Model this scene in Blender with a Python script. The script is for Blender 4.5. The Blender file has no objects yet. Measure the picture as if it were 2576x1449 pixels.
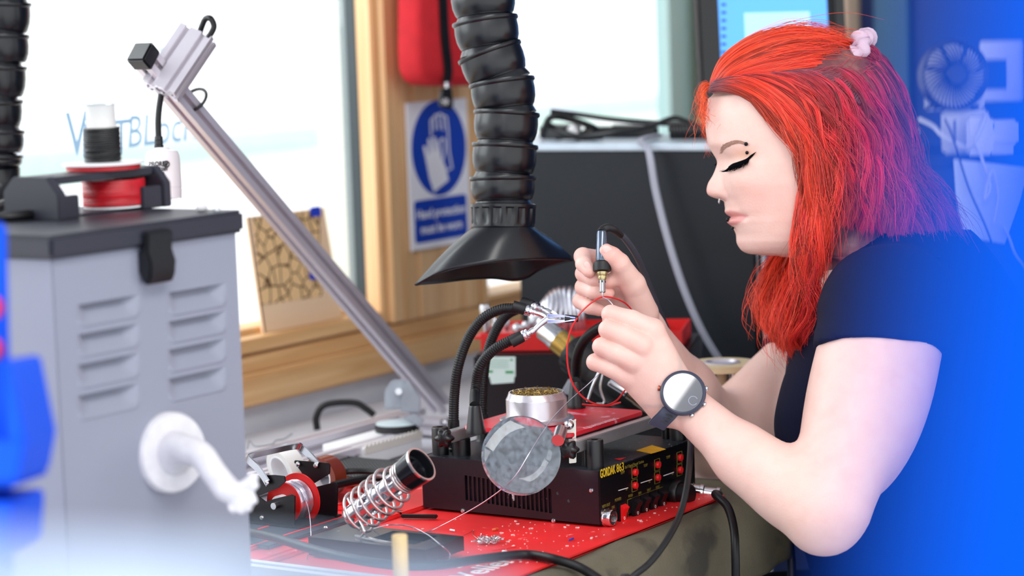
import bpy, bmesh, math, random
import numpy as np
from mathutils import Matrix, Vector
S = bpy.context.scene
rng = np.random.default_rng(7); random.seed(7)

# ------------------------------------------------------------------ camera
# room axes: X runs along the window wall, Y towards the window wall, Z up; metres
FPX = 85.0 / 36.0 * 2576.0
psi, pit, rol = math.radians(33.2), math.radians(6.5), math.radians(1.97)
CF = np.array([math.cos(psi) * math.cos(pit), math.sin(psi) * math.cos(pit), -math.sin(pit)])
_R0 = np.array([math.sin(psi), -math.cos(psi), 0.0]); _U0 = np.cross(_R0, CF)
CR = math.cos(rol) * _R0 - math.sin(rol) * _U0
CU = math.cos(rol) * _U0 + math.sin(rol) * _R0
TZ = 0.76                                   # bench top height
C0 = np.array([0.0, 0.0, 1.267])
cam_d = bpy.data.cameras.new('camera'); cam = bpy.data.objects.new('camera', cam_d)
S.collection.objects.link(cam); S.camera = cam
cam_d.lens = 85.0; cam_d.sensor_width = 36.0; cam_d.sensor_fit = 'HORIZONTAL'; cam_d.clip_start = 0.02
cam.matrix_world = Matrix(((CR[0], CU[0], -CF[0], C0[0]), (CR[1], CU[1], -CF[1], C0[1]), (CR[2], CU[2], -CF[2], C0[2]), (0, 0, 0, 1)))
cam_d.dof.use_dof = True; cam_d.dof.focus_distance = 2.37; cam_d.dof.aperture_fstop = 4.0

# ------------------------------------------------------------------ world, lights, exposure
W_ = bpy.data.worlds.new('world'); S.world = W_; W_.use_nodes = True
bg = W_.node_tree.nodes['Background']; bg.inputs[0].default_value = (0.95, 0.98, 1.0, 1); bg.inputs[1].default_value = 1.75

def area(name, loc, target, size, power, color=(1, 1, 1), sy=None):
    d = bpy.data.lights.new(name, 'AREA'); d.energy = power; d.color = color; d.size = size
    if sy: d.shape = 'RECTANGLE'; d.size_y = sy
    o = bpy.data.objects.new(name, d); S.collection.objects.link(o)
    o.location = loc; o.rotation_euler = (Vector(target) - Vector(loc)).to_track_quat('-Z', 'Y').to_euler()
    return o
area('added_overhead_fill', (1.0, 0.2, 2.36), (1.0, 0.2, 0.0), 1.2, 20, (1.0, 0.98, 0.96), 0.6)  # added lamp without a fixture, fills the bench and person from above
lp_ = area('added_watch_glint_lamp', (-0.303, 0.285, 2.36), (-0.303, 0.285, 0.0), 1.2, 11, (1.0, 0.99, 0.98), 0.6); lp_.rotation_euler = (0, 0, math.radians(7))  # added unseen lamp, set so its edge reflects in the watch glass
area('daylight_from_window', (1.6, 2.4, 1.7), (2.1, 1.1, 1.0), 1.4, 20, (0.9, 0.96, 1.0), 1.0)
S.view_settings.view_transform = 'Standard'; S.view_settings.look = 'None'
S.view_settings.exposure = 0.15; S.view_settings.gamma = 1.0; S.view_settings.use_curve_mapping = False

# ------------------------------------------------------------------ measuring helpers (photo pixel -> room point)
def ray(x, y): return CF + CR * ((x - 1288) / FPX) - CU * ((y - 724.5) / FPX)
def P(x, y, d): return C0 + ray(x, y) * d                                     # at distance d along the view axis
def G(x, y, z=TZ): v = ray(x, y); return C0 + v * ((z - C0[2]) / v[2])        # on a level plane
def Wp(x, y, Y): v = ray(x, y); return C0 + v * ((Y - C0[1]) / v[1])          # on a plane parallel to the window wall
def Xp(x, y, X): v = ray(x, y); return C0 + v * ((X - C0[0]) / v[0])          # on a plane square to the window wall
def A3(*a): return np.array(a, float)
def nrm(v): v = np.asarray(v, float); return v / np.linalg.norm(v)
def perp(a):
    a = nrm(a); t = A3(0, 0, 1) if abs(a[2]) < 0.9 else A3(1, 0, 0)
    u = nrm(np.cross(t, a)); return u, np.cross(a, u)

# ------------------------------------------------------------------ materials
def lin(c):
    return tuple((v / 255 / 12.92 if v / 255 <= 0.04045 else ((v / 255 + 0.055) / 1.055) ** 2.4) for v in c)
def mat(name, rgb, rough=0.5, metal=0.0, var=0.0, scale=40, bump=0.0, bscale=200, **kw):
    m = bpy.data.materials.new(name); m.use_nodes = True
    nt = m.node_tree; b = nt.nodes['Principled BSDF']
    c = lin(rgb) + (1,)
    b.inputs['Base Color'].default_value = c; b.inputs['Roughness'].default_value = rough; b.inputs['Metallic'].default_value = metal
    for k, v in kw.items():
        b.inputs[k.replace('_', ' ')].default_value = v
    tc = nt.nodes.new('ShaderNodeTexCoord')
    if var:
        n = nt.nodes.new('ShaderNodeTexNoise'); n.inputs['Scale'].default_value = scale; n.inputs['Detail'].default_value = 6
        nt.links.new(tc.outputs['Object'], n.inputs['Vector'])
        r = nt.nodes.new('ShaderNodeMapRange'); r.inputs[1].default_value = 0.3; r.inputs[2].default_value = 0.7
        r.inputs[3].default_value = 1 - var; r.inputs[4].default_value = 1 + var
        nt.links.new(n.outputs[0], r.inputs[0])
        mx = nt.nodes.new('ShaderNodeVectorMath'); mx.operation = 'SCALE'; mx.inputs[0].default_value = c[:3]
        nt.links.new(r.outputs[0], mx.inputs['Scale']); nt.links.new(mx.outputs[0], b.inputs['Base Color'])
    if bump:
        n = nt.nodes.new('ShaderNodeTexNoise'); n.inputs['Scale'].default_value = bscale; n.inputs['Detail'].default_value = 4
        nt.links.new(tc.outputs['Object'], n.inputs['Vector'])
        bp = nt.nodes.new('ShaderNodeBump'); bp.inputs['Strength'].default_value = bump; bp.inputs['Distance'].default_value = 0.002
        nt.links.new(n.outputs[0], bp.inputs['Height']); nt.links.new(bp.outputs[0], b.inputs['Normal'])
    return m
def wood(name, rgb, rgb2, axis, scale=1.0):
    m = mat(name, rgb, 0.5); nt = m.node_tree; b = nt.nodes['Principled BSDF']
    tc = nt.nodes.new('ShaderNodeTexCoord'); mp = nt.nodes.new('ShaderNodeMapping')
    s = [38 * scale] * 3; s[axis] = 1.6 * scale; mp.inputs['Scale'].default_value = s
    nt.links.new(tc.outputs['Object'], mp.inputs[0])
    n = nt.nodes.new('ShaderNodeTexNoise'); n.inputs['Scale'].default_value = 2.2; n.inputs['Detail'].default_value = 8; n.inputs['Distortion'].default_value = 0.6
    nt.links.new(mp.outputs[0], n.inputs['Vector'])
    r = nt.nodes.new('ShaderNodeValToRGB'); r.color_ramp.elements[0].position = 0.33; r.color_ramp.elements[1].position = 0.68
    r.color_ramp.elements[0].color = lin(rgb2) + (1,); r.color_ramp.elements[1].color = lin(rgb) + (1,)
    nt.links.new(n.outputs[0], r.inputs[0]); nt.links.new(r.outputs[0], b.inputs['Base Color'])
    return m
def glassy(name, tint=(1, 1, 1), fac=0.06):
    m = bpy.data.materials.new(name); m.use_nodes = True; nt = m.node_tree; nt.nodes.clear()
    o = nt.nodes.new('ShaderNodeOutputMaterial'); t = nt.nodes.new('ShaderNodeBsdfTransparent'); t.inputs[0].default_value = tint + (1,)
    g = nt.nodes.new('ShaderNodeBsdfGlossy'); g.inputs['Roughness'].default_value = 0.02
    x = nt.nodes.new('ShaderNodeMixShader'); x.inputs[0].default_value = fac
    nt.links.new(t.outputs[0], x.inputs[1]); nt.links.new(g.outputs[0], x.inputs[2]); nt.links.new(x.outputs[0], o.inputs[0])
    return m
def speckle(m, rgb, thr=0.72, scale=160, detail=3):
    """wear, chips or dust with a shape of its own over a material"""
    nt = m.node_tree; b = nt.nodes['Principled BSDF']
    tc = nt.nodes.new('ShaderNodeTexCoord'); n = nt.nodes.new('ShaderNodeTexNoise'); n.inputs['Scale'].default_value = scale; n.inputs['Detail'].default_value = detail
    nt.links.new(tc.outputs['Object'], n.inputs['Vector'])
    r = nt.nodes.new('ShaderNodeMapRange'); r.inputs[1].default_value = thr; r.inputs[2].default_value = thr + 0.05
    nt.links.new(n.outputs[0], r.inputs[0])
    mx = nt.nodes.new('ShaderNodeMix'); mx.data_type = 'RGBA'
    old = b.inputs['Base Color']
    if old.links: nt.links.new(old.links[0].from_socket, mx.inputs[6])
    else: mx.inputs[6].default_value = old.default_value
    mx.inputs[7].default_value = lin(rgb) + (1,)
    nt.links.new(r.outputs[0], mx.inputs[0]); nt.links.new(mx.outputs[2], b.inputs['Base Color'])
    return m
M = {}
M['black'] = mat('black_plastic', (13, 14, 18), 0.38, var=0.15)
M['rubber'] = mat('black_rubber', (11, 12, 15), 0.5)
M['hose'] = mat('hose_plastic', (10, 13, 19), 0.28, var=0.2, scale=25)
M['blackmetal'] = speckle(mat('black_painted_steel', (17, 15, 21), 0.36), (70, 66, 74), 0.70, 120)
M['chipped'] = speckle(speckle(mat('worn_black_paint', (24, 14, 24), 0.34), (205, 200, 205), 0.70, 58, 5), (90, 80, 95), 0.72, 240)
M['steel'] = mat('bright_steel', (214, 216, 220), 0.22, 1.0)
M['chrome'] = mat('chrome', (228, 228, 232), 0.1, 1.0)
M['alu'] = mat('aluminium', (214, 208, 216), 0.36, 0.55)
M['aludull'] = mat('cast_aluminium', (165, 172, 182), 0.45, 0.8, var=0.12)
M['greybox'] = mat('light_grey_paint', (140, 143, 158), 0.42)
M['lid'] = mat('charcoal_lid', (42, 43, 54), 0.4)
M['white'] = mat('white_plastic', (236, 236, 238), 0.4)
M['plaster'] = mat('white_plaster', (214, 212, 216), 0.75, var=0.06, scale=90, bump=0.5, bscale=120)
M['red'] = mat('red_plastic', (214, 30, 30), 0.42, var=0.08)
M['redmat'] = speckle(speckle(mat('red_silicone', (226, 34, 36), 0.5, var=0.1, scale=14), (245, 120, 120), 0.69, 60, 6), (120, 20, 24), 0.73, 170)
M['redplate'] = speckle(mat('worn_red_enamel', (212, 34, 52), 0.34, var=0.12, scale=30), (238, 150, 165), 0.62, 55, 7)
M['redcloth'] = mat('red_fabric', (190, 22, 34), 0.85, var=0.1, bump=0.35, bscale=350)
M['redwire'] = mat('red_wire', (205, 22, 28), 0.35)
M['spoolred'] = mat('red_winding', (190, 18, 34), 0.45, var=0.2, scale=60)
M['blue'] = mat('blue_plastic', (0, 84, 226), 0.5, Specular_IOR_Level=0.2)
M['bluesign'] = mat('sign_blue', (10, 62, 176), 0.5)
M['signwhite'] = mat('sign_white', (240, 240, 246), 0.5)
M['yellow'] = mat('yellow_sticker', (232, 176, 20), 0.6, var=0.12, scale=90)
M['yellowink'] = mat('yellow_print', (120, 104, 34), 0.6)
M['whiteink'] = mat('white_print', (246, 240, 240), 0.6)
M['blackink'] = mat('black_print', (24, 24, 28), 0.6)
M['wallwhite'] = mat('white_wall', (226, 226, 232), 0.7, var=0.02)
M['brass'] = mat('brass', (196, 160, 84), 0.28, 1.0)
M['khaki'] = speckle(mat('khaki_canvas', (92, 86, 70), 0.9, var=0.3, scale=11, bump=0.4, bscale=500), (62, 58, 50), 0.62, 7, 6)
M['grey'] = mat('grey_plastic', (120, 122, 132), 0.5)
M['woodX'] = wood('oak_along_wall', (234, 192, 138), (210, 160, 104), 0)
M['woodZ'] = wood('oak_upright', (236, 196, 148), (216, 170, 118), 2)
M['ply'] = wood('birch_ply', (244, 218, 184), (234, 202, 164), 0, 0.6)
M['cable'] = mat('black_cable', (9, 9, 13), 0.45, Specular_IOR_Level=0.35)
M['greycable'] = mat('grey_cable', (150, 152, 166), 0.45)
M['whitecable'] = mat('white_cable', (232, 232, 236), 0.45)
M['solder'] = mat('solder_wire', (206, 200, 214), 0.25, 0.9)
M['screenglow'] = mat('monitor_screen', (70, 150, 235), 0.2, Emission_Color=lin((92, 168, 255)) + (1,), Emission_Strength=0.75)
M['navycab'] = mat('navy_panel', (18, 38, 84), 0.5)
M['teal'] = mat('teal_grey_panel', (52, 92, 120), 0.6)

# ------------------------------------------------------------------ mesh building
def spl(pts, n=12, closed=False):
    p = np.asarray(pts, float); k = len(p)
    if closed: q = np.vstack([p[-1], p, p[0], p[1]]); segs = k
    else: q = np.vstack([2 * p[0] - p[1], p, 2 * p[-1] - p[-2]]); segs = k - 1
    out = []
    for i in range(segs):
        a, b, c, d = q[i], q[i + 1], q[i + 2], q[i + 3]
        for t in np.arange(n) / n:
            out.append(0.5 * ((2 * b) + (c - a) * t + (2 * a - 5 * b + 4 * c - d) * t * t + (3 * b - 3 * c + d - a) * t ** 3))
    if not closed: out.append(p[-1])
    return np.array(out)
def frames(pts):
    pts = np.asarray(pts, float); t = np.gradient(pts, axis=0); t /= np.linalg.norm(t, axis=1)[:, None] + 1e-12
    u, _ = perp(t[0]); us = []
    for k in range(len(pts)):
        u = u - t[k] * np.dot(u, t[k]); u = u / (np.linalg.norm(u) + 1e-12); us.append(u)
    us = np.array(us); return t, us, np.cross(t, us)
ORG = {}
class MB:
    def __init__(s): s.v = []; s.f = []
    def add(s, v, f):
        o = len(s.v); s.v.extend([tuple(map(float, x)) for x in v]); s.f.extend([tuple(int(i) + o for i in x) for x in f]); return s
    def box(s, c, size, ax=None):
        c = np.asarray(c, float); h = np.asarray(size, float) / 2; ax = np.eye(3) if ax is None else np.asarray(ax)
        v = [c + ax[0] * h[0] * i + ax[1] * h[1] * j + ax[2] * h[2] * k for i in (-1, 1) for j in (-1, 1) for k in (-1, 1)]
        f = [(0, 1, 3, 2), (4, 6, 7, 5), (0, 4, 5, 1), (2, 3, 7, 6), (0, 2, 6, 4), (1, 5, 7, 3)]
        return s.add(v, f)
    def box2(s, lo, hi): lo = np.minimum(lo, hi) if False else np.asarray(lo, float); hi = np.asarray(hi, float); return s.box((lo + hi) / 2, np.abs(hi - lo))
    def hexa(s, q, r):           # two matching quads
        return s.add(list(q) + list(r), [(3, 2, 1, 0), (4, 5, 6, 7)] + [(i, (i + 1) % 4, (i + 1) % 4 + 4, i + 4) for i in range(4)])
    def lathe(s, prof, p0, axis, n=28, a0=0.0, a1=None):
        axis = nrm(axis); u, w = perp(axis); p0 = np.asarray(p0, float); v = []; f = []
        m = len(prof)
        for r, h in prof:
            for k in range(n):
                a = a0 + 2 * math.pi * k / n
                v.append(p0 + axis * h + (u * math.cos(a) + w * math.sin(a)) * r)
        for i in range(m - 1):
            for k in range(n):
                k2 = (k + 1) % n; f.append((i * n + k, i * n + k2, (i + 1) * n + k2, (i + 1) * n + k))
        if prof[0][0] > 1e-6: f.append(tuple(range(n - 1, -1, -1)))
        if prof[-1][0] > 1e-6: f.append(tuple((m - 1) * n + k for k in range(n)))
        return s.add(v, f)
    def ring(s, prof, p0, axis, n=32):   # closed profile revolved (hollow)
        axis = nrm(axis); u, w = perp(axis); p0 = np.asarray(p0, float); v = []; f = []; m = len(prof)
        for r, h in prof:
            for k in range(n):
                a = 2 * math.pi * k / n; v.append(p0 + axis * h + (u * math.cos(a) + w * math.sin(a)) * r)
        for i in range(m):
            j = (i + 1) % m
            for k in range(n):
                k2 = (k + 1) % n; f.append((i * n + k, i * n + k2, j * n + k2, j * n + k))
        return s.add(v, f)
    def cyl(s, p0, p1, r0, r1=None, n=20):
        p0 = np.asarray(p0, float); p1 = np.asarray(p1, float); L = np.linalg.norm(p1 - p0)
        return s.lathe([(r0, 0), (r0 if r1 is None else r1, L)], p0, p1 - p0, n)
    def tube(s, pts, r, n=8, closed=False, cap=True, flat=None):
        pts = np.asarray(pts, float); t, u, w = frames(pts); k = len(pts)
        r = np.broadcast_to(np.asarray(r, float), (k,)); v = []; f = []
        fa = 1.0 if flat is None else flat
        for i in range(k):
            for j in range(n):
                a = 2 * math.pi * j / n; v.append(pts[i] + (u[i] * math.cos(a) + w[i] * math.sin(a) * fa) * r[i])
        for i in range(k if closed else k - 1):
            i2 = (i + 1) % k
            for j in range(n): j2 = (j + 1) % n; f.append((i * n + j, i * n + j2, i2 * n + j2, i2 * n + j))
        if cap and not closed: f.append(tuple(range(n - 1, -1, -1))); f.append(tuple((k - 1) * n + j for j in range(n)))
        return s.add(v, f)
    def strip(s, pts, wdir, width, thick):   # flat band swept along a path
        pts = np.asarray(pts, float); t = np.gradient(pts, axis=0); k = len(pts); v = []; f = []
        for i in range(k):
            w = nrm(wdir) * width / 2; nn = nrm(np.cross(t[i], w)) * thick / 2
            v += [pts[i] - w - nn, pts[i] + w - nn, pts[i] + w + nn, pts[i] - w + nn]
        for i in range(k - 1):
            for j in range(4): j2 = (j + 1) % 4; f.append((i * 4 + j, i * 4 + j2, i * 4 + 4 + j2, i * 4 + 4 + j))
        f += [(3, 2, 1, 0), tuple((k - 1) * 4 + j for j in range(4))]
        return s.add(v, f)
    def prism(s, poly, vec):
        poly = [np.asarray(p, float) for p in poly]; vec = np.asarray(vec, float); n = len(poly)
        return s.add(poly + [p + vec for p in poly], [tuple(range(n - 1, -1, -1)), tuple(range(n, 2 * n))] + [(i, (i + 1) % n, (i + 1) % n + n, i + n) for i in range(n)])
    def ell(s, c, rad, ax=None, nu=20, nv=12):
        c = np.asarray(c, float); ax = np.eye(3) if ax is None else np.asarray(ax); rad = np.broadcast_to(np.asarray(rad, float), (3,)); v = []; f = []
        for i in range(nv + 1):
            th = math.pi * i / nv
            for k in range(nu):
                a = 2 * math.pi * k / nu
                q = A3(math.sin(th) * math.cos(a), math.sin(th) * math.sin(a), math.cos(th)) * rad
                v.append(c + ax[0] * q[0] + ax[1] * q[1] + ax[2] * q[2])
        for i in range(nv):
            for k in range(nu): k2 = (k + 1) % nu; f.append((i * nu + k, (i + 1) * nu + k, (i + 1) * nu + k2, i * nu + k2))
        return s.add(v, f)
    def grid(s, fn, us, vs, thick=None):
        n, m = len(us), len(vs); v = [fn(a, b) for a in us for b in vs]; f = [(i * m + j, (i + 1) * m + j, (i + 1) * m + j + 1, i * m + j + 1) for i in range(n - 1) for j in range(m - 1)]
        return s.add(v, f)
    def build(s, name, m, parent=None, bevel=0.0, ang=38, seg=2):
        me = bpy.data.meshes.new(name)
        v = np.array(s.v, float)
        if parent is not None: org = ORG[parent.name]
        else: org = A3((v[:, 0].min() + v[:, 0].max()) / 2, (v[:, 1].min() + v[:, 1].max()) / 2, v[:, 2].min())
        me.from_pydata((v - org).tolist(), [], s.f)
        bm = bmesh.new(); bm.from_mesh(me)
        bmesh.ops.remove_doubles(bm, verts=bm.verts, dist=1e-6)
        bmesh.ops.recalc_face_normals(bm, faces=bm.faces)
        if bevel:
            es = [e for e in bm.edges if len(e.link_faces) == 2 and e.calc_face_angle(0) > math.radians(40)]
            bmesh.ops.bevel(bm, geom=es, offset=bevel, segments=seg, affect='EDGES', clamp_overlap=True)
        for fa in bm.faces: fa.smooth = True
        for e in bm.edges:
            if len(e.link_faces) == 2 and e.calc_face_angle(0) > math.radians(ang): e.smooth = False
        bm.to_mesh(me); bm.free()
        me.materials.append(M[m] if isinstance(m, str) else m)
        return link(name, me, parent, org)
def link(name, data, parent=None, org=None):
    o = bpy.data.objects.new(name, data); S.collection.objects.link(o)
    if parent is not None: o.parent = parent; ORG[o.name] = ORG[parent.name]
    else: o.location = org; ORG[o.name] = np.asarray(org, float)
    return o
def thing(name, label, cat, loc, group=None):
    o = bpy.data.objects.new(name, None); S.collection.objects.link(o); o.location = loc; o.empty_display_size = 0.02
    ORG[o.name] = np.asarray(loc, float); return tag(o, label, cat, group)
def tag(o, label, cat, group=None, kind=None):
    o['label'] = label; o['category'] = cat
    if group: o['group'] = group
    if kind: o['kind'] = kind
    return o
def struct(o): o['kind'] = 'structure'; return o
def sroot(name, loc):
    o = bpy.data.objects.new(name, None); S.collection.objects.link(o); o.location = loc; ORG[o.name] = np.asarray(loc, float); o['kind'] = 'structure'; return o
def text(name, body, org, xd, yd, size, m, parent=None, extrude=0.0001, align='LEFT', shear=0.0, sx=1.0, bold=0.0):
    cu = bpy.data.curves.new(name, 'FONT'); cu.body = body; cu.size = size; cu.extrude = extrude; cu.align_x = align; cu.shear = shear; cu.offset = bold; cu.resolution_u = 3
    cu.materials.append(M[m] if isinstance(m, str) else m)
    o = bpy.data.objects.new(name, cu); S.collection.objects.link(o)
    xd = nrm(xd); yd = nrm(np.asarray(yd) - xd * np.dot(xd, yd)); zd = np.cross(xd, yd); xs = xd * sx
    base = ORG[parent.name] if parent is not None else A3(0, 0, 0); lo = np.asarray(org, float) - base
    mw = Matrix(((xs[0], yd[0], zd[0], lo[0]), (xs[1], yd[1], zd[1], lo[1]), (xs[2], yd[2], zd[2], lo[2]), (0, 0, 0, 1)))
    me = bpy.data.meshes.new_from_object(o); me.name = name; bpy.data.objects.remove(o); bpy.data.curves.remove(cu)
    me.transform(mw)
    return link(name, me, parent, base)
def holes_panel(mb, org, xd, yd, W, H, holes, thick):
    """flat plate org + xd*[0,W] + yd*[0,H] with rectangular holes (x0,x1,y0,y1), given thickness inwards"""
    xs = sorted({0.0, W} | {h[i] for h in holes for i in (0, 1)}); ys = sorted({0.0, H} | {h[i] for h in holes for i in (2, 3)})
    xd = nrm(xd); yd = nrm(yd); nd = np.cross(xd, yd)
    for i in range(len(xs) - 1):
        for j in range(len(ys) - 1):
            cx, cy = (xs[i] + xs[i + 1]) / 2, (ys[j] + ys[j + 1]) / 2
            if any(h[0] < cx < h[1] and h[2] < cy < h[3] for h in holes): continue
            o = np.asarray(org, float)
            a, b, c, d = [o + xd * x + yd * y for x, y in ((xs[i], ys[j]), (xs[i + 1], ys[j]), (xs[i + 1], ys[j + 1]), (xs[i], ys[j + 1]))]
            mb.add([a, b, c, d], [(0, 1, 2, 3)])
    for h in holes:
        o = np.asarray(org, float); q = [o + xd * x + yd * y for x, y in ((h[0], h[2]), (h[1], h[2]), (h[1], h[3]), (h[0], h[3]))]
        mb.add(q + [p - nd * thick for p in q], [(i, (i + 1) % 4, (i + 1) % 4 + 4, i + 4) for i in range(4)])
def screw(parent, p, nrm_dir, r, m='steel', name='screw'):
    mb = MB(); mb.lathe([(r, 0), (r, r * 0.3), (r * 0.75, r * 0.7), (r * 0.3, r * 0.78), (r * 0.25, r * 0.4), (0, r * 0.4)], p, nrm_dir, 12); return mb.build(name, m, parent)
# ================================================================== room
YW = 1.93
f_ = MB().box2((-1.5, -2.0, -0.05), (4.2, YW + 0.1, 0.0)).build('floor', mat('grey_floor', (196, 198, 206), 0.5, var=0.05)); struct(f_)
Xj = Wp(955, 500, YW)[0]             # right jamb of the big window
zs0 = Wp(617, 1028, YW - 0.02)[2]; zs1 = Wp(617, 948, YW - 0.02)[2]
zr0 = Wp(617, 893, YW)[2]; zr1 = Wp(610, 858, YW)[2]
# plastered wall below the sill and above the windows
struct(MB().box2((0.2, YW, 0), (4.2, YW + 0.12, zs0 + 0.004)).build('wall_window_side', 'wallwhite'))
struct(MB().box2((0.2, YW, 1.75), (4.2, YW + 0.12, 2.35)).build('wall_window_side_upper', 'wallwhite'))
struct(MB().box2((3.75, -1.2, 0), (3.87, YW, 2.35)).build('wall_end', mat('dark_blue_wall', (22, 44, 92), 0.6)))
struct(MB().box2((-1.6, -2.6, 2.4), (4.2, YW + 0.12, 2.5)).build('ceiling', mat('white_ceiling', (232, 232, 234), 0.8)))
# sill made of boards
sill = sroot('trim_1', (2.3, YW, zs0))
MB().box2((0.6, YW - 0.022, zs0), (3.6, YW + 0.004, zs1)).build('apron_board', 'woodX', sill, bevel=0.003)
MB().box2((0.6, YW - 0.006, zs1), (3.6, YW + 0.03, zr0 - 0.003)).build('sill_board', 'woodX', sill, bevel=0.002)
# big window
w1 = sroot('window_1', (1.6, YW, zr0))
MB().box2((0.4, YW, zr0), (Xj - 0.002, YW + 0.075, zr1)).build('bottom_rail', 'woodX', w1, bevel=0.002)
MB().box2((0.4, YW + 0.03, zr1), (Xj - 0.002, YW + 0.075, zr1 + 0.008)).build('glazing_bead', 'woodX', w1, bevel=0.001)
xa = Wp(1001, 500, YW)[0]
MB().box2((Xj, YW + 0.004, zr0), (xa - 0.003, YW + 0.03, 1.75)).build('jamb', 'woodZ', w1, bevel=0.002)
MB().box2((Xj + 0.014, YW - 0.006, zr0), (xa - 0.001, YW + 0.004, 1.75)).build('moulding', 'woodZ', w1, bevel=0.002)
MB().box2((Xj, YW + 0.03, zr1), (Xj + 0.05, YW + 0.046, 1.75)).build('gasket', mat('dark_gasket', (40, 52, 56), 0.5), w1)
MB().box2((Xj + 0.002, YW + 0.046, zr1), (Xj + 0.05, YW + 0.058, 1.75)).build('outer_frame', mat('grey_outer_frame', (120, 130, 130), 0.5), w1)
MB().box2((Xj + 0.002, YW + 0.058, zr0 - 0.05), (Xj + 0.3, YW + 0.1, 1.75)).build('outer_reveal', mat('cream_render', (212, 212, 200), 0.8), w1)
gl = MB().box2((0.4, YW + 0.05, zr1 - 0.004), (Xj, YW + 0.055, 1.75)).build('pane', glassy('window_glass', (0.985, 0.99, 0.99)), w1)
inkp = mat('pale_blue_marker', (176, 218, 246), 0.5)
for body, px, py, sz, sh in (('W', 165, 395, 0.075, 0.1), ('EST', 205, 400, 0.06, 0.15), ('BLocK', 318, 372, 0.055, 0.2)):
    q = Wp(px, py, YW + 0.048); text('handwriting', body, q, (1, 0, 0.02), (0, 0, 1), sz, inkp, w1, 0.0002, shear=sh, sx=0.9)
# planks between the windows
pier = sroot('wall_pier', (2.7, YW, zr0))
xb = Wp(1052, 800, YW)[0]; xc = Wp(1161, 780, YW)[0]; xd_ = Wp(1204, 760, YW)[0]
for a, b in ((xa, xb), (xb, xc), (xc, xd_)):
    MB().box2((a + 0.0015, YW - 0.004, zr0 - 0.002), (b - 0.0015, YW + 0.02, 1.75)).build('plank', 'woodZ', pier, bevel=0.003)
MB().box2((xa - 0.02, YW + 0.018, zr0 - 0.002), (xd_, YW + 0.09, 1.75)).build('backing', mat('dark_joint', (90, 62, 36), 0.8), pier)
# second window
xe = Wp(1222, 740, YW)[0]; xf = Wp(1752, 200, YW)[0]
zw = Wp(1240, 742, YW)[2]
w2 = sroot('window_2', (xe, YW, zr0))
MB().box2((xd_ + 0.001, YW - 0.006, zr0), (xe, YW + 0.03, 1.75)).build('jamb', 'woodZ', w2, bevel=0.002)
MB().box2((xe, YW, zr0), (xf + 0.1, YW + 0.07, zw)).build('bottom_rail', 'woodX', w2, bevel=0.002)
MB().box2((xf + 0.06, YW, zr0), (xf + 0.16, YW + 0.03, 1.75)).build('jamb', 'woodZ', w2, bevel=0.002)
MB().box2((xf, YW + 0.05, zr0), (xf + 0.3, YW + 0.075, 1.75)).build('outer_reveal', mat('teal_render', (176, 208, 206), 0.8), w2)
MB().box2((xe, YW + 0.045, zw - 0.003), (xf + 0.06, YW + 0.05, 1.75)).build('pane', M['window_glass'] if 'window_glass' in M else bpy.data.materials['window_glass'], w2)
MB().box2((xf + 0.16, YW - 0.004, zr0), (3.75, YW + 0.05, 1.75)).build('wall_window_side_corner', 'wallwhite')
struct(bpy.data.objects['wall_window_side_corner'])
# outside
g_ = MB().box2((-12, YW + 0.4, -0.3), (30, 40, -0.25)).build('ground_outside', mat('pale_paving', (250, 250, 250), 0.9)); struct(g_)
yb = 17.0
o = MB().box2((2, yb, -0.25), (36, yb + 0.3, Wp(700, 348, yb)[2])).build('garden_hedge', mat('pale_hedge', (196, 220, 210), 0.9, var=0.12, scale=6)); tag(o, 'low pale green hedge seen far outside through the big window', 'hedge')
o = MB().box2((2, yb + 0.6, -0.25), (36, yb + 0.9, Wp(700, 320, yb + 0.6)[2])).build('garden_wall', mat('lavender_render', (222, 224, 240), 0.9)); tag(o, 'low lavender wall just behind the hedge outside the big window', 'wall')

# ================================================================== bench, cloth, mat
bench = thing('workbench', 'long white workbench under the window with everything standing on it', 'workbench', (2.1, 1.5, 0))
MB().box2((0.9, 1.15, TZ - 0.03), (2.97, YW - 0.024, TZ - 0.002)).build('worktop', mat('bench_top', (196, 196, 204), 0.5), bench, bevel=0.003)
MB().box2((0.9, 1.2, 0.67), (2.97, 1.22, TZ - 0.03)).build('apron', mat('bench_apron', (176, 180, 192), 0.5), bench)
for x in (0.98, 2.9):
    for y in (1.26, 1.86): MB().box2((x - 0.03, y - 0.03, 0), (x + 0.03, y + 0.03, TZ - 0.03)).build('leg', 'grey', bench)
# canvas: lies on the bench front and drapes over the edge
cx0, cx1 = 1.45, Wp(1985, 1350, 1.135)[0]
def cloth(u, v):
    x = cx0 + (cx1 - cx0) * u
    L = v * 0.30
    wob = 0.006 * math.sin(x * 31) + 0.004 * math.sin(x * 57 + 1)
    if L < 0.2: return A3(x, 1.345 - L, TZ + 0.001 + 0.0012 * math.sin(x * 40 + L * 30))
    q = (L - 0.2); hem = 0.84 + 0.16 * u
    return A3(x, 1.143 - 0.012 * min(1, q / 0.03) + wob * q / 0.1, TZ - 0.004 - q * 0.75 * hem + 0.004)
mb = MB(); mb.grid(cloth, np.linspace(0, 1, 90), np.linspace(0, 1, 60)); o = mb.build('canvas_cloth', 'khaki')
sm = o.modifiers.new('s', 'SOLIDIFY'); sm.thickness = 0.002; sm.offset = 1
tag(o, 'stained khaki canvas cloth draped over the bench edge below the red mat', 'cloth')
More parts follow.
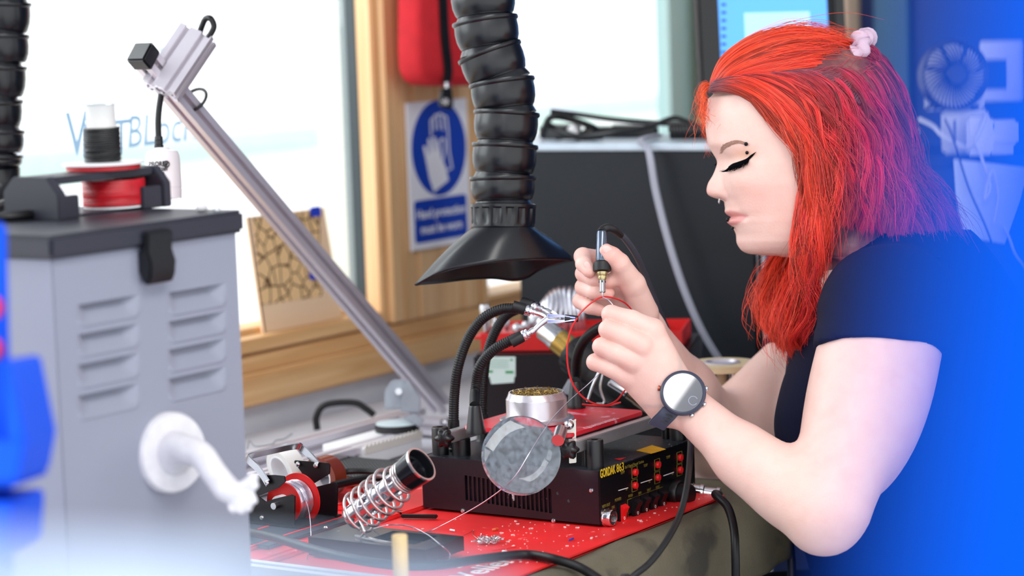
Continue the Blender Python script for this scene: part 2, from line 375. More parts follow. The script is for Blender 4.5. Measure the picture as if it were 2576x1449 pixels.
# silicone mat with raised rim and ridges
x0, x1, y0, y1 = 1.672, 2.163, 1.160, 1.50
mt = thing('soldering_mat', 'red silicone soldering mat with raised ridges and white lettering on the bench', 'mat', (1.9, 1.3, TZ))
zm = TZ + 0.0065
MB().box2((x0, y0, TZ + 0.0025), (x1, y1, zm)).build('mat_sheet', 'redmat', mt, bevel=0.002)
for a, b, c, d in ((x0, 1.41, x1 - 0.02, 1.417), (x0, y1 - 0.006, x1, y1), (x1 - 0.006, y0 + .02, x1, y1), (1.70, 1.452, 1.93, 1.458), (1.935, 1.41, 1.941, y1), (1.79, 1.41, 1.796, y1), (1.70, 1.40, 1.80, 1.407)):
    MB().box2((a, b, zm - 0.001), (c, d, zm + 0.004)).build('ridge', 'redmat', mt, bevel=0.0015)
a = G(1140, 1452, zm); b = G(1283, 1415, zm)
text('lettering', 'Weller', A3(1.726, 1.196, zm + 0.0002), (1, 0.0, 0), (0, 1, 0), 0.034, 'whiteink', mt, 0.0001, sx=1.0, bold=0.0006)
for k in range(3):
    MB().box2((1.775 + k * 0.0035, 1.229, zm), (1.7772 + k * 0.0035, 1.238, zm + 0.0003)).build('logo_mark', 'whiteink', mt)

# ================================================================== second hose at the far left, behind the grey cabinet
def arm_hose(name, label, centers, radii_mm, hood_fn, dirs=None):
    pass
duct = sroot('trim_2', (2.1, 1.75, 1.95))
MB().cyl((0.6, 1.62, 1.97), (3.4, 1.62, 1.97), 0.055, n=24).build('duct_pipe', mat('galvanised', (170, 174, 180), 0.4, 0.9), duct)
for x in (0.9, 2.0, 3.1): MB().box2((x - 0.015, 1.62, 1.955), (x + 0.015, YW + 0.01, 1.985)).build('bracket', 'steel', duct)

def build_hose(rims, r, collar, label, name):
    """rims: list of (centre, axis) from top to bottom; each cup is a bulged shell overlapping the next"""
    t = thing(name, label, 'fume hose', collar[0])
    for i, (c, ax) in enumerate(rims):
        ax = nrm(ax); c = np.asarray(c, float)
        nxt = np.asarray(rims[i + 1][0] if i + 1 < len(rims) else collar[0], float); L = np.linalg.norm(nxt - c)
        ax2 = nrm(nxt - c); axm = nrm(ax * 0.7 + ax2 * 0.3)
        prof = [(r * 0.93, -0.002), (r * 1.01, -0.002), (r * 1.025, 0.0), (r * 1.015, 0.0015), (r * 0.97, 0.0028), (r * 0.985, L * 0.3), (r * 0.965, L * 0.55), (r * 0.9, L * 0.76), (r * 0.865, L * 0.80), (r * 0.86, L * 0.83), (r * 0.82, L * 0.84)]
        mb = MB(); mb.lathe(prof, c, axm, 40)
        mb.build('hose_segment', 'hose', t, ang=50)
        mb = MB(); mb.lathe([(r * 0.80, L * 0.78), (r * 0.86, L * 0.9), (r * 0.9, L * 1.0), (r * 0.92, L * 1.06)], c, ax2, 32); mb.build('joint_ball', 'hose', t)
    return t
def rim(l, rr, d):
    a, b = P(l[0], l[1], d), P(rr[0], rr[1], d); return (a + b) / 2, b - a
dH = 2.55
rl = [((1118, -105), (1283, -118)), ((1133, -18), (1292, -36)), ((1138, 67), (1303, 40)), ((1153, 159), (1311, 105)), ((1180, 219), (1345, 196)), ((1192, 281), (1357, 291)), ((1188, 364), (1353, 371)), ((1182, 450), (1347, 449))]
rims = []
for l, r_ in rl:
    c, w = rim(l, r_, dH); w = nrm(w); rims.append((c, -np.cross(w, CF) if np.dot(-np.cross(w, CF), A3(0, 0, -1)) > 0 else np.cross(w, CF)))
top = P(1190, -190, dH)
RH = 0.0345
col = P(1266.5, 515, dH); down = nrm(P(1266, 571, dH) - col)
hose = build_hose(rims, RH, (col, down), 'black segmented fume extraction hose with flared hood hanging above the bench centre', 'fume_hose')
# rise to the duct
pp = spl([rims[0][0] + A3(0, 0, 0.01), rims[0][0] + A3(-0.005, 0.03, 0.09), A3(rims[0][0][0] - 0.03, 1.55, 1.75), A3(rims[0][0][0] - 0.03, 1.62, 1.93)], 10)
MB().tube(pp, RH * 0.92, 20).build('hose_tail', 'hose', hose)
# ribbed collar
Lc = np.linalg.norm(P(1266, 571, dH) - P(1266, 515, dH))
mb = MB(); nn = 96; u, w = perp(down); pv = []; hs = [(-0.001, 0.95, 0), (0.0, 1.0, 0), (0.003, 1.0, 0), (0.0045, .985, 1), (Lc * .8, .97, 1), (Lc * .92, .955, 0), (Lc, .95, 0)]
for h, k, rb in hs:
    for i in range(nn):
        a = 2 * math.pi * i / nn; rr = RH * k * (1 - rb * 0.05 * (0.5 + 0.5 * math.copysign(min(1, abs(3 * math.cos(a * 16))), math.cos(a * 16))))
        pv.append(col + down * h + (u * math.cos(a) + w * math.sin(a)) * rr)
ff = [(i * nn + k, i * nn + (k + 1) % nn, (i + 1) * nn + (k + 1) % nn, (i + 1) * nn + k) for i in range(len(hs) - 1) for k in range(nn)]
mb.add(pv, ff).build('collar', 'hose', hose, ang=30)
# flared hood: round neck lofted to a wide slot mouth
n0 = P(1266, 571, dH)
ring0 = []; ring1 = []; NN = 64
tipA, tipB = P(1042, 716, dH - 0.03), P(1445, 653, dH + 0.02)
_fr = [(1042, 716, -.03), (1104, 685, -.045), (1183, 667, -.052), (1254, 658, -.05), (1362, 652, -.025), (1445, 653, .02)]
_bk = [(1042, 716, -.03), (1111, 711, .0), (1180, 704, .02), (1237, 702, .035), (1290, 707, .045), (1326, 700, .045), (1365, 677, .04), (1445, 653, .02)]
_frs = resample_path = spl([P(x, y, dH + d) for x, y, d in _fr], 12); _bks = spl([P(x, y, dH + d) for x, y, d in _bk], 12)
def alongp(c, s):
    L = np.concatenate([[0], np.cumsum(np.linalg.norm(np.diff(c, axis=0), axis=1))]); return np.array([np.interp(s * L[-1], L, c[:, k]) for k in range(3)])
def mouth(t):   # A -> front -> B -> back
    return alongp(_frs, t * 2) if t < 0.5 else alongp(_bks, (1 - t) * 2)
ex = nrm(tipB - tipA); ey = nrm(np.cross(down, ex)); ex0 = nrm(np.cross(ey, down))
if np.dot(ey, CF) < 0: ey = -ey
levels = np.linspace(0, 1, 16); vv = []
for lv in levels:
    for i in range(NN):
        t = i / NN; a = math.pi - 2 * math.pi * t      # A at -ex, front = towards camera
        c = n0 + (ex0 * math.cos(a) - ey * math.sin(a)) * RH * 0.95
        m_ = mouth(t); e = lv ** 1.0
        q = c * (1 - e) + m_ * e
        # trumpet flare: keep narrow first
        drop = -down * (0.004 * math.sin(math.pi * min(1, lv)) )
        vv.append(q + drop * (1 - 0.3 * lv))
ff = [(i * NN + k, i * NN + (k + 1) % NN, (i + 1) * NN + (k + 1) % NN, (i + 1) * NN + k) for i in range(len(levels) - 1) for k in range(NN)]
o = MB().add(vv, ff).build('hood', 'hose', hose, ang=60); sm = o.modifiers.new('s', 'SOLIDIFY'); sm.thickness = 0.0022; sm.offset = -1
# far-left hose
d2 = 2.75; rims2 = []
for x, y, tx in ((-5, -190, .1), (0, -90, -.1), (3, 10, .1), (-2, 95, -.12), (-8, 170, .05), (-18, 255, .2), (-14, 335, -.1), (-18, 395, 0)):
    rims2.append((P(x, y, d2), A3(0.1 * tx, tx * 0.6, -1)))
h2 = build_hose(rims2, 0.0335, (P(-20, 425, d2), A3(0, 0, -1)), 'black segmented fume hose at the edge of the picture behind the grey cabinet', 'fume_hose')
MB().lathe([(0.028, -0.002), (0.032, 0.0), (0.031, 0.012), (0.034, 0.02), (0.045, 0.035), (0.06, 0.042), (0.064, 0.045), (0.064, 0.05)], P(-20, 425, d2), (0, 0, -1), 40).build('hood', 'hose', h2)
pp = spl([rims2[0][0], rims2[0][0] + A3(0, -0.02, 0.15), A3(rims2[0][0][0], 1.64, 1.8), A3(rims2[0][0][0], 1.62, 1.94)], 8)
MB().tube(pp, 0.031, 20).build('hose_tail', 'hose', h2)
# ================================================================== things at the back of the bench
def flat(p, z): return A3(p[0], p[1], z)
EX = A3(_R0[0], _R0[1], 0); EY = A3(-EX[1], EX[0], 0); EZ = A3(0, 0, 1)
# dark cabinet
cl, cr_ = P(1297, 362, 3.1), P(1897, 362, 2.93); zc = (cl[2] + cr_[2]) / 2
cl, cr_ = flat(cl, 0), flat(cr_, 0); ce = nrm(cr_ - cl); cn = nrm(flat(ray(1897, 500), 0)); CL = np.linalg.norm(cr_ - cl)
cab = thing('cabinet', 'dark blue-black equipment cabinet with scratched front standing behind the red tip tray', 'cabinet', flat((cl + cr_) / 2, TZ))
cabm = speckle(mat('scuffed_dark_panel', (20, 25, 32), 0.5, var=0.15, scale=12, Specular_IOR_Level=.28), (92, 100, 110), 0.745, 40, 4)
ax = (ce, cn, EZ); cc = (cl + cr_) / 2
MB().box(flat(cc + cn * 0.11, (TZ + zc) / 2), (CL, 0.22, zc - TZ - 0.012), ax).build('body', cabm, cab, bevel=0.004)
MB().box(flat(cc + cn * 0.108, zc - 0.004), (CL + 0.006, 0.226, 0.009), ax).build('top_panel', mat('worn_top_sky_sheen', (190, 204, 216), 0.35, var=0.1, scale=20), cab, bevel=0.002)  # worn grey top, its colour paled to paint in the reflected sky
MB().box(flat(cr_ + cn * 0.1 + ce * 0.004, (TZ + zc) / 2), (0.006, 0.19, zc - TZ - 0.03), ax).build('side_panel', cabm, cab, bevel=0.001)
for s in (0.03, CL - 0.03): MB().cyl(flat(cl + ce * s + cn * 0.03, TZ), flat(cl + ce * s + cn * 0.03, TZ + 0.01), 0.012).build('foot', 'rubber', cab)
def ontop(px, dy): # point on cabinet top at photo column px, depth dy behind the front edge
    s = (px - 1297) / 600 * CL; return flat(cl + ce * s + cn * dy, zc)
# cables on the cabinet top
for lab, pts, r in (('tangle of black cable lying on the cabinet top beside the hose', [(1360, .05, .006), (1385, .03, .03), (1430, .05, .028), (1500, .06, .014), (1470, .1, .006), (1400, .09, .012), (1380, .05, .02), (1450, .03, .006), (1520, .04, .006)], 0.0042),
                    ('long black cable running along the cabinet top towards the monitor', [(1375, .1, .036), (1450, .12, .03), (1540, .11, .024), (1640, .1, .02), (1740, .08, .018), (1800, .09, .012)], 0.0035),
                    ('second black cable lying flat on the front of the cabinet top', [(1400, .02, .006), (1480, .03, .007), (1560, .025, .012), (1640, .05, .018), (1700, .06, .028), (1745, .07, .02)], 0.003)):
    MBt = MB().tube(spl([ontop(a, b) + EZ * (c + r * 0.4) for a, b, c in pts], 8), r, 8); o = MBt.build('black_cable', 'cable'); tag(o, lab, 'cable')
mb = MB(); tt = np.linspace(0, 1, 200); base = [ontop(1690, .035), ontop(1800, .035)]
mb.tube([base[0] * (1 - t) + base[1] * t + EZ * (0.0135 + 0.008 * math.sin(t * 90)) + cn * 0.008 * math.cos(t * 90) for t in tt], 0.0022, 6)
tag(mb.build('coiled_cord', 'cable'), 'coiled black spiral cord lying on the cabinet top under the monitor', 'cord')
mb = MB(); mb.box(ontop(1435, .05) + EZ * 0.006, (.026, .02, .008), ax); mb.lathe([(.007, 0), (.008, .006), (.004, .012), (0, .013)], ontop(1440, .05) + EZ * 0.009, EZ, 12)
tag(mb.build('white_connector', 'white', bevel=0.001), 'small white plastic connector lying on the cabinet top', 'connector')
for lab, px, dy, sx, sy_, sz in (('flat black adapter box on the cabinet top nearest the hose', 1395, .13, .06, .05, .018), ('small black adapter lying behind the white connector', 1500, .15, .05, .04, .014), ('black power brick lying before the monitor foot', 1590, .15, .07, .045, .016)):
    o = MB().box(ontop(px, dy) + EZ * (sz / 2 + .0005), (sx, sy_, sz), ax).build('power_adapter', 'black', bevel=0.003); tag(o, lab, 'adapter')
# grey cable hanging down the cabinet front
pts = [ontop(1660, .09) + EZ * .006, ontop(1632, .03) + EZ * .006, ontop(1618, .0) + EZ * .003]
hang = [P(x, y, 2.98 - 0.006 * k) for k, (x, y) in enumerate(((1632, 380), (1650, 480), (1680, 600), (1718, 720), (1760, 820), (1800, 890), (1830, 930)))]
tag(MB().strip(spl(pts + hang, 8), ce, 0.0085, 0.004).build('grey_cable', 'greycable'), 'flat light grey cable hanging down the front of the dark cabinet', 'cable')
# monitor on the cabinet
dM = 3.03
mon = thing('monitor', 'black framed monitor with glowing blue screen standing on the dark cabinet', 'monitor', ontop(1800, .14))
tl, tr, bl = P(1752, -160, dM), P(2122, -165, dM + 0.05), P(1766, 292, dM)
mx = nrm(tr - tl); mh = nrm((tl - bl) - mx * np.dot(tl - bl, mx)); mn = np.cross(mx, mh); mw_, mhh = np.linalg.norm(tr - tl), np.linalg.norm(tl - bl)
mb = MB(); mb.box(bl + mx * mw_ / 2 + mh * mhh / 2 - mn * 0.017, (mw_ - .012, mhh - .01, 0.03), (mx, mh, mn)); mb.build('housing', 'black', mon, bevel=0.004)
for a, b, c, d in ((0, .028, 0, mhh), (mw_ - .017, mw_, 0, mhh), (.0282, mw_ - .0172, 0, .02), (.0282, mw_ - .0172, mhh - .018, mhh)):
    MB().box(bl + mx * (a + b) / 2 + mh * (c + d) / 2 - mn * 0.001, (b - a, d - c, 0.012), (mx, mh, mn)).build('bezel', 'black', mon, bevel=0.003)
MB().box(bl + mx * mw_ / 2 + mh * mhh / 2 - mn * 0.0035, (mw_ - .045, mhh - .038, 0.004), (mx, mh, mn)).build('screen', 'screenglow', mon)
c = P(1968, 72, dM + .012); MB().box(bl + mx * (np.dot(c - bl, mx)) + mh * np.dot(c - bl, mh) - mn * 0.0012, (.088, .045, 0.0006), (mx, mh, mn)).build('window_on_screen', mat('screen_window', (140, 195, 250), .3, Emission_Color=lin((168, 208, 255)) + (1,), Emission_Strength=.8), mon)
for k in range(9):
    c = P(1822, 10 + k * 20, dM + .002); MB().box(bl + mx * (np.dot(c - bl, mx) + .002) + mh * np.dot(c - bl, mh) - mn * 0.0012, (.006, .003, 0.0006), (mx, mh, mn)).build('screen_icon', 'bluesign', mon)
MB().box(ontop(1830, .15) + EZ * .005, (.16, .1, .009), ax).build('foot_plate', 'black', mon, bevel=.002)
mb = MB(); mb.box((ontop(1830, .16) + EZ * .02 + bl + mx * .2 + mh * .08 - mn * .05) / 2, (.05, .02, .12), ax); mb.build('stand_neck', 'black', mon, bevel=.002)
# station with red tip tray
sl, sr = P(1190, 888, 2.8), P(1735, 893, 2.76); zt = (sl[2] + sr[2]) / 2; sl, sr = flat(sl, 0), flat(sr, 0); se = nrm(sr - sl); sn = A3(-se[1], se[0], 0); SL = np.linalg.norm(sr - sl); sax = (se, sn, EZ)
st = thing('hot_air_station', 'black box-shaped rework station with pale green striped sticker behind the hotplate', 'station', flat((sl + sr) / 2, TZ))
MB().box(flat((sl + sr) / 2 + sn * .085, (TZ + .006 + zt) / 2), (SL, .17, zt - TZ - .006), sax).build('housing', 'black', st, bevel=.003)
for s in (.02, SL - .02): MB().cyl(flat(sl + se * s + sn * .03, TZ), flat(sl + se * s + sn * .03, TZ + .008), .009).build('foot', 'rubber', st)
q0, q1, q2 = P(1215, 897, 2.799), P(1298, 897, 2.796), P(1228, 965, 2.799)
def onst(px, py, off=0.0006): # point on the station's front face
    v = ray(px, py); n = -sn; t = np.dot(n, (sl - C0)) / np.dot(n, v); return C0 + v * t + n * off
stk = mat('pale_green_sticker', (214, 232, 226), .5)
MB().prism([onst(1215, 897), onst(1297, 897), onst(1297, 948), onst(1215, 948)], sn * .0004).build('sticker', stk, st)
MB().prism([onst(1230, 940, .0008), onst(1295, 938, .0008), onst(1293, 962, .0008), onst(1236, 966, .0008)], sn * .0004).build('sticker', stk, st)
gm = mat('green_ink', (30, 150, 80), .6)
for a, b, c, d in ((1222, 932, 1240, 937), (1272, 933, 1292, 939), (1284, 903, 1290, 907)): MB().prism([onst(a, b, .001), onst(c, b, .001), onst(c, d, .001), onst(a, d, .001)], sn * .0003).build('green_bar', gm, st)
for k in range(5): MB().prism([onst(1220, 904 + k * 5, .001), onst(1280, 904 + k * 5, .001), onst(1280, 905.5 + k * 5, .001), onst(1220, 905.5 + k * 5, .001)], sn * .0003).build('printed_line', mat('faint_green_ink', (170, 205, 192), .6), st)
# red tray
tl_, tr_ = P(1206, 842, 2.81), P(1718, 842, 2.79); ztt = (P(1400, 840, 2.80))[2]
tray = thing('tip_tray', 'long red metal tray of solder tips standing on the black rework station', 'tray', flat((sl + sr) / 2, zt))
tc_ = flat((tl_ + tr_) / 2, 0); TL = np.linalg.norm(flat(tr_ - tl_, 0))
MB().box(flat(tc_ + sn * .055, zt + .004), (TL, .11, .006), sax).build('tray_floor', 'red', tray, bevel=.001)
hgt = ztt - zt
MB().box(flat(tc_ + sn * .001, zt + hgt / 2 + .001), (TL, .003, hgt), sax).build('front_wall', 'red', tray, bevel=.0008)
MB().box(flat(tc_ + sn * .109, zt + hgt / 2 + .001), (TL, .003, hgt), sax).build('back_wall', 'red', tray, bevel=.0008)
for s in (-1, 1): MB().box(flat(tc_ + sn * .055 + se * s * (TL / 2 - .0015), zt + hgt / 2 + .001), (.003, .105, hgt), sax).build('end_wall', 'red', tray, bevel=.0008)
MB().box(flat(tc_ + sn * .055 - se * .02, zt + hgt - .005), (TL * .9, .1, .003), sax).build('tip_rack', 'red', tray)
tipd = [(1222, 765, 1), (1245, 800, 0), (1275, 795, 0), (1300, 815, 2), (1320, 812, 0), (1342, 790, 1), (1362, 800, 2), (1385, 815, 0), (1252, 820, 2), (1410, 812, 1), (1440, 790, 0), (1330, 830, 1)]
ordn = 'first second third fourth fifth sixth seventh eighth ninth tenth eleventh twelfth'.split(); tipd.sort()
for k, (px, py, ty) in enumerate(tipd):
    d = 2.83 + 0.008 * (k % 4); tp = P(px, py, d); b = flat(tp, zt + hgt - .002); h = max(.012, tp[2] - b[2]); r = (.0035, .005, .006)[ty]
    mb = MB(); mb.lathe([(r * .8, 0), (r * .8, h * .35), (r * 1.25, h * .38), (r * 1.25, h * .55), (r, h * .6), (r * .9, h * .85), (r * .5, h), (0, h)] if ty != 1 else [(r, 0), (r, h * .5), (r * 1.3, h * .55), (r * 1.3, h * .9), (r * 1.1, h), (r * .7, h), (r * .7, h * .8), (0, h * .8)], b, nrm(A3(.03 * ((k * 7) % 5 - 2), .02, 1)), 14)
    tag(mb.build('solder_tip', 'steel'), ordn[k] + ' bright steel soldering tip from the window end of the red tip tray', 'tip', 'soldering tips on the red tray')
# coiled silver wire behind
cw = thing('wire_coil', 'big bright coil of silver wire behind the far hand', 'wire coil', P(1405, 800, 2.86))
cc_ = P(1425, 790, 2.87)
for k in range(11):
    a = -1.25 + k * 0.2
    pts = []
    for i in range(26):
        th = math.pi * 2 * i / 26; rr = .031
        pts.append(cc_ + EX * (math.sin(a) * rr * 0.95) + (CU * math.cos(th) * rr + (EX * (.0012 * math.sin(3 * th + k)) + EY * math.sin(th) * rr * .8)) * math.sqrt(max(.08, 1 - (.93 * math.sin(a)) ** 2)))
    MB().tube(pts, .0031, 8, closed=True).build('turn', mat('silver_wire', (206, 206, 214), .25, .95) if k == 0 else bpy.data.materials['silver_wire'], cw)
# hot air gun lying across
hg = thing('hot_air_gun', 'black heat gun handle with brass nozzle resting before the red tip tray', 'heat gun', P(1460, 900, 2.68))
n0_, n1_, n2_, n3_ = P(1366, 826, 2.70), P(1405, 856, 2.69), P(1432, 878, 2.685), P(1500, 932, 2.67)
MB().lathe([(.011, 0), (.0125, .002), (.0125, .016), (.0135, .018), (.0135, .03)], n0_, n1_ - n0_, 24).build('nozzle', 'steel', hg)
MB().cyl(n1_ - nrm(n1_ - n0_) * .001, n2_, .0142, .0142, 24).build('brass_sleeve', 'brass', hg)
Lb = np.linalg.norm(n3_ - n2_)
MB().lathe([(.016, 0), (.0205, .003), (.022, .012), (.0225, Lb * .6), (.021, Lb)], n2_, n3_ - n2_, 28).build('barrel', 'rubber', hg)
axb = nrm(n3_ - n2_); ub, wb = perp(axb)
for k in range(16):
    a = 2 * math.pi * k / 16; rd = ub * math.cos(a) + wb * math.sin(a)
    MB().box(n2_ + axb * .012 + rd * .0215, (.008, .0035, .0035), (axb, np.cross(rd, axb), rd)).build('vent_slot', 'blackink', hg)
hp = spl([n3_ - axb * .004, P(1545, 972, 2.66), P(1590, 1015, 2.66), P(1625, 1062, 2.67)], 8)
MB().tube(hp, np.linspace(.021, .0165, len(hp)), 20).build('handle', 'rubber', hg)
for pts in (([(1512, 925), (1492, 968), (1478, 1010)]), ([(1518, 930), (1510, 975), (1520, 1012), (1500, 1016)])):
    MB().tube(spl([P(x, y, 2.60) for x, y in pts], 6), .0013, 8).build('stand_wire', 'steel', hg)
# desoldering pencil next to it
dp = thing('desoldering_pencil', 'bronze tipped tool with black grip lying behind the red plate corner', 'tool', P(1600, 1010, 2.62))
a, b, c, d = P(1532, 960, 2.62), P(1580, 990, 2.62), P(1640, 1032, 2.62), P(1690, 1065, 2.62)
MB().lathe([(.0035, 0), (.0042, .001), (.0042, .02), (.0048, .022)], a, b - a, 16).build('tip_tube', 'steel', dp)
Lq = np.linalg.norm(c - b); MB().lathe([(.0055, 0), (.0055, Lq * .3), (.0062, Lq * .35), (.0062, Lq * .9), (.007, Lq)], b, c - b, 18).build('heater_sleeve', mat('bronze', (150, 126, 104), .3, .9), dp)
MB().lathe([(.0078, 0), (.009, .004), (.009, .03)], c, d - c, 18).build('grip', 'rubber', dp)
# cast bracket visible behind the tin
o = MB().prism([P(1412, 990, 2.66), P(1432, 955, 2.66), P(1452, 958, 2.66), P(1462, 1000, 2.66)], EY * .012).build('metal_bracket', 'aludull', bevel=.001); tag(o, 'small grey metal stand bracket between the tin and the far cone', 'bracket')
# cable reel with wooden flange
rb = P(1815, 1000, 2.69); rc = P(1815, 912, 2.69)
ree = thing('cable_reel', 'reel with pale wooden top flange and chrome spindle rods behind the forearms', 'reel', flat(rc, TZ))
hR = rc[2] - TZ
MB().ring([(.016, hR - .007), (.0398, hR - .007), (.0398, hR), (.016, hR)], flat(rc, TZ), EZ, 48).build('top_flange', mat('pale_reel_wood', (214, 194, 156), .6, var=.05), ree)
MB().ring([(.012, .0005), (.0398, .0005), (.0398, .007), (.012, .007)], flat(rc, TZ), EZ, 48).build('bottom_flange', 'ply', ree)
MB().ring([(.004, hR - .008), (.0205, hR - .008), (.0205, hR + .001), (.0175, hR + .0018), (.015, hR - .001), (.004, hR - .001)], flat(rc, TZ), EZ, 32).build('metal_bush', 'alu', ree)
for k in range(5):
    a = 2 * math.pi * k / 5 + .5; q = flat(rc, TZ) + A3(math.cos(a), math.sin(a), 0) * .022
    MB().cyl(q + EZ * .006, q + EZ * (hR - .0065), .0055, n=14).build('rod', 'chrome', ree)
MB().cyl(flat(rc, TZ + .006), flat(rc, TZ + hR - .006), .006, n=20).build('core', 'ply', ree)
# clutter right of the cabinet
o = MB().box2(P(1905, 900, 3.35) - A3(.004, .004, .32), P(1905, 640, 3.35) + A3(.004, .004, 0)).build('white_conduit', 'white'); tag(o, 'narrow white upright trunking just past the dark cabinet', 'trunking')
o = MB().box(P(1900, 825, 3.0), (.022, .012, .028), (EX, EY, EZ)).build('white_socket', 'white', bevel=.002); tag(o, 'small white socket box at the edge of the dark cabinet', 'socket')
wb_ = P(1918, 880, 2.98); o = MB().box((wb_ + flat(wb_, TZ)) / 2 + EZ * .008, (.02, .02, wb_[2] - TZ + .014), (EX, EY, EZ)).build('wood_block', 'ply', bevel=.001); tag(o, 'small pale wooden block standing behind the red hair ends', 'wood')

# ================================================================== things hung on the pier
qa, qb, qc = Wp(1020, 260, YW - .008), Wp(1171, 246, YW - .008), Wp(1035, 632, YW - .008)
sg = thing('safety_sign', 'white sign with blue glove disc and hand protection wording on the oak pier', 'sign', (qa + qb) / 2)
ysn = YW - .008
def sp(x, y, off): return Wp(x, y, ysn - off)
sx0, sx1 = (qa[0] + qc[0]) / 2, qb[0]; szt = (qa[2] + qb[2]) / 2; szb = qc[2]
MB().box2((sx0, ysn - .0012, szb), (sx1, ysn + .0015, szt)).build('board', 'signwhite', sg)
SWd, SH = sx1 - sx0, szt - szb
def sc(u, v, off=.0015): return A3(sx0 + SWd * u, ysn - off, szt - SH * v)
rD = SWd * .455; cD = sc(.51, .325)
MB().prism([cD + A3(math.cos(a), 0, math.sin(a)) * rD for a in np.linspace(0, 2 * math.pi, 48, endpoint=False)], (0, .0008, 0)).build('blue_disc', 'bluesign', sg)
b0, b1 = sc(.06, .665), sc(.94, .955)
def rrect(a, b, r, y, n=5):
    out = []
    for (cx, cz, s0) in ((b[0] - r, a[2] - r, 0), (a[0] + r, a[2] - r, 90), (a[0] + r, b[2] + r, 180), (b[0] - r, b[2] + r, 270)):
        for k in range(n + 1):
            t = math.radians(s0 + 90 * k / n); out.append(A3(cx + r * math.cos(t), y, cz + r * math.sin(t)))
    return out
MB().prism(rrect(b0, b1, .006, ysn - .0015), (0, .0008, 0)).build('blue_panel', 'bluesign', sg)
text('lettering', 'Hand protection', sc(.5, .79, .0018), (1, 0, 0), (0, 0, 1), .0178, 'signwhite', sg, .0001, 'CENTER', bold=.0004)
text('lettering', 'must be worn', sc(.5, .895, .0018), (1, 0, 0), (0, 0, 1), .0178, 'signwhite', sg, .0001, 'CENTER', bold=.0004)
def gu(px, py):    # crop pixel of the sign photo -> sign coords (mean tilt removed)
    q = Wp(600 + px / 2.0125, py / 2.0125, ysn - .002); return A3(q[0], ysn - .0023, q[2])
fr = [(935, 742), (948, 738), (962, 785), (966, 780), (958, 705), (970, 698), (984, 770), (988, 765), (982, 695), (996, 690), (1006, 765), (1011, 765), (1008, 712), (1018, 712), (1026, 800), (1046, 838), (1063, 912), (990, 972), (968, 905), (948, 800)]
MB().prism([gu(*p) for p in fr], (0, .0006, 0)).build('glove_print', 'signwhite', sg)
for pl in ([(975, 690), (972, 612), (980, 600), (988, 608), (990, 590), (1000, 580), (1008, 590), (1012, 578), (1024, 575), (1032, 586), (1038, 585), (1052, 592), (1060, 660), (1064, 760), (1080, 850), (1056, 862)],
           [(988, 608), (994, 660)], [(1008, 590), (1014, 655)], [(1032, 586), (1036, 660)], [(1018, 712), (1034, 700), (1044, 712), (1044, 760), (1034, 815)]):
    MB().strip([gu(*p) for p in pl], (0, 1, 0), .0006, .0028).build('glove_outline', 'signwhite', sg)
# red pouch
yb_ = YW - .05
pch = thing('red_pouch', 'red fabric pouch with black zip hanging on the oak pier above the sign', 'pouch', Wp(1115, 150, yb_))
o4 = [(1047, -140), (1044, 0), (1043, 120), (1046, 175), (1056, 200), (1075, 213), (1120, 217), (1180, 216), (1230, 214), (1238, 190), (1240, 60), (1240, -140)]
fr_ = [Wp(x, y, yb_ - .012) for x, y in o4]; cen = np.mean(fr_, axis=0)
vv = fr_ + [cen + (p - cen) * .9 + A3(0, -.012, 0) for p in fr_] + [p + A3(0, .03, 0) for p in fr_]; n = len(fr_)
ff = [(i, (i + 1) % n, n + (i + 1) % n, n + i) for i in range(n)] + [(i, i + 2 * n, (i + 1) % n + 2 * n, (i + 1) % n) for i in range(n)] + [tuple(range(n, 2 * n)), tuple(range(3 * n - 1, 2 * n - 1, -1))]
MB().add(vv, ff).build('pouch_body', 'redcloth', pch, bevel=.004, ang=60)
zp = spl([Wp(x, y, yb_ - .027) for x, y in ((1113, -140), (1115, 0), (1119, 90), (1127, 170), (1125, 206))], 8)
MB().strip(zp, (1, 0, .1), .018, .003).build('zip_tape', 'rubber', pch)
MB().strip(zp + A3(0, -.002, 0), (1, 0, .1), .005, .002).build('zip_teeth', 'black', pch)
MB().strip([Wp(1125, 205, yb_ - .027), Wp(1126, 222, yb_ - .027)], (1, 0, 0), .005, .004).build('slider', 'steel', pch)
zb = MB().prism([Wp(x, y, yb_ - .03) for x, y in ((1116, 222), (1137, 220), (1142, 262), (1136, 276), (1112, 268), (1110, 250))], (0, .006, 0)).build('zip_pull', 'rubber', pch, bevel=.001)
cx_, cy_ = 1121, 256
for ang in (0, 60, 120): 
    a = math.radians(ang + 10); p, q = Wp(cx_ + 9 * math.cos(a), cy_ + 9 * math.sin(a), yb_ - .0305), Wp(cx_ - 9 * math.cos(a), cy_ - 9 * math.sin(a), yb_ - .0305)
    MB().strip([p, q], np.cross(q - p, A3(0, 1, 0)), .0022, .0006).build('star_mark', 'whiteink', zb)
MB().tube([Wp(1120, -140, yb_), A3(Wp(1120, -140, yb_)[0], YW - .003, Wp(1120, -140, yb_)[2] + .03)], .003, 8).build('hanging_loop', 'rubber', pch)
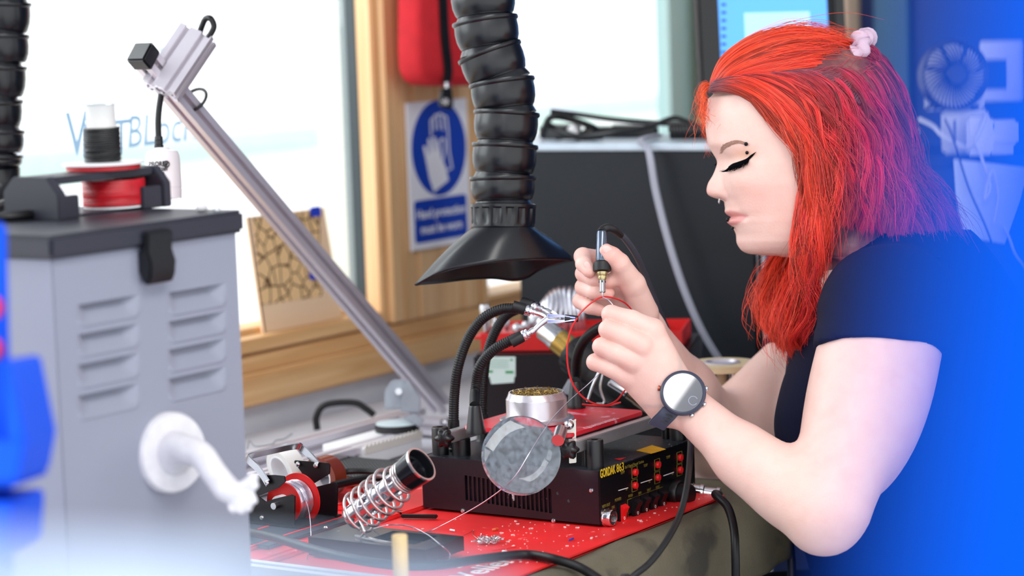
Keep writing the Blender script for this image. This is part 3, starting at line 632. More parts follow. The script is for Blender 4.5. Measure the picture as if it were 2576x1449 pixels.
# laser-cut card on the window ledge
k0, k1, k2, k3 = (621, 546), (815, 522), (862, 803), (664, 836)
ledge = zr1 + .008
yl = YW + .02
B0, B1 = Wp(664, 838, yl), Wp(862, 806, yl); B0, B1 = A3(B0[0], yl, zr1 + .0005), A3(B1[0], yl, zr1 + .0005)
up = nrm(Wp(621, 546, yl) - Wp(664, 838, yl)); 
T0 = Wp(621, 546, yl + .014); T1 = Wp(815, 522, yl + .014)
cdm = mat('card_wood', (240, 208, 172), .55)
vor = mat('laser_cut_card', (236, 196, 140), .6); nt = vor.node_tree
tcn = nt.nodes.new('ShaderNodeTexCoord'); vn = nt.nodes.new('ShaderNodeTexVoronoi'); vn.feature = 'DISTANCE_TO_EDGE'; vn.inputs['Scale'].default_value = 52
nt.links.new(tcn.outputs['Object'], vn.inputs['Vector']); rr_ = nt.nodes.new('ShaderNodeValToRGB'); rr_.color_ramp.elements[0].position = .03; rr_.color_ramp.elements[1].position = .075
rr_.color_ramp.elements[0].color = lin((74, 40, 14)) + (1,); rr_.color_ramp.elements[1].color = lin((238, 200, 146)) + (1,); nt.links.new(vn.outputs['Distance'], rr_.inputs[0]); nt.links.new(rr_.outputs[0], nt.nodes['Principled BSDF'].inputs['Base Color'])
crd = thing('engraved_card', 'pale wooden card with dark laser-cut cell pattern leaning on the window ledge', 'wooden card', (B0 + B1) / 2)
cn_ = nrm(np.cross(B1 - B0, T0 - B0)); 
MB().prism([B0, B1, T1, T0], -cn_ * .004 if cn_[1] < 0 else cn_ * .004).build('card_board', cdm, crd)
fn_ = cn_ if cn_[1] < 0 else -cn_
def cdp(u, v): return (B0 * (1 - u) + B1 * u) * (1 - v) + (T0 * (1 - u) + T1 * u) * v + fn_ * .0007
MB().prism([cdp(.02, .24), cdp(.78, .22), cdp(.93, .985), cdp(.07, .985)], -fn_ * .0006).build('cell_pattern', vor, crd)
MB().prism([cdp(0, 0) , cdp(.018, 0), cdp(.018, 1), cdp(0, 1)], -fn_ * .0005).build('burnt_edge', mat('burnt_brown', (96, 52, 30), .7), crd)
for u, v in ((.655, .38), (.80, .93)):
    q = cdp(u, v) + fn_ * .001; e1 = nrm(B1 - B0); e2 = nrm(T0 - B0); MB().prism([q, q + e1 * .02, q + e1 * .02 + e2 * .013, q + e2 * .013], fn_ * .0015).build('blue_chip', mat('deep_blue_chip', (16, 60, 200), .5), crd)

# ================================================================== profile lamp stand
def tslot(s):   # one quarter mirrored: 20 mm profile section
    a, b, c, e = s / 2, s * .15, s * .29, s * .2
    q = [(a, a), (b, a), (b, a - s * .09), (c, a - s * .09), (c * .6, c * .62)]
    top = [(a, a), (b, a), (b, a * .82), (c, a * .82), (b * .8, a * .4), (-b * .8, a * .4), (-c, a * .82), (-b, a * .82), (-b, a)]
    out = []
    for k in range(4):
        ca, sa = [(1, 0), (0, 1), (-1, 0), (0, -1)][k]
        out += [(x * ca - y * sa, x * sa + y * ca) for x, y in top]
    return out
def profile(mb, p0, p1, e1, e2, offs=((0, 0),), s=.02):
    for ox, oy in offs:
        mb.prism([np.asarray(p0) + e1 * (x + ox) + e2 * (y + oy) for x, y in tslot(s)], np.asarray(p1) - np.asarray(p0))
    return mb
YB = 1.74
ls = thing('lamp_stand', 'tall slanted aluminium profile stand with hinged foot and cross piece at its top', 'lamp stand', (2.3, 1.74, TZ))
p0, p1 = Wp(1112, 1064, YB), Wp(372, 155, YB); p0[2] = max(p0[2], TZ + .013)
bx = nrm(p1 - p0); e1 = nrm(np.cross(bx, A3(0, 1, 0))); s2 = math.sqrt(.5)
ea, eb = e1, A3(0, 1, 0)
profile(MB(), p0, p1, ea, eb, s=.0215).build('boom', 'alu', ls, ang=25)
MB().prism([p1 + ea * x + eb * y for x, y in ((-.0125, -.0125), (.0125, -.0125), (.0125, .0125), (-.0125, .0125))], bx * .018).build('end_cap', 'black', ls, bevel=.002)
# cross piece: two profiles side by side
cxd = nrm(CR * .51 + CU * .86 + CF * .35); wd = CR * .91 - CU * .41 - CF * .32; wd = nrm(wd - cxd * np.dot(wd, cxd)); nf = nrm(np.cross(cxd, wd)); nf = nf if np.dot(nf, CF) < 0 else -nf
bq = Wp(450, 158, YB); dC_ = np.dot(bq - C0, CF) - .026; hl = .039
cen = P(452, 157, dC_)
profile(MB(), cen - cxd * hl, cen + cxd * hl, wd, nf, ((-.0102, 0), (.0102, 0)), s=.0204).build('cross_piece', 'alu', ls, ang=25)
bx2 = -wd
g0 = cen + cxd * hl - nf * .012; MB().prism([g0 - wd * .019, g0 - wd * .036 - cxd * .03, g0 - cxd * .045 - wd * .019], -nf * .003).build('gusset_plate', mat('clear_blue_plastic', (190, 212, 240), .3), ls)
cpts = [P(524, 96, dC_), P(538, 68, dC_), P(530, 47, dC_), P(517, 48, dC_ + .005), P(508, 66, dC_ + .008), P(500, 92, dC_ + .012)]
MB().tube(spl(cpts, 8), .0032, 10).build('cable_loop', 'cable', ls)
def hoop(px, py, name):
    c = Wp(px, py, YB); pts = [c + ea * (.0125 if abs(math.cos(a)) > abs(math.sin(a)) else .0125) * math.cos(a) * 1.25 + eb * .0125 * math.sin(a) * 1.25 for a in np.linspace(0, 2 * math.pi, 24, endpoint=False)]
    MB().tube(pts, .0018, 8, closed=True).build(name, 'rubber', ls)
hoop(488, 252, 'cable_tie')
# foot: hinge bracket, rails, cross bar
hb = P(1003, 1000, 2.86)
MB().prism([P(967, 1030, 2.85), P(967, 985, 2.85), P(985, 955, 2.85), P(1018, 955, 2.85), P(1040, 985, 2.85), P(1040, 1030, 2.85)], CF * .01).build('hinge_cheek', 'aludull', ls, bevel=.002)
MB().prism([P(1010, 1038, 2.84), P(1010, 985, 2.84), P(1026, 952, 2.84), P(1058, 1000, 2.84), P(1058, 1038, 2.84)], CF * .006).build('hinge_cheek', 'aludull', ls, bevel=.0015)
MB().cyl(P(1003, 985, 2.835), P(1003, 985, 2.87), .004, n=14).build('hinge_pin', 'steel', ls)
r0, r1 = G(520, 1166, TZ + .021), G(1075, 1032, TZ + .021)
yr = (r0[1] + r1[1]) / 2
profile(MB(), A3(1.9, yr, TZ + .0125), A3(r1[0], yr, TZ + .0125), A3(0, 1, 0), EZ, s=.022).build('base_rail', 'alu', ls, ang=25)
yr2 = yr - .085
profile(MB(), A3(1.86, yr2, TZ + .0125), A3(G(1050, 1090, TZ + .02)[0], yr2, TZ + .0125), A3(0, 1, 0), EZ, s=.022).build('base_rail', 'alu', ls, ang=25)
profile(MB(), A3(r1[0] - .05, yr2 + .011, TZ + .0125), A3(r1[0] - .05, yr - .011, TZ + .0125), A3(1, 0, 0), EZ, s=.02).build('cross_bar', 'alu', ls, ang=25)
MB().prism([P(1012, 1052, 2.83), P(1055, 1075, 2.83), P(1068, 1058, 2.83), P(1045, 1040, 2.83)], CF * .012).build('corner_brace', 'aludull', ls, bevel=.001)
# ceramic holder on its cord
dL = dC_
lh = thing('ceramic_lamp_holder', 'white ceramic lamp holder with black print hanging on a cord from the stand', 'lamp holder', P(405, 440, dL))
cp = spl([P(415, 190, dL), P(405, 240, dL), P(398, 300, dL), P(400, 372, dL)], 8)
MB().tube(cp, .0033, 10).build('cord', 'cable', lh)
MB().lathe([(.0042, 0), (.0045, .004), (.0038, .0042), (.0045, .0045), (.0045, .009), (.0038, .0092), (.005, .0095), (.005, .013)], P(399, 343, dL), P(400, 375, dL) - P(399, 343, dL), 16).build('strain_relief', 'rubber', lh)
c = P(408, 372, dL); dn = nrm(P(413, 500, dL) - P(408, 372, dL)); ph = np.linalg.norm(P(413, 500, dL) - c)
MB().lathe([(0, 0), (.008, 0), (.010, .002), (.0165, .004), (.0182, .008), (.0187, .013), (.0195, ph * .78), (.0188, ph * .785), (.0188, ph * .80), (.0195, ph * .805), (.019, ph), (.014, ph), (.014, ph * .85), (0, ph * .85)], c, dn, 36).build('ceramic_body', mat('glazed_ceramic', (236, 228, 230), .25), lh)
up_ = -dn; rt = nrm(np.cross(up_, -CF)) ; rt = rt if np.dot(rt, CR) > 0 else -rt
def curved_text(body, px, py, size):
    q = P(px, py, dL) ; q = q - CF * .0196; return text('lettering', body, q, rt, up_, size, 'blackink', lh, .0002, bold=.0002, sx=.74)
curved_text('PROREP', 381, 422, .0078); curved_text('200W 230V', 388, 433, .0048); curved_text('Dimming', 394, 441, .0038); curved_text('50Hz', 404, 447.5, .0038); curved_text('2020', 404, 454, .0038)
mb = MB(); q = P(425, 415, dL) - CF * .0194; mb.tube([q + (rt * math.cos(a) + up_ * math.sin(a)) * .0032 for a in np.linspace(0, 2 * math.pi, 20, endpoint=False)], .0006, 6, closed=True); mb.build('round_mark', 'blackink', lh)
mb = MB(); mb.prism([q + rt * .0025 + up_ * .0018, q - rt * .0022 - up_ * .0006, q + rt * .0006 - up_ * .0024], -CF * .0004); mb.build('round_mark', 'blackink', lh)
# black cable loop by the wall
tag(MB().tube(spl([P(798, 1082, 2.98), P(796, 1050, 2.98), P(812, 1022, 2.98), P(850, 1013, 2.98), P(895, 1014, 2.98), P(920, 1028, 2.98), P(942, 1045, 2.98)], 8), .0042, 10).build('black_cable', 'cable'), 'thick black cable arching over the aluminium rail by the white wall', 'cable')
for lab, pts in (('thin dark wire end bent into a peak on the rail near the grey cabinet', [(622, 1128), (628, 1110), (640, 1122), (660, 1122), (688, 1117)]), ('thin loose dark wire curling up from the aluminium rail', [(686, 1118), (695, 1108), (715, 1104), (735, 1091)])):
    tag(MB().tube(spl([G(x, y, TZ + .026) for x, y in pts], 6), .0008, 6).build('loose_wire', 'grey'), lab, 'wire')

# ================================================================== small things behind the reel dispenser
# white box with serrated edge, black puck on it
b0 = G(915, 1178); b1 = G(1062, 1172); zz = TZ + .033
wx0, wx1, wy = 2.158, 2.262, 1.625
def W2(px, py, Y): return Wp(px, py, Y)
bxl, bxr = W2(916, 1120, wy)[0], W2(1062, 1110, wy)[0]; zb0 = W2(980, 1100, wy)[2]
wbx = thing('white_box', 'white cardboard box with serrated cutter edge beside the black preheater', 'box', A3((bxl + bxr) / 2, wy, TZ))
MB().box2((bxl, wy, TZ + .001), (bxr, wy + .06, zb0 - .004)).build('carton', 'white', wbx, bevel=.001)
nt_ = 15; sp_ = (bxr - bxl) / nt_; poly = [A3(bxl, wy - .001, zb0 - .012)] + [A3(bxl + sp_ * (k * .5), wy - .001, zb0 - .004 + (.004 if k % 2 else 0)) for k in range(2 * nt_ + 1)] + [A3(bxr, wy - .001, zb0 - .012)]
MB().prism(poly, (0, .001, 0)).build('serrated_edge', mat('cutter_edge', (222, 216, 206), .4), wbx)
pk = P(1000, 1094, W2(1000, 1094, wy + .03) @ np.zeros(3) + 2.80)
pc = A3(W2(1000, 1094, wy + .03)[0], wy + .03, zb0 - .0035)
pk = thing('black_puck', 'black round tin with white paper lid standing on the white box', 'tin', pc)
MB().lathe([(.026, 0), (.0262, .001), (.0262, .0078), (.0255, .0085)], pc, EZ, 40).build('tin_body', 'black', pk)
MB().lathe([(.0252, .0084), (.0252, .0094), (0, .0094)], pc, EZ, 40).build('paper_lid', mat('pale_lid', (206, 222, 226), .4), pk)
# orange serrated disc leaning behind it
oc = P(905, 1165, 2.77); mb = MB(); n = 40
mb.prism([oc + (CR * math.cos(2 * math.pi * k / n) + CU * math.sin(2 * math.pi * k / n)) * (.0175 if k % 2 else .0160) for k in range(n)], CF * .006)
tag(mb.build('orange_tape_roll', mat('orange_plastic', (214, 92, 52), .5)), 'orange toothed disc peeping out behind the white box', 'tape')
# tape rolls
def tape(px, py, d, r, w, m1, name, label, ax):
    c = P(px, py, d); t = thing(name, label, 'tape', c)
    MB().ring([(r * .72, -w / 2), (r, -w / 2), (r, w / 2), (r * .72, w / 2)], c, ax, 40).build('tape_winding', m1, t)
    MB().ring([(r * .66, -w / 2 - .0005), (r * .715, -w / 2 - .0005), (r * .715, w / 2 + .0005), (r * .66, w / 2 + .0005)], c, ax, 40).build('core', 'white', t)
tape(722, 1178, 2.56, .024, .018, mat('white_tape', (224, 222, 218), .5), 'white_tape_roll', 'white tape roll standing behind the reel dispenser handle', nrm(EX * .75 + EY * .6 + EZ * .25))
tape(815, 1200, 2.53, .022, .02, mat('amber_tape', (120, 48, 30), .2), 'amber_tape_roll', 'dark amber tape roll behind the dispenser end plate', nrm(EX * .5 + EY * .8))
# mesh tray with orange contents
trc = G(905, 1215); tm = thing('mesh_tray', 'black wire mesh tray with orange bits behind the spring stand', 'tray', flat(trc, TZ))
mb = MB()
for k in range(22):
    a = k / 21; mb.tube([flat(trc, TZ + .016) + A3(-.05 + .1 * a, -.04, 0), flat(trc, TZ + .016) + A3(-.05 + .1 * a, .06, 0)], .0007, 5)
    mb.tube([flat(trc, TZ + .016) + A3(-.05, -.04 + .1 * a, 0), flat(trc, TZ + .016) + A3(.05, -.04 + .1 * a, 0)], .0007, 5)
mb.build('wire_mesh', 'black', tm)
mb = MB(); q = flat(trc, TZ + .0165); mb.tube([q + A3(-.05, -.04, 0), q + A3(.05, -.04, 0), q + A3(.05, .06, 0), q + A3(-.05, .06, 0)], .002, 6, closed=True); mb.build('tray_rim', 'black', tm)
for x in (-.045, .045):
    for y in (-.035, .055): MB().cyl(flat(trc, TZ + .001) + A3(x, y, 0), flat(trc, TZ + .016) + A3(x, y, 0), .002, n=8).build('foot', 'black', tm)
for k, (x, y) in enumerate(((885, 1212), (930, 1205), (955, 1228))):
    o = MB().box(G(x, y, TZ + .021), (.014, .02, .006), (EX, EY, EZ)).build('orange_clip', bpy.data.materials['orange_plastic'], bevel=.001); tag(o, 'small orange plastic clip on the wire mesh tray, ' + ('nearest the reel dispenser', 'under the black cables', 'nearest the spring stand')[k], 'clip', 'orange clips on the mesh tray')
tag(MB().tube(spl([G(x, y, TZ + .03) for x, y in ((842, 1192), (880, 1186), (930, 1186), (985, 1192))], 8), .0034, 8).build('black_cable', 'cable'), 'upper of two short black cables lying over the mesh tray', 'cable')
tag(MB().tube(spl([G(x, y, TZ + .028) for x, y in ((838, 1222), (880, 1212), (930, 1203), (985, 1200))], 8), .0044, 8).build('black_cable', 'cable'), 'lower thicker black cable lying over the mesh tray', 'cable')
o = MB().lathe([(.012, 0), (.016, .004), (.016, .018), (.012, .022), (.006, .022), (.006, .0)], G(862, 1262) + EZ * .004, (1, 0, .2), 20).build('plastic_bobbin', 'red'); tag(o, 'red plastic reel end lying right beside the dispenser', 'knob')
# ================================================================== preheater (black hotplate box) and its clamp rails
DX0, DX1, DY0, DY1, DZ0, DZ1 = 1.974, 2.165, 1.199, 1.409, TZ + .0095, .8225
zf = TZ + .0068
dv = thing('preheater', 'worn black hotplate preheater with yellow lettering, red buttons and rocker switches on the red mat', 'preheater', A3((DX0 + DX1) / 2, (DY0 + DY1) / 2, zf))
def dl(px, py, off=0.0): q = Xp(px, py, DX0 - off); return q      # on the vented side
def dp_(px, py, off=0.0): return Wp(px, py, DY0 - off)             # on the control panel
slots = []
for k in range(20):
    a = dl(1172 + k * 11.1, 1196 + k * 1.75); s = DY1 - a[1]; slots.append((s - .0016, s + .0016, dl(1172 + k * 11.1, 1258 + k * 1.72)[2] - DZ0, a[2] - DZ0))
mb = MB(); holes_panel(mb, A3(DX0, DY1, DZ0), A3(0, -1, 0), EZ, DY1 - DY0, DZ1 - DZ0, slots, .002); mb.build('vented_side', 'chipped', dv)
mb = MB(); mb.box2((DX0 + .002, DY0 + .0005, DZ0), (DX1, DY1, DZ0 + .004)); mb.box2((DX0 + .0005, DY0 + .0002, DZ1 - .003), (DX1, DY1, DZ1)); mb.box2((DX1 - .002, DY0, DZ0), (DX1, DY1, DZ1)); mb.box2((DX0 + .002, DY1 - .002, DZ0), (DX1, DY1, DZ1)); mb.box2((DX0 + .006, DY0 + .004, DZ0), (DX0 + .007, DY1 - .004, DZ1 - .004))
mb.build('case', speckle(mat('dusty_black_top', (30, 36, 44), .42), (120, 126, 134), .66, 260, 4), dv)
MB().box2((DX0, DY0 - .0012, DZ0), (DX1, DY0 + .001, DZ1 - .001)).build('control_panel', mat('panel_black', (10, 9, 12), .3), dv, bevel=.0006)
for k in range(4):
    x, y = (DX0 + .03, DX1 - .03)[k % 2], (DY0 + .02, DY1 - .02)[k // 2]; MB().cyl((x, y, zf), (x, y, DZ0 + .001), .010).build('foot', 'rubber', dv)
for px, py in ((1090, 1292), (1165, 1285), (1393, 1310), (1488, 1234)): screw(dv, dl(px, py), (-1, 0, 0), .0024)
for px, py, r in ((1403, 1241, .0016), (1431, 1260, .0016)): MB().cyl(dl(px, py, -.0005), dl(px, py, .0003), r, n=12).build('screw_hole', 'blackink', dv)
# front panel furniture
xd1, zd1 = (1, 0, 0), (0, 0, 1)
text('lettering', 'GORDAK', dp_(1510, 1203, .0014), xd1, zd1, .0118, mat('panel_yellow', (206, 172, 30), .6), dv, sx=.58, bold=.0003)
text('lettering', '863', dp_(1551, 1189, .0014), xd1, zd1, .0118, bpy.data.materials['panel_yellow'], dv, sx=.85, bold=.0001)
tiny = [('3in1 Digital Repair Station', 1572, 1180, .0052), ('TEMP', 1561, 1194, .005), ('TEMP', 1619, 1176, .005), ('TEMP', 1676, 1155, .005), ('POWER', 1547, 1263, .0052), ('NEV-OUT', 1515, 1279, .0052), ('ON', 1539, 1281, .005), ('HOLD', 1581, 1252, .0046), ('FAN', 1606, 1245, .0046), ('HEAT', 1628, 1237, .0046), ('HEAT', 1650, 1230, .0046), ('GUN', 1630, 1288, .0046), ('SEL', 1574, 1234, .004), ('SEL', 1632, 1215, .004), ('SEL', 1690, 1195, .004)]
for s, px, py, sz in tiny: text('lettering', s, dp_(px, py, .0014), xd1, zd1, sz * .85, 'yellowink', dv, sx=.8)
for px, py in ((1596, 1188), (1596, 1221), (1653, 1169), (1653, 1201), (1709, 1151), (1709, 1182)):
    c = dp_(px, py, .0012); n_ = A3(0, -1, 0)
    f1 = MB()
    for sx_, sz_ in ((-1, 0), (1, 0), (0, -1), (0, 1)): f1.box(c + A3(sx_ * .0052, -.0002, sz_ * .0058), (.0005 if sx_ else .0104, .0005, .0116 if sx_ else .0005))
    f1.build('button_frame', 'yellowink', dv)
    MB().lathe([(.0036, 0), (.0036, .002), (.003, .0032), (0, .0036)], c, n_, 20).build('red_button', mat('button_red', (226, 26, 30), .35) if 'button_red' not in bpy.data.materials else bpy.data.materials['button_red'], dv)
    text('lettering', '+' if py in (1188, 1169, 1151) else '-', dp_(px + 7, py + 1, .0014), xd1, zd1, .006, 'yellowink', dv)
for a, b in (((1556, 1234), (1580, 1227)), ((1612, 1215), (1640, 1206)), ((1669, 1197), (1695, 1188))):
    MB().strip([dp_(*a, .0015), dp_(*b, .0015)], (0, 0, 1), .0007, .0003).build('printed_line', 'whiteink', dv)
# rocker switches
def rocker(px, py, m1, w=.0105, h=.0185):
    c = dp_(px, py, .0012)
    sw = MB().box(c + A3(0, -.001, 0), (w + .003, .003, h + .003)).build('switch_frame', 'black', dv, bevel=.0006)
    mb = MB(); a = c + A3(-w / 2, 0, 0); t, m_, b = A3(0, -.0015, h / 2), A3(0, -.0052, .003), A3(0, -.0028, -h / 2)
    L = [a + A3(0, -.0005, h / 2), a + t, a + A3(0, -.0070, h / 2 - .0035), a + A3(0, -.0034, -.001), a + A3(0, -.0030, -h / 2), a + A3(0, -.0005, -h / 2)]
    mb.prism(L, (w, 0, 0)).build('rocker', m1, sw, bevel=.0004)
    text('lettering', 'O', c + A3(-.0016, -.0036, -h * .36), (1, 0, 0), (0, 0, 1), .0048, 'whiteink', sw, sx=.8)
rocker(1563, 1290, bpy.data.materials['button_red'])
for px, py in ((1597, 1277), (1619, 1269), (1641, 1261), (1663, 1254)): rocker(px, py, 'black')
q = [dp_(1580, 1306, .0014), dp_(1668, 1276, .0014), dp_(1667, 1228, .0014), dp_(1579, 1254, .0014)]
zlo, zhi = (q[0][2] + q[1][2]) / 2, (q[2][2] + q[3][2]) / 2; mb = MB()
for a, b in ((A3(q[0][0], DY0 - .0014, zlo), A3(q[1][0], DY0 - .0014, zlo)), (A3(q[3][0], DY0 - .0014, zhi), A3(q[2][0], DY0 - .0014, zhi))): mb.strip([a, b], (0, 0, 1), .0006, .0003)
for x in (q[0][0], q[1][0]): mb.strip([A3(x, DY0 - .0014, zlo), A3(x, DY0 - .0014, zhi)], (1, 0, 0), .0006, .0003)
mb.build('printed_frame', 'yellowink', dv)
# round connector, knob, aviation plug
c = dp_(1524, 1301, .001); n_ = A3(0, -1, 0)
sk = MB().ring([(.0068, 0), (.0092, 0), (.0092, .001), (.0084, .0015), (.0086, .007), (.0078, .0085), (.0068, .0085)], c, n_, 32).build('round_socket', 'chrome', dv)
MB().cyl(c, c + n_ * .006, .0069, n=24).build('insert', 'black', sk)
for a in range(4): t = a * math.pi / 2 + .6; p = c + n_ * .006 + A3(math.cos(t), 0, math.sin(t)) * .0036; MB().cyl(p, p + n_ * .0015, .0009, n=8).build('pin', 'chrome', sk)
c = dp_(1697, 1240, .001)
MB().lathe([(.0135, 0), (.0135, .006), (.0125, .0075), (.0105, .008), (.0100, .019), (.0085, .0205), (0, .0205)], c, n_, 36).build('knob', 'black', dv)
c = A3(DX1 - .012, DY0 - .0012, dp_(1738, 1222)[2] - .004)
ct = MB().lathe([(.0085, 0), (.0085, .003), (.0075, .0035), (.0075, .010), (.0085, .0105), (.0085, .014), (.006, .015), (.006, .027), (.007, .0275), (.007, .031), (.005, .032)], c, nrm(A3(.35, -.9, -.12)), 24).build('plug', 'chrome', dv)
pe = c + nrm(A3(.35, -.9, -.12)) * .03
tag(MB().tube(spl([pe, P(1800, 1245, 2.40), P(1830, 1275, 2.37), P(1846, 1330, 2.34), P(1850, 1400, 2.33), P(1852, 1500, 2.34), P(1860, 1640, 2.36), G(1900, 2700, 0.01)], 10), .0042, 12).build('black_cable', 'cable'), 'black cable hanging over the bench edge from the chrome plug of the preheater', 'cable')
# yellow sticker, dust on the top
q = [G(1601, 1134, DZ1), G(1640, 1121, DZ1), G(1675, 1131, DZ1), G(1638, 1142, DZ1)]
MB().prism([A3(p[0], p[1], DZ1 + .0002) for p in q], (0, 0, .0004)).build('yellow_sticker', 'yellow', dv)
MB().prism([A3(*(G(x, y, DZ1)[:2]), DZ1 + .0002) for x, y in ((1546, 1155), (1575, 1152), (1560, 1159))], (0, 0, .0004)).build('red_scrap', 'redwire', dv)
# corner posts, rails, knobs
def post(px0, py0, py1, x, y):
    h = Xp(px0, py0, x)[2] if False else None
    return MB().ring([(.0035, 0), (.0085, 0), (.0085, .027), (.0078, .0282), (.0035, .0282)], A3(x, y, DZ1), EZ, 28).build('corner_post', 'black', dv)
a = G(1091, 1143, DZ1); b = G(1495, 1179, DZ1); c = G(1704, 1107, DZ1)
post(0, 0, 0, a[0] + .004, a[1] - .006); post(0, 0, 0, b[0] + .004, b[1] + .001); post(0, 0, 0, DX1 - .012, b[1] + .001); post(0, 0, 0, DX1 - .012, a[1] - .006)
rz = .8455
ra, rb_ = G(1112, 1100, rz + .005), G(1455, 1140, rz + .003)
RA, RB = 1.373, 1.226
for y, nm in ((RA, 0), (RB, 1)):
    MB().box2((DX0 - .004, y - .0052, rz - .0065), (DX1 + .02, y + .0052, rz + .0052)).build('clamp_rail', mat('brushed_rail', (200, 200, 202), .36, .75, var=.08) if nm == 0 else bpy.data.materials['brushed_rail'], dv, bevel=.0008)
    for x in (DX0 + .02, DX1 - .01): MB().cyl((x, y, DZ1 - .001), (x, y, rz - .006), .004 if nm else .0095, n=20).build('rail_support', 'black', dv)
def star(c, ax_):
    u, w = perp(ax_); n = 40; prof = [(0, .75), (.0015, .95), (.006, 1), (.010, .9), (.012, .55)]
    pv = []
    for h, k in prof:
        for i in range(n):
            t = 2 * math.pi * i / n; rr = .0088 * k * (1 + .16 * math.cos(6 * t)); pv.append(c + ax_ * h + (u * math.cos(t) + w * math.sin(t)) * rr)
    ff = [(i * n + k, i * n + (k + 1) % n, (i + 1) * n + (k + 1) % n, (i + 1) * n + k) for i in range(len(prof) - 1) for k in range(n)] + [tuple(range(n)), tuple((len(prof) - 1) * n + k for k in range(n))]
    return MB().add(pv, ff).build('star_knob', 'black', dv, ang=50)
star(A3(DX0 - .006, RA, rz - .001), nrm(A3(-1, -.25, .05))); star(A3(DX0 - .006, RB, rz - .002), nrm(A3(-1, -.25, .05)))

# ================================================================== helping-hands plate with gooseneck arms
pz = rz + .0056
hh = thing('helping_hands', 'worn red base plate with four black gooseneck clip arms on the preheater rails', 'helping hands', A3(2.06, 1.3, pz))
ya, yb2 = 1.2335, 1.362
xl, xr = DX0 + .004, G(1640, 1040, pz + .004)[0] + .012
zt_ = pz + .0045
poly = rrect(A3(xl, 0, yb2), A3(xr, 0, ya), .012, 0, 6)
MB().prism([A3(p[0], p[2], pz + .0003) for p in poly], (0, 0, .0042)).build('base_plate', 'redplate', hh, bevel=.0006)
poly = rrect(A3(xl + .001, 0, yb2 - .001), A3(xr - .001, 0, ya + .001), .012, 0, 6)
MB().prism([A3(p[0], p[2], pz - .0012) for p in poly], (0, 0, .0014)).build('rubber_sheet', mat('dark_edge', (60, 46, 50), .4, .5), hh)
text('lettering', 'QUADHANDS', G(1478, 1078, zt_ + .0002), (1, .0, 0), (0, 1, 0), .010, mat('faded_white_print', (240, 190, 200), .6), hh)
def neck(pts, r=.0052):
    mb = MB(); p = spl(pts, 16); seg = np.linalg.norm(np.diff(p, axis=0), axis=1); L = np.concatenate([[0], np.cumsum(seg)]); n = int(L[-1] / .0007)
    s = np.linspace(0, L[-1], n); q = np.stack([np.interp(s, L, p[:, k]) for k in range(3)], 1)
    rr = r * (1 + .055 * np.cos(s / .0024 * 2 * math.pi)); mb.tube(q, rr, 14); return mb.build('gooseneck', 'cable', hh, ang=80)
def cone(px, py):
    c = G(px, py, zt_ + .0001); mb = MB(); mb.lathe([(.0098, 0), (.0098, .003), (.0092, .0045), (.0060, .0265), (.0052, .028)], c, EZ, 32); mb.build('cone_foot', 'black', hh); return c
def clip(pa, pb, pc_, pd, rr=.0036, jaw=True):
    """pa end of the neck, pb after the nut, pc_ start of the jaws, pd tip"""
    pa, pb, pc_, pd = map(np.asarray, (pa, pb, pc_, pd)); ax_ = nrm(pb - pa); L = np.linalg.norm(pb - pa)
    MB().lathe([(.0058, -.012), (.006, 0), (.0056, .001)], pa, ax_, 18).build('end_sleeve', 'rubber', hh)
    MB().lathe([(.005, .001), (.0056, .002), (.0056, .004), (.0046, .0045), (.0052, .0055), (.0052, .0075), (.0028, .008), (.0028, .010), (.0034, .0105), (.0034, L)], pa, ax_, 18).build('nut', 'chrome', hh)
    axj = nrm(pd - pc_); Lj = np.linalg.norm(pd - pc_); u = nrm(np.cross(axj, CF)); w = np.cross(axj, u)
    cl_ = MB().tube(spl([pb, (pb + pc_) / 2 + u * .0006, pc_], 6), np.linspace(.0024, .0034, 13), 10).build('clip_shank', 'chrome', hh)
    mb = MB()
    for sgn in (-1, 1):
        o = u * sgn
        mb.prism([pc_ + o * .0012 - w * .003, pc_ + o * .0044 - w * .003, pc_ + axj * Lj * .45 + o * .0042 - w * .003, pd + o * .0018 - w * .002, pd + o * .0002 - w * .002, pc_ + axj * Lj * .5 + o * .0012 - w * .003], w * .006)
    mb.build('clip_jaw', 'chrome', cl_, bevel=.0003)
    if jaw: MB().tube([pc_ + axj * Lj * .62, pc_ + axj * Lj * .8, pd + axj * .002], [.0042, .0039, .0031], 12).build('clip_boot', 'rubber', cl_)
c1 = cone(1197, 1090); c2 = A3(0, 0, 0); c4 = cone(1450, 1026)
dA = 2.40
neck([c1 + EZ * .027, P(1196, 985, 2.42), P(1206, 925, 2.415), P(1240, 882, 2.41), P(1288, 855, 2.405), P(1312, 847, 2.40)])
clip(P(1312, 847, 2.40), P(1344, 830, 2.40), P(1378, 801, 2.40), P(1449, 802, 2.395))
c2 = G(1141, 1072, zt_ - .02); c2 = A3(DX0 + .016, a[1] - .028 + .012, 0); c2 = P(1141, 1068, 2.475)
c2b = A3(c2[0], c2[1], DZ1)
MB().lathe([(.0075, 0), (.0075, .003), (.0062, .004), (.006, c2[2] - DZ1 + .004)], c2b, EZ, 20).build('cone_foot', 'black', hh)
neck([c2, P(1143, 995, 2.475), P(1152, 925, 2.47), P(1176, 855, 2.47), P(1212, 804, 2.465), P(1258, 779, 2.46), P(1300, 776, 2.455), P(1318, 778, 2.455)])
clip(P(1318, 778, 2.455), P(1345, 786, 2.455), P(1372, 797, 2.455), P(1400, 802, 2.45), jaw=False)
c3 = P(1213, 1040, 2.53); c3b = A3(c3[0], c3[1], zt_ if c3[1] < yb2 else DZ1)
MB().lathe([(.0075, 0), (.0062, .003), (.006, max(.004, c3[2] - c3b[2]))], c3b, EZ, 20).build('cone_foot', 'black', hh)
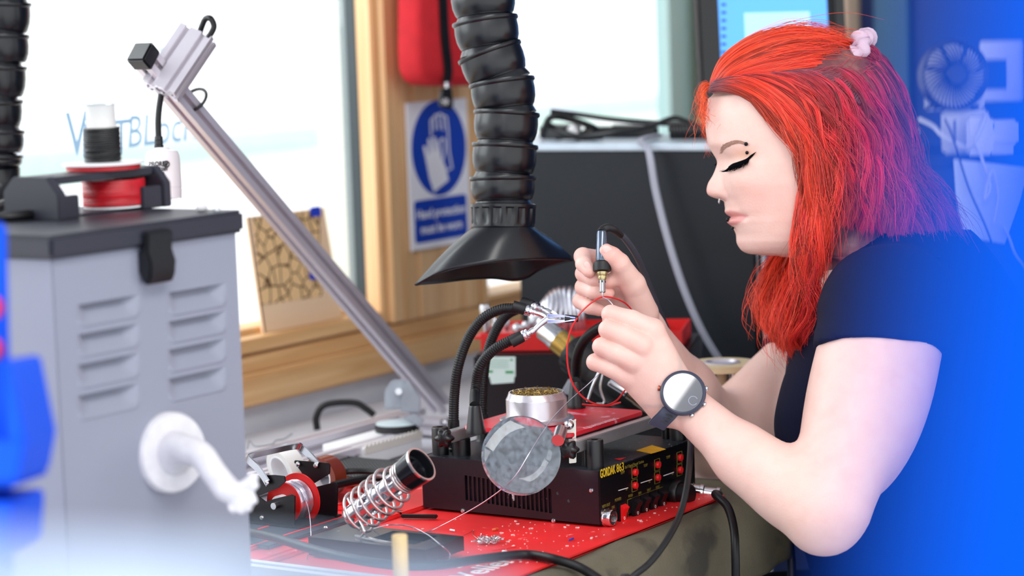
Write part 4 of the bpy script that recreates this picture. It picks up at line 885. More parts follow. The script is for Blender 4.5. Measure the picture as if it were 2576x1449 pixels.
neck([c3, P(1214, 985, 2.53), P(1222, 905, 2.53), P(1243, 840, 2.525), P(1272, 795, 2.52), P(1310, 775, 2.51), P(1338, 769, 2.505)])
clip(P(1338, 769, 2.505), P(1365, 778, 2.50), P(1386, 790, 2.495), P(1412, 806, 2.49), jaw=False)
neck([c4 + EZ * .027, P(1449, 955, 2.545), P(1452, 900, 2.53), P(1468, 860, 2.505), P(1497, 832, 2.475), P(1530, 815, 2.455), P(1560, 802, 2.445)])
clip(P(1560, 802, 2.445), P(1575, 796, 2.44), P(1585, 791, 2.44), P(1598, 785, 2.435), jaw=False)
MB().ell(P(1599, 786, 2.43), .0022, nu=14, nv=8).build('ball_end', 'chrome', hh)
# tin of brass wool
tc0 = G(1351, 1060, zt_ + .0002)
tn = thing('brass_wool_tin', 'dull silver tin filled with brass tip-cleaning wool standing on the red plate', 'tin', tc0)
RT = 77 * np.dot(tc0 - C0, CF) / FPX
tm_ = mat('dull_tin', (206, 202, 208), .3, .8, var=.08, scale=25)
MB().lathe([(RT * 1.17, 0), (RT * 1.22, .001), (RT * 1.22, .0035), (RT * 1.17, .0045), (RT * 1.02, .005), (RT, .006), (RT, .0235), (RT * .985, .0245), (RT * .95, .0262), (RT * .90, .0305), (RT * .86, .0305), (RT * .86, .026)], tc0, EZ, 56).build('tin_body', tm_, tn)
MB().cyl(tc0 + EZ * .02, tc0 + EZ * .0255, RT * .86, n=40).build('tin_floor', 'blackmetal', tn)
mb = MB(); r2 = np.random.default_rng(3)
for k in range(260):
    rr, th = RT * .78 * math.sqrt(r2.random()), r2.random() * 6.28; c = tc0 + A3(rr * math.cos(th), rr * math.sin(th), .026 + .004 * r2.random()); t1 = r2.normal(size=3); u, w = perp(t1); s = .0016 + .0024 * r2.random()
    mb.tube([c + (u * math.cos(x) + w * math.sin(x) * .8) * s + nrm(t1) * x * .0006 for x in np.linspace(0, 5, 7)], .00028, 4)
bw = mb.build('brass_wool', mat('brass_wool', (160, 132, 74), .35, .9), tn); bw['kind'] = 'stuff'
# magnifier on its bracket
mg = thing('magnifier', 'round magnifying lens on steel ball-joint bracket in front of the vented side of the preheater', 'magnifier', P(1310, 1147, 2.36))
dG = 2.335
# facing the camera, tilted a little so its rim shows at the lower edge
an = nrm(-CF * .93 + CR * .23 + CU * .28)
c = P(1311, 1146, dG); Rm = 100 * dG / FPX
gm_ = bpy.data.materials.new('lens_glass'); gm_.use_nodes = True; b_ = gm_.node_tree.nodes['Principled BSDF']; b_.inputs['Transmission Weight'].default_value = 1; b_.inputs['Roughness'].default_value = .03; b_.inputs['IOR'].default_value = 1.49; b_.inputs['Base Color'].default_value = (.97, .985, 1, 1)
ng = gm_.node_tree; df = ng.nodes.new('ShaderNodeBsdfDiffuse'); df.inputs[0].default_value = (.62, .76, .9, 1); xm_ = ng.nodes.new('ShaderNodeMixShader'); dn_ = ng.nodes.new('ShaderNodeTexNoise'); dn_.inputs['Scale'].default_value = 14; dn_.inputs['Detail'].default_value = 6; dmr = ng.nodes.new('ShaderNodeMapRange'); dmr.inputs[1].default_value = .3; dmr.inputs[2].default_value = .75; dmr.inputs[3].default_value = .03; dmr.inputs[4].default_value = .24; ng.links.new(dn_.outputs[0], dmr.inputs[0]); ng.links.new(dmr.outputs[0], xm_.inputs[0]); ng.links.new(b_.outputs[0], xm_.inputs[1]); ng.links.new(df.outputs[0], xm_.inputs[2]); ng.links.new(xm_.outputs[0], ng.nodes['Material Output'].inputs[0])
MB().lathe([(0, -.0068), (Rm * .5, -.0064), (Rm * .97, -.0052), (Rm, -.0046), (Rm, .0046), (Rm * .97, .0052), (Rm * .5, .0064), (0, .0068)], c, an, 72).build('lens', gm_, mg, ang=50)
rim_p = c + nrm(CR * .85 + CU * .35) * Rm * 1.0
e1_ = P(1432, 1076, dG + .03); 
MB().cyl(rim_p, P(1412, 1082, dG + .018), .0062, .0062, 20).build('lens_socket', 'steel', mg)
MB().cyl(P(1412, 1082, dG + .018), P(1436, 1073, dG + .03), .0022, n=12).build('ball_stem', 'steel', mg)
MB().ell(P(1432, 1069, dG + .03), .0048, nu=20, nv=12).build('ball_joint', 'chrome', mg)
for k in (0, 1):
    q = [P(1418 + 14 * k, 1062, dG + .036), P(1436 + 14 * k, 1054, dG + .036), P(1449, 1062, dG + .036), P(1450, 1164, dG + .036), P(1432, 1166, dG + .036), P(1430 + 2 * k, 1100, dG + .036)]
    MB().prism([p + CF * .004 * k for p in q], CF * .0014).build('bracket_plate', mat('nickel_plate', (196, 192, 184), .3, .85) if k == 0 else bpy.data.materials['nickel_plate'], mg, bevel=.0004)
screw(mg, P(1425, 1096, dG + .036), -CF, .0016, name='rivet')
# ================================================================== solder reel dispenser
Xd = G(742, 1352)[0]; yF = G(742, 1352)[1]; zd = TZ + .0075
yB = yF + .075
sd = thing('reel_dispenser', 'black steel solder reel dispenser with bent steel handle beside the grey cabinet', 'dispenser', A3(Xd + .02, yF + .03, zd))
XL = Xd - .002; XR = G(850, 1336)[0] + .0
XR = XL + .052; yFr = Xp(850, 1336, XR)[1]
MB().box2((XL - .004, yF - .012, TZ + .0105), (XR + .012, yF + .085, TZ + .0125)).build('base_plate', 'blackmetal', sd, bevel=.0005)
def pl(X, pts, th, name, m='blackmetal'):
    return MB().prism([Xp(x, y, X) for x, y in pts], (th, 0, 0)).build(name, m, sd, bevel=.0004)
def L3(X, pts): return [Xp(x, y, X) for x, y in pts]
fl_ = [(560, 1350), (742, 1354), (742, 1248), (734, 1244), (690, 1255), (668, 1262), (640, 1240), (560, 1240)]
pts = L3(XL, fl_); 
for p in pts[:2]: p[2] = TZ + .011
MB().prism(pts, (.0015, 0, 0)).build('near_plate', 'blackmetal', sd, bevel=.0004)
pts = L3(XR, [(775, 1332), (849, 1338), (850, 1220), (842, 1213), (790, 1226), (775, 1232)])
for p in pts[:2]: p[2] = TZ + .011
MB().prism(pts, (.0015, 0, 0)).build('far_plate', 'blackmetal', sd, bevel=.0004)
MB().prism(L3(XL - .004, [(560, 1200), (690, 1195), (716, 1198), (718, 1212), (700, 1228), (640, 1252), (560, 1260)]), (.0015, 0, 0)).build('near_hinge_plate', 'blackmetal', sd, bevel=.0004)
MB().prism(L3(XR - .002, [(739, 1163), (741, 1158), (826, 1165), (830, 1170), (829, 1192), (790, 1216), (772, 1208)]), (.0015, 0, 0)).build('far_hinge_plate', 'blackmetal', sd, bevel=.0004)
hp_ = [Xp(674, 1216, XL - .006), Xp(650, 1180, XL - .006), Xp(626, 1157, XL - .004), Xp(628, 1148, XL + .002), Xp(690, 1133, XL + .03), Xp(745, 1122, XR - .006), Xp(760, 1128, XR), Xp(783, 1150, XR), Xp(800, 1170, XR - .003)]
MB().strip(spl(hp_, 4), nrm(np.cross(hp_[2] - hp_[0], hp_[6] - hp_[0])), .0095, .0014).build('handle', 'steel', sd, ang=60)
for px, py, X in ((672, 1215, XL - .0075), (795, 1171, XR - .0035), (750, 1168, XR - .0035)): screw(sd, Xp(px, py, X), (-1, 0, 0), .0028)
for px, py in ((660, 1302),): screw(sd, Xp(px, py, XL), (-1, 0, 0), .0026)
screw(sd, G(820, 1328, TZ + .0125), EZ, .0026)
ac = Xp(716, 1265, XL + .012); 
axl = MB().cyl(A3(XL - .006, ac[1], ac[2]), A3(XR + .004, ac[1], ac[2]), .0034, n=18).build('axle', 'steel', sd)
# reel on the axle
rl_ = thing('solder_reel', 'red flanged reel wound with bright solder wire sitting in the black dispenser', 'reel', ac)
Rr = 66 * 2.40 / FPX
xf0, xf1 = XL + .012, XL + .034
MB().ring([(.0045, 0), (Rr, 0), (Rr, .002), (.0045, .002)], A3(xf1, ac[1], ac[2]), A3(1, 0, 0), 56).build('far_flange', 'red', rl_)
MB().ring([(.0045, 0), (Rr * .80, 0), (Rr * .8, .002), (.0045, .002)], A3(xf0 - .002, ac[1], ac[2]), A3(1, 0, 0), 56).build('near_flange', 'red', rl_)
MB().ring([(.0045, -.008), (.009, -.008), (.009, .0), (.0045, .0)], A3(xf0 - .002, ac[1], ac[2]), A3(1, 0, 0), 32).build('hub', 'white', rl_)
mb = MB(); n = 700; t = np.linspace(0, 1, n); turns = 13
mb.tube([A3(xf0 + .0006 + (xf1 - xf0 - .0012) * x, ac[1] + Rr * .74 * math.cos(2 * math.pi * turns * x), ac[2] + Rr * .74 * math.sin(2 * math.pi * turns * x)) for x in t], .0009, 6); mb.ring([(.006, 0), (Rr * .73, 0), (Rr * .73, xf1 - xf0), (.006, xf1 - xf0)], A3(xf0, ac[1], ac[2]), A3(1, 0, 0), 48)
mb.build('solder_winding', 'solder', rl_)
tag(MB().tube(spl([Xp(752, 1215, xf1 - .006), Xp(768, 1255, XL + .02), P(778, 1290, 2.375), P(782, 1330, 2.36), P(780, 1370, 2.34), G(772, 1408, TZ + .009)], 10), .0005, 6).build('solder_strand', 'solder'), 'short loose strand of solder wire hanging down from the red reel', 'wire')

# ================================================================== iron stand with spring
cA, cB = P(884, 1304, 2.262), P(1036, 1186, 2.222)
bs = [G(826, 1385), G(1060, 1407), G(1176, 1360)]
zb_t = TZ + .0085
ist = thing('iron_stand', 'black iron stand with silver spring holder and recessed sponge tray', 'stand', A3(1.85, 1.33, zb_t))
Y0s, Y1s, X0s, X1s = 1.250, 1.384, 1.752, 1.814; ht = .0175
mb = MB()
tz_ = zb_t + ht
hx0, hx1, hy0, hy1 = X0s + .014, X1s - .008, Y0s + .022, Y0s + .075
holes_panel(mb, A3(X0s, Y0s, tz_), (1, 0, 0), (0, 1, 0), X1s - X0s, Y1s - Y0s, [(hx0 - X0s, hx1 - X0s, hy0 - Y0s, hy1 - Y0s)], .007)
mb.build('top_plate', speckle(mat('glossy_black_steel', (20, 26, 34), .22), (120, 130, 140), .7, 150), ist)
MB().box2((hx0, hy0, tz_ - .009), (hx1, hy1, tz_ - .007)).build('sponge_tray', 'blackmetal', ist)
for lo, hi in (((X0s, Y0s, zb_t), (X0s + .0015, Y1s, tz_ - .0002)), ((X1s - .0015, Y0s, zb_t + .004), (X1s, Y1s, tz_ - .0002)), ((X0s + .0015, Y0s, tz_ - .013), (X1s - .0015, Y0s + .0015, tz_ - .0002)), ((X0s + .0015, Y1s - .0015, zb_t), (X1s - .0015, Y1s, tz_ - .0002))):
    MB().box2(lo, hi).build('skirt', 'blackmetal', ist)
axs = nrm(cB - cA); LA = np.linalg.norm(cB - cA); u, w = perp(axs)
# perforated tube
mb = MB(); nn_ = 36; nr = 34; rt_ = .0112; vs = []; fs = []
for i in range(nr + 1):
    for k in range(nn_): t = 2 * math.pi * k / nn_; vs.append(cA + axs * (LA * .92 * i / nr) + (u * math.cos(t) + w * math.sin(t)) * rt_)
for i in range(nr):
    for k in range(nn_):
        seg_i = i % 8; kk = k % 9; row = (i // 8) % 2
        if 2 <= seg_i <= 6 and ((kk in (1, 2, 3)) if row == 0 else (kk in (5, 6, 7))): continue
        fs.append((i * nn_ + k, i * nn_ + (k + 1) % nn_, (i + 1) * nn_ + (k + 1) % nn_, (i + 1) * nn_ + k))
tb = mb.add(vs, fs).build('perforated_tube', mat('polished_tube', (214, 218, 226), .18, .95), ist); sm = tb.modifiers.new('s', 'SOLIDIFY'); sm.thickness = .0008
# cup
MB().ring([(.0125, -.014), (.0145, -.014), (.0165, .004), (.0172, .012), (.0152, .0125), (.0145, .004), (.0118, .0035), (.0112, -.006), (.0125, -.006)], cB, axs, 44).build('cup', mat('black_chrome', (34, 36, 42), .14, .6), ist, ang=30)
MB().ring([(.0152, .0115), (.0172, .0115), (.0172, .0135), (.0155, .0135)], cB, axs, 44).build('cup_lip', 'steel', ist)
# spring: tight coils at the cup, open coils below
sp_pts = []
for k in range(360):
    t = k / 359; turns = 10.2
    a_ = 2 * math.pi * turns * t
    pos = LA * .90 - .012 * min(1, t / .38) - max(0, (t - .38) / .62) * LA * .78
    rr = .0140 if t < .38 else .0140 + (.0196 - .0140) * min(1, (t - .38) / .12)
    sp_pts.append(cA + axs * (pos + .006) + (u * math.cos(a_) + w * math.sin(a_)) * rr)
mbq = MB(); tail = spl([sp_pts[-1], P(912, 1322, 2.245), P(916, 1338, 2.24), A3(*(G(908, 1350, tz_ + .002)))], 8)
mbq.tube(np.vstack([np.array(sp_pts), tail[1:]]), .00155, 8).build('spring', mat('spring_steel', (216, 206, 206), .2, .95), ist, ang=80)
MB().strip([G(905, 1348, tz_ + .002), G(935, 1356, tz_ + .002), G(985, 1366, tz_ + .0015)], (0, 1, 0), .012, .0015).build('spring_clamp', 'steel', ist)
# dark moulded tool tray beneath the dispenser
o = MB().box2((1.76, yF - .03, TZ + .0068), (Xd + .06, yF + .10, TZ + .0103)).build('grey_pad', mat('dark_grey_pad', (62, 68, 78), .5, var=.1), bevel=.001); tag(o, 'flat dark grey pad under the black reel dispenser on the red mat', 'pad')

# ================================================================== tweezers, wire ball, scraps, cables, solder strands
q = [G(1010, 1300, TZ + .009), G(1100, 1302, TZ + .009)]
o = MB().box((q[0] + q[1]) / 2 + EZ * .001, (np.linalg.norm(q[1] - q[0]), .006, .0035), (nrm(q[1] - q[0]), np.cross(EZ, nrm(q[1] - q[0])), EZ)).build('black_scraper', 'black', bevel=.0008); tag(o, 'short black plastic scraper lying by the corner of the preheater', 'scraper')
o = MB().tube([G(985, 1288, TZ + .009), G(1022, 1285, TZ + .009)], .0013, 6).build('black_stick', 'black'); tag(o, 'thin black stick end lying behind the black scraper', 'stick')
wbq = thing('wire_scrap', 'small crumpled tangle of used desoldering braid on the red mat', 'wire', G(1232, 1360, TZ + .007))
for cx__, cyy in ((1216, 1358), (1247, 1357)):
    mb = MB(); c = G(cx__, cyy, TZ + .0105); pts = []
    for k in range(60): pts.append(c + A3(*(r2.normal(size=3))) * A3(.0042, .0036, .0018))
    pts = [A3(p[0], p[1], max(p[2], TZ + .0073)) for p in pts]
    mb.tube(spl(pts, 5), .00035, 5); mb.build('braid_clump', 'steel', wbq)
MB().tube(spl([G(x, y, TZ + .0075) for x, y in ((1205, 1358), (1190, 1345), (1192, 1334), (1178, 1342), (1166, 1347))], 6), .0003, 5).build('braid_end', 'steel', wbq)
mb = MB(); cols = 0
for k in range(230):
    x = 1.79 + .37 * r2.random(); y = 1.17 + .12 * r2.random() ** .8 if r2.random() < .8 else 1.2 + .2 * r2.random()
    if x > DX0 - .004 and y > DY0 - .008: continue
    if X0s - .003 < x < X1s + .003 and Y0s - .003 < y < Y1s + .003: continue
    s = .0005 + .0012 * r2.random() ** 3; a_ = r2.random() * 3; mb.box((x, y, TZ + .0067 + s * .35), (s * 2.4, s * 1.2, s * .7), (A3(math.cos(a_), math.sin(a_), 0), A3(-math.sin(a_), math.cos(a_), 0), EZ))
o = mb.build('solder_debris', mat('pale_scraps', (232, 190, 186), .6, var=.5, scale=300)); tag(o, 'loose crumbs and snipped scraps scattered over the red mat', 'debris', kind='stuff')
for lab, c0_, c1_, m_, r_ in (('short red wire offcut lying on the mat before the wire tangle', (1238, 1383), (1298, 1375), 'redwire', .0008), ('tiny blue wire offcut lying on the mat at the front of the preheater', (1432, 1359), (1442, 1354), 'bluesign', .0009), ('curled orange scrap lying behind the wire tangle', (1238, 1333), (1252, 1330), 'orange_plastic', .0014), ('tiny white scrap near the front corner of the mat', (1265, 1387), (1276, 1389), 'white', .0013), ('white plastic scrap lying by the preheater vents', (1133, 1333), (1144, 1335), 'white', .0011)):
    o = MB().tube([G(*c0_, TZ + .0079), G((c0_[0] + c1_[0]) / 2, (c0_[1] + c1_[1]) / 2, TZ + .0083), G(*c1_, TZ + .0079)], r_, 6).build('wire_offcut', M[m_] if m_ in M else bpy.data.materials[m_]); tag(o, lab, 'scrap')
def tz(pts, r, n=10): return [G(x, y, TZ + r + .007) for x, y in pts]
pts = [G(600, 1332, TZ + .014), G(690, 1352, TZ + .026), G(790, 1382, TZ + .030), G(900, 1408, TZ + .030), G(1010, 1422, TZ + .028), G(1110, 1420, TZ + .025), G(1210, 1406, TZ + .016), G(1320, 1395, TZ + .0115), G(1400, 1408, TZ + .0115), P(1470, 1434, 2.19), P(1540, 1490, 2.17), P(1600, 1600, 2.18), G(1650, 2700, .01)]
tag(MB().tube(spl(pts, 10), .0043, 12).build('black_cable', 'cable'), 'long black cable snaking along the front of the red mat and over the edge', 'cable')
pts = [P(1738, 1080, 2.42), P(1736, 1140, 2.34), P(1730, 1210, 2.28), P(1712, 1290, 2.25), P(1680, 1355, 2.22), P(1635, 1415, 2.20), P(1590, 1452, 2.19), P(1540, 1500, 2.19), P(1500, 1640, 2.2), G(1450, 2700, .01)]
tag(MB().tube(spl(pts, 10), .0031, 12).build('iron_cable', 'cable'), 'black cable curving down in front of the preheater panel below the watch arm', 'cable')
pts = [P(1940, 1230, 2.62), P(1975, 1300, 2.58), P(1988, 1380, 2.56), P(1992, 1470, 2.55), P(1990, 1700, 2.55), G(1990, 2400, .01)]
tag(MB().tube(spl(pts, 10), .0048, 12).build('black_cable', 'cable'), 'thick black cable dropping to the floor under the bent elbow', 'cable')
pts = [P(1522, 925, 2.40), P(1478, 968, 2.40), P(1430, 1010, 2.385), P(1382, 1062, 2.36), P(1335, 1135, 2.318), P(1290, 1205, 2.315), P(1225, 1258, 2.335), P(1150, 1302, 2.36), G(1090, 1332, TZ + .0076), G(1040, 1350, TZ + .0076)]
tag(MB().tube(spl(pts, 12), .00052, 6).build('solder_strand', 'solder'), 'long thin solder strand running from the near hand past the magnifier to the mat', 'wire')
pts = [G(940, 1330, tz_ + .0012), G(985, 1320, tz_ + .01), G(1030, 1324, tz_ + .006), G(1075, 1345, tz_ + .002), G(1110, 1372, tz_ + .001), P(1130, 1390, 2.215), P(1130, 1408, 2.21)]
tag(MB().tube(spl(pts, 10), .0006, 6).build('solder_strand', 'solder'), 'pale strand of solder curling over the iron stand base', 'wire')
# red wire being soldered
rw = [P(1450, 803, 2.395), P(1462, 785, 2.395), P(1490, 760, 2.40), P(1516, 747, 2.405), P(1545, 750, 2.41), P(1572, 762, 2.42), P(1590, 780, 2.43), P(1597, 788, 2.432)]
tag(MB().tube(spl(rw, 10), .0008, 8).build('red_wire', 'redwire'), 'thin red wire bridging from the near clip past the iron tip', 'wire')
rw = [P(1452, 800, 2.39), P(1436, 830, 2.385), P(1427, 875, 2.38), P(1430, 930, 2.38), P(1446, 975, 2.38), P(1475, 1005, 2.385), P(1515, 1020, 2.39), P(1548, 1010, 2.40), P(1572, 982, 2.41)]
tag(MB().tube(spl(rw, 10), .0009, 8).build('red_wire', 'redwire'), 'long red wire looping down from the near clip to the red plate', 'wire')
rw = [P(1465, 1017, 2.45), P(1490, 1019, 2.44), P(1530, 1020, 2.43), P(1562, 1012, 2.43)]
tag(MB().tube(spl(rw, 8), .0009, 8).build('red_wire', 'redwire'), 'short straight red wire tail lying above the red plate', 'wire')
tag(MB().tube(spl([P(1516, 747, 2.404), P(1532, 756, 2.40), P(1545, 772, 2.39), P(1552, 790, 2.375)], 8), .0006, 6).build('solder_strand', 'solder'), 'bare silver wire end between the iron tip and the near fingertips', 'wire')

# ================================================================== soldering iron in the far hand
di = 2.405
ir = thing('soldering_iron', 'soldering iron with black knurled collar and chrome handle held in the far hand', 'soldering iron', P(1514, 660, di))
t0, t1 = P(1515.5, 745, di), P(1514, 583, di + .012); ai = nrm(t1 - t0); k_ = np.linalg.norm(t1 - t0) / 162
def at_(px): return px * k_
MB().lathe([(.0002, 0), (.0008, at_(6)), (.0014, at_(16))], t0, ai, 14).build('tip', 'steel', ir)
MB().ring([(.001, at_(9)), (.0028, at_(9)), (.0032, at_(12)), (.0030, at_(14)), (.0030, at_(44)), (.0012, at_(44))], t0, ai, 24).build('barrel', mat('worn_barrel', (160, 158, 162), .3, .9), ir)
for kq in range(4):
    th = kq * math.pi / 2 + .5; u, w = perp(ai); q = t0 + ai * at_(36) + (u * math.cos(th) + w * math.sin(th)) * .00295; MB().ell(q, (.0007, .0007, .0013), (u, w, ai), 8, 6).build('vent_hole', 'blackink', ir)
MB().lathe([(.0036, at_(40)), (.0044, at_(44)), (.0044, at_(50)), (.0052, at_(52)), (.0056, at_(60)), (.0056, at_(64))], t0, ai, 28).build('brass_nut', mat('pale_brass', (190, 176, 130), .3, .9), ir)
u, w = perp(ai); pv = []; n = 72; hs = [(at_(60), .0066, 0), (at_(63), .0088, 0), (at_(66), .0091, 1), (at_(80), .0091, 1), (at_(84), .0086, 0), (at_(88), .0066, 0)]
for h, r_, kn in hs:
    for i in range(n): t = 2 * math.pi * i / n; pv.append(t0 + ai * h + (u * math.cos(t) + w * math.sin(t)) * r_ * (1 - (.05 if (kn and i % 2) else 0)))
MB().add(pv, [(i * n + k, i * n + (k + 1) % n, (i + 1) * n + (k + 1) % n, (i + 1) * n + k) for i in range(len(hs) - 1) for k in range(n)] + [tuple(range(n)), tuple((len(hs) - 1) * n + k for k in range(n))]).build('knurled_collar', 'rubber', ir)
MB().lathe([(.0060, at_(86)), (.0064, at_(92)), (.0060, at_(120)), (.0052, at_(158)), (.0046, at_(163))], t0, ai, 32).build('handle', mat('dark_chrome', (96, 106, 122), .12, .8), ir)
cb = spl([t0 + ai * at_(160), P(1517, 578, di + .014), P(1530, 573, di + .016), P(1545, 578, di + .02), P(1562, 592, di + .03)], 8)
MB().tube(cb, np.linspace(.0048, .0036, len(cb)), 14).build('strain_relief', 'rubber', ir)
cb = spl([P(1556, 586, di + .028), P(1575, 604, di + .035), P(1602, 645, di + .05), P(1628, 705, di + .07), P(1655, 775, di + .09), P(1680, 835, di + .11), P(1700, 885, di + .13), P(1722, 960, di + .14), P(1738, 1080, 2.42)], 10)
MB().tube(cb, .0034, 12).build('cord', mat('dark_cord', (52, 56, 66), .35), ir)
# ================================================================== grey cabinet box, near left
YBX = 1.294; bX0 = P(150, 1000, 1.85)[0]; bX1 = Wp(612, 1000, YBX)[0]; bY1 = YBX + .24
zl0 = P(140, 650, 1.848)[2]; zl1 = P(137, 588, 1.848)[2]
gb = thing('grey_case', 'tall light grey metal case with charcoal lid, clasp and eight louvres on the bench', 'case', A3((bX0 + bX1) / 2, YBX + .12, TZ))
lou = []
for cx_a, cx_b, rows in ((193, 352, ((752, 812), (826, 888), (901, 966), (978, 1045))), (421, 570, ((722, 784), (794, 852), (864, 925), (936, 999)))):
    for (ya_, yb__) in rows:
        a, b = Wp(cx_a, ya_ + 14, YBX), Wp(cx_b, yb__ - 22, YBX); a2, b2 = Wp((cx_a + cx_b) / 2, ya_ + 2, YBX), Wp((cx_a + cx_b) / 2, yb__, YBX)
        lou.append((a[0] - bX0, b[0] - bX0, b2[2] - TZ, a2[2] - TZ))
# share row heights so holes line up
mb = MB(); holes_panel(mb, A3(bX0, YBX, TZ), A3(1, 0, 0), EZ, bX1 - bX0, zl0 - TZ + .004, lou, .0012); mb.build('front_panel', 'greybox', gb)
MB().box2((bX0 + .0004, YBX + .0012, TZ), (bX0 + .0016, bY1, zl0 + .003)).build('side_panel', 'greybox', gb)
MB().box2((bX1 - .0016, YBX + .0012, TZ), (bX1 - .0004, bY1, zl0 + .003)).build('side_panel', 'greybox', gb)
MB().box2((bX0 + .0016, bY1 - .0012, TZ), (bX1 - .0016, bY1, zl0 + .003)).build('back_panel', 'greybox', gb)
MB().box2((bX0 + .002, YBX + .010, TZ + .001), (bX1 - .002, YBX + .011, zl0)).build('inner_liner', 'blackmetal', gb)
for (a, b, c, d) in lou:
    def lf(u, v, a=a, b=b, c=c, d=d):
        s = min(1.0, 4.5 * min(u, 1 - u)); s = s * s * (3 - 2 * s)
        dep = .0085 * (1 - v) ** 0.9 * s if True else 0
        edge = (1 - min(1, min(u, 1 - u) * 9)) ** 2; vmax = 1 - .45 * edge
        dep *= max(0, 1 - (v / vmax) ** 3) if v < vmax else 0
        bul = -.0013 * math.exp(-((v - vmax * .93) / .09) ** 2)
        return A3(bX0 + a + (b - a) * u, YBX + dep + bul * (1 if v < 1 and 0 < u < 1 else 0), TZ + d + (c - d) * v)
    MB().grid(lf, np.linspace(0, 1, 25), np.linspace(0, 1, 17)).build('louvre', 'greybox', gb, ang=80)
ov = .006
MB().box2((bX0 - ov, YBX - ov, zl0), (bX1 + ov, bY1 + ov, zl1)).build('lid', 'lid', gb, bevel=.003)
la = [Wp(360, 577, YBX - .008), Wp(427, 585, YBX - .008), Wp(395, 716, YBX - .008)]
lx0, lx1 = la[0][0], la[1][0]; lzt, lzb = (la[0][2] + la[1][2]) / 2 + .001, la[2][2]
lt = MB(); pr = [(-.006, lzt), (-.011, lzt), (-.0125, lzt - .004), (-.011, (lzt + lzb) / 2 + .006), (-.0145, (lzt + lzb) / 2 - .004), (-.013, lzb + .008), (-.009, lzb), (-.003, lzb + .004), (0, lzb + .012), (0, zl0 - .002), (-.006, zl0 - .002)]
lt.prism([A3(lx0, YBX + y, z) for y, z in pr], (lx1 - lx0, 0, 0)); lt.build('clasp', 'black', gb, bevel=.0018)
# ---- spools on the lid
zL = zl1
fa = G(170, 553, zL); dS = np.dot(fa - C0, CF)
rk = thing('spool_rack', 'black chamfered spool rack on the lid of the grey case', 'rack', A3(fa[0] + .04, fa[1] + .02, zL))
yF2 = fa[1] + .001
def rp(x, y, off=0): return Wp(x, y, yF2 + off)
xa0, xa1, xb0, xb1 = rp(146, 500)[0], rp(205, 500)[0], rp(364, 500)[0], rp(432, 490)[0]
zT = rp(280, 432)[2]; dy_ = .062
hz = zT - zL
def endp(x0, x1, flip):
    pr = [(0, zL + .0002), (dy_, zL + .0002), (dy_, zT - .012), (dy_ - .012, zT), (.012, zT), (0, zT - .014)]
    return MB().prism([A3(x0, yF2 + y, z) for y, z in pr], (x1 - x0, 0, 0)).build('end_plate', 'lid', rk, bevel=.001)
endp(xa0, xa0 + .010, 0); endp(xb1 - .010, xb1, 0)
for x0, x1 in ((xa0 + .010, xa1), (xb0, xb1 - .010)):
    MB().box2((x0, yF2 + .002, zL + .0002), (x1, yF2 + .008, zT - .016)).build('front_web', 'lid', rk, bevel=.001)
MB().box2((xa0 + .0102, yF2 + .011, zT - .007), (xb1 - .0102, yF2 + dy_ - .011, zT - .0005)).build('top_bar', 'lid', rk, bevel=.001)
MB().box2((xa0 + .0102, yF2 + .012, zL + .0002), (xb1 - .0102, yF2 + dy_ - .012, zL + .002)).build('base_bar', 'lid', rk)
ym = yF2 + dy_ / 2; xm = Wp(287, 490, ym)[0]; rS = min(dy_ / 2 - .004, xb1 - .011 - xm)
rs = thing('red_wire_spool', 'spool of red wire held inside the black rack on the grey case', 'spool', A3(xm, ym, zL + .0022))
MB().lathe([(rS * .97, 0), (rS * .97, .0015), (.012, .0016), (0, .0016)], A3(xm, ym, zL + .0022), EZ, 40).build('bottom_flange', 'white', rs)
n = 1400; t = np.linspace(0, 1, n); hS = zT - .008 - zL - .006; tn_ = 22
MB().tube([A3(xm + (rS - .001 + .0006 * math.sin(9 * x * 6.28)) * math.cos(2 * math.pi * tn_ * x), ym + (rS - .001) * math.sin(2 * math.pi * tn_ * x), zL + .0045 + hS * x) for x in t], .00085, 5).ring([(.008, 0), (rS - .0012, 0), (rS - .0012, hS), (.008, hS)], A3(xm, ym, zL + .0042), EZ, 40).build('red_winding', 'spoolred', rs)
# white spool with black wire on top
px_m = rp(259, 400, dy_ / 2); xs_, ys_ = px_m[0], ym; z0 = zT + .0003
def hz_(y): return rp(259, y, dy_ / 2)[2]
ks = np.linalg.norm(rp(259, 300, dy_ / 2) - C0) / FPX
ws = thing('white_wire_spool', 'white spool half wound with black wire standing on top of the black rack', 'spool', A3(xs_, ys_, z0))
MB().lathe([(.030, 0), (.0345, 0), (.0345, .0018), (.031, .0019), (0, .0019)], A3(xs_, ys_, z0 + .0042), EZ, 48).build('bottom_flange', 'white', ws)
MB().lathe([(.0315, 0), (.0315, .0041), (0, .0041)], A3(xs_, ys_, z0), EZ, 44).build('red_band', 'spoolred', ws)
zc0 = z0 + .006; hw = hz_(322) - zc0; hc = hz_(262) - zc0
MB().cyl(A3(xs_, ys_, zc0), A3(xs_, ys_, zc0 + hc), 36 * ks, n=32).build('core', mat('off_white_core', (222, 220, 216), .6), ws)
t = np.linspace(0, 1, 900)
MB().tube([A3(xs_ + (43 * ks + .0008 * math.sin(x * 40)) * math.cos(2 * math.pi * 16 * x), ys_ + 43 * ks * math.sin(2 * math.pi * 16 * x), zc0 + .001 + (hw - .001) * x) for x in t], .0011, 6).ring([(36.5 * ks, 0), (43 * ks, 0), (43 * ks, hw), (36.5 * ks, hw)], A3(xs_, ys_, zc0 + .0005), EZ, 36).build('black_winding', 'rubber', ws)
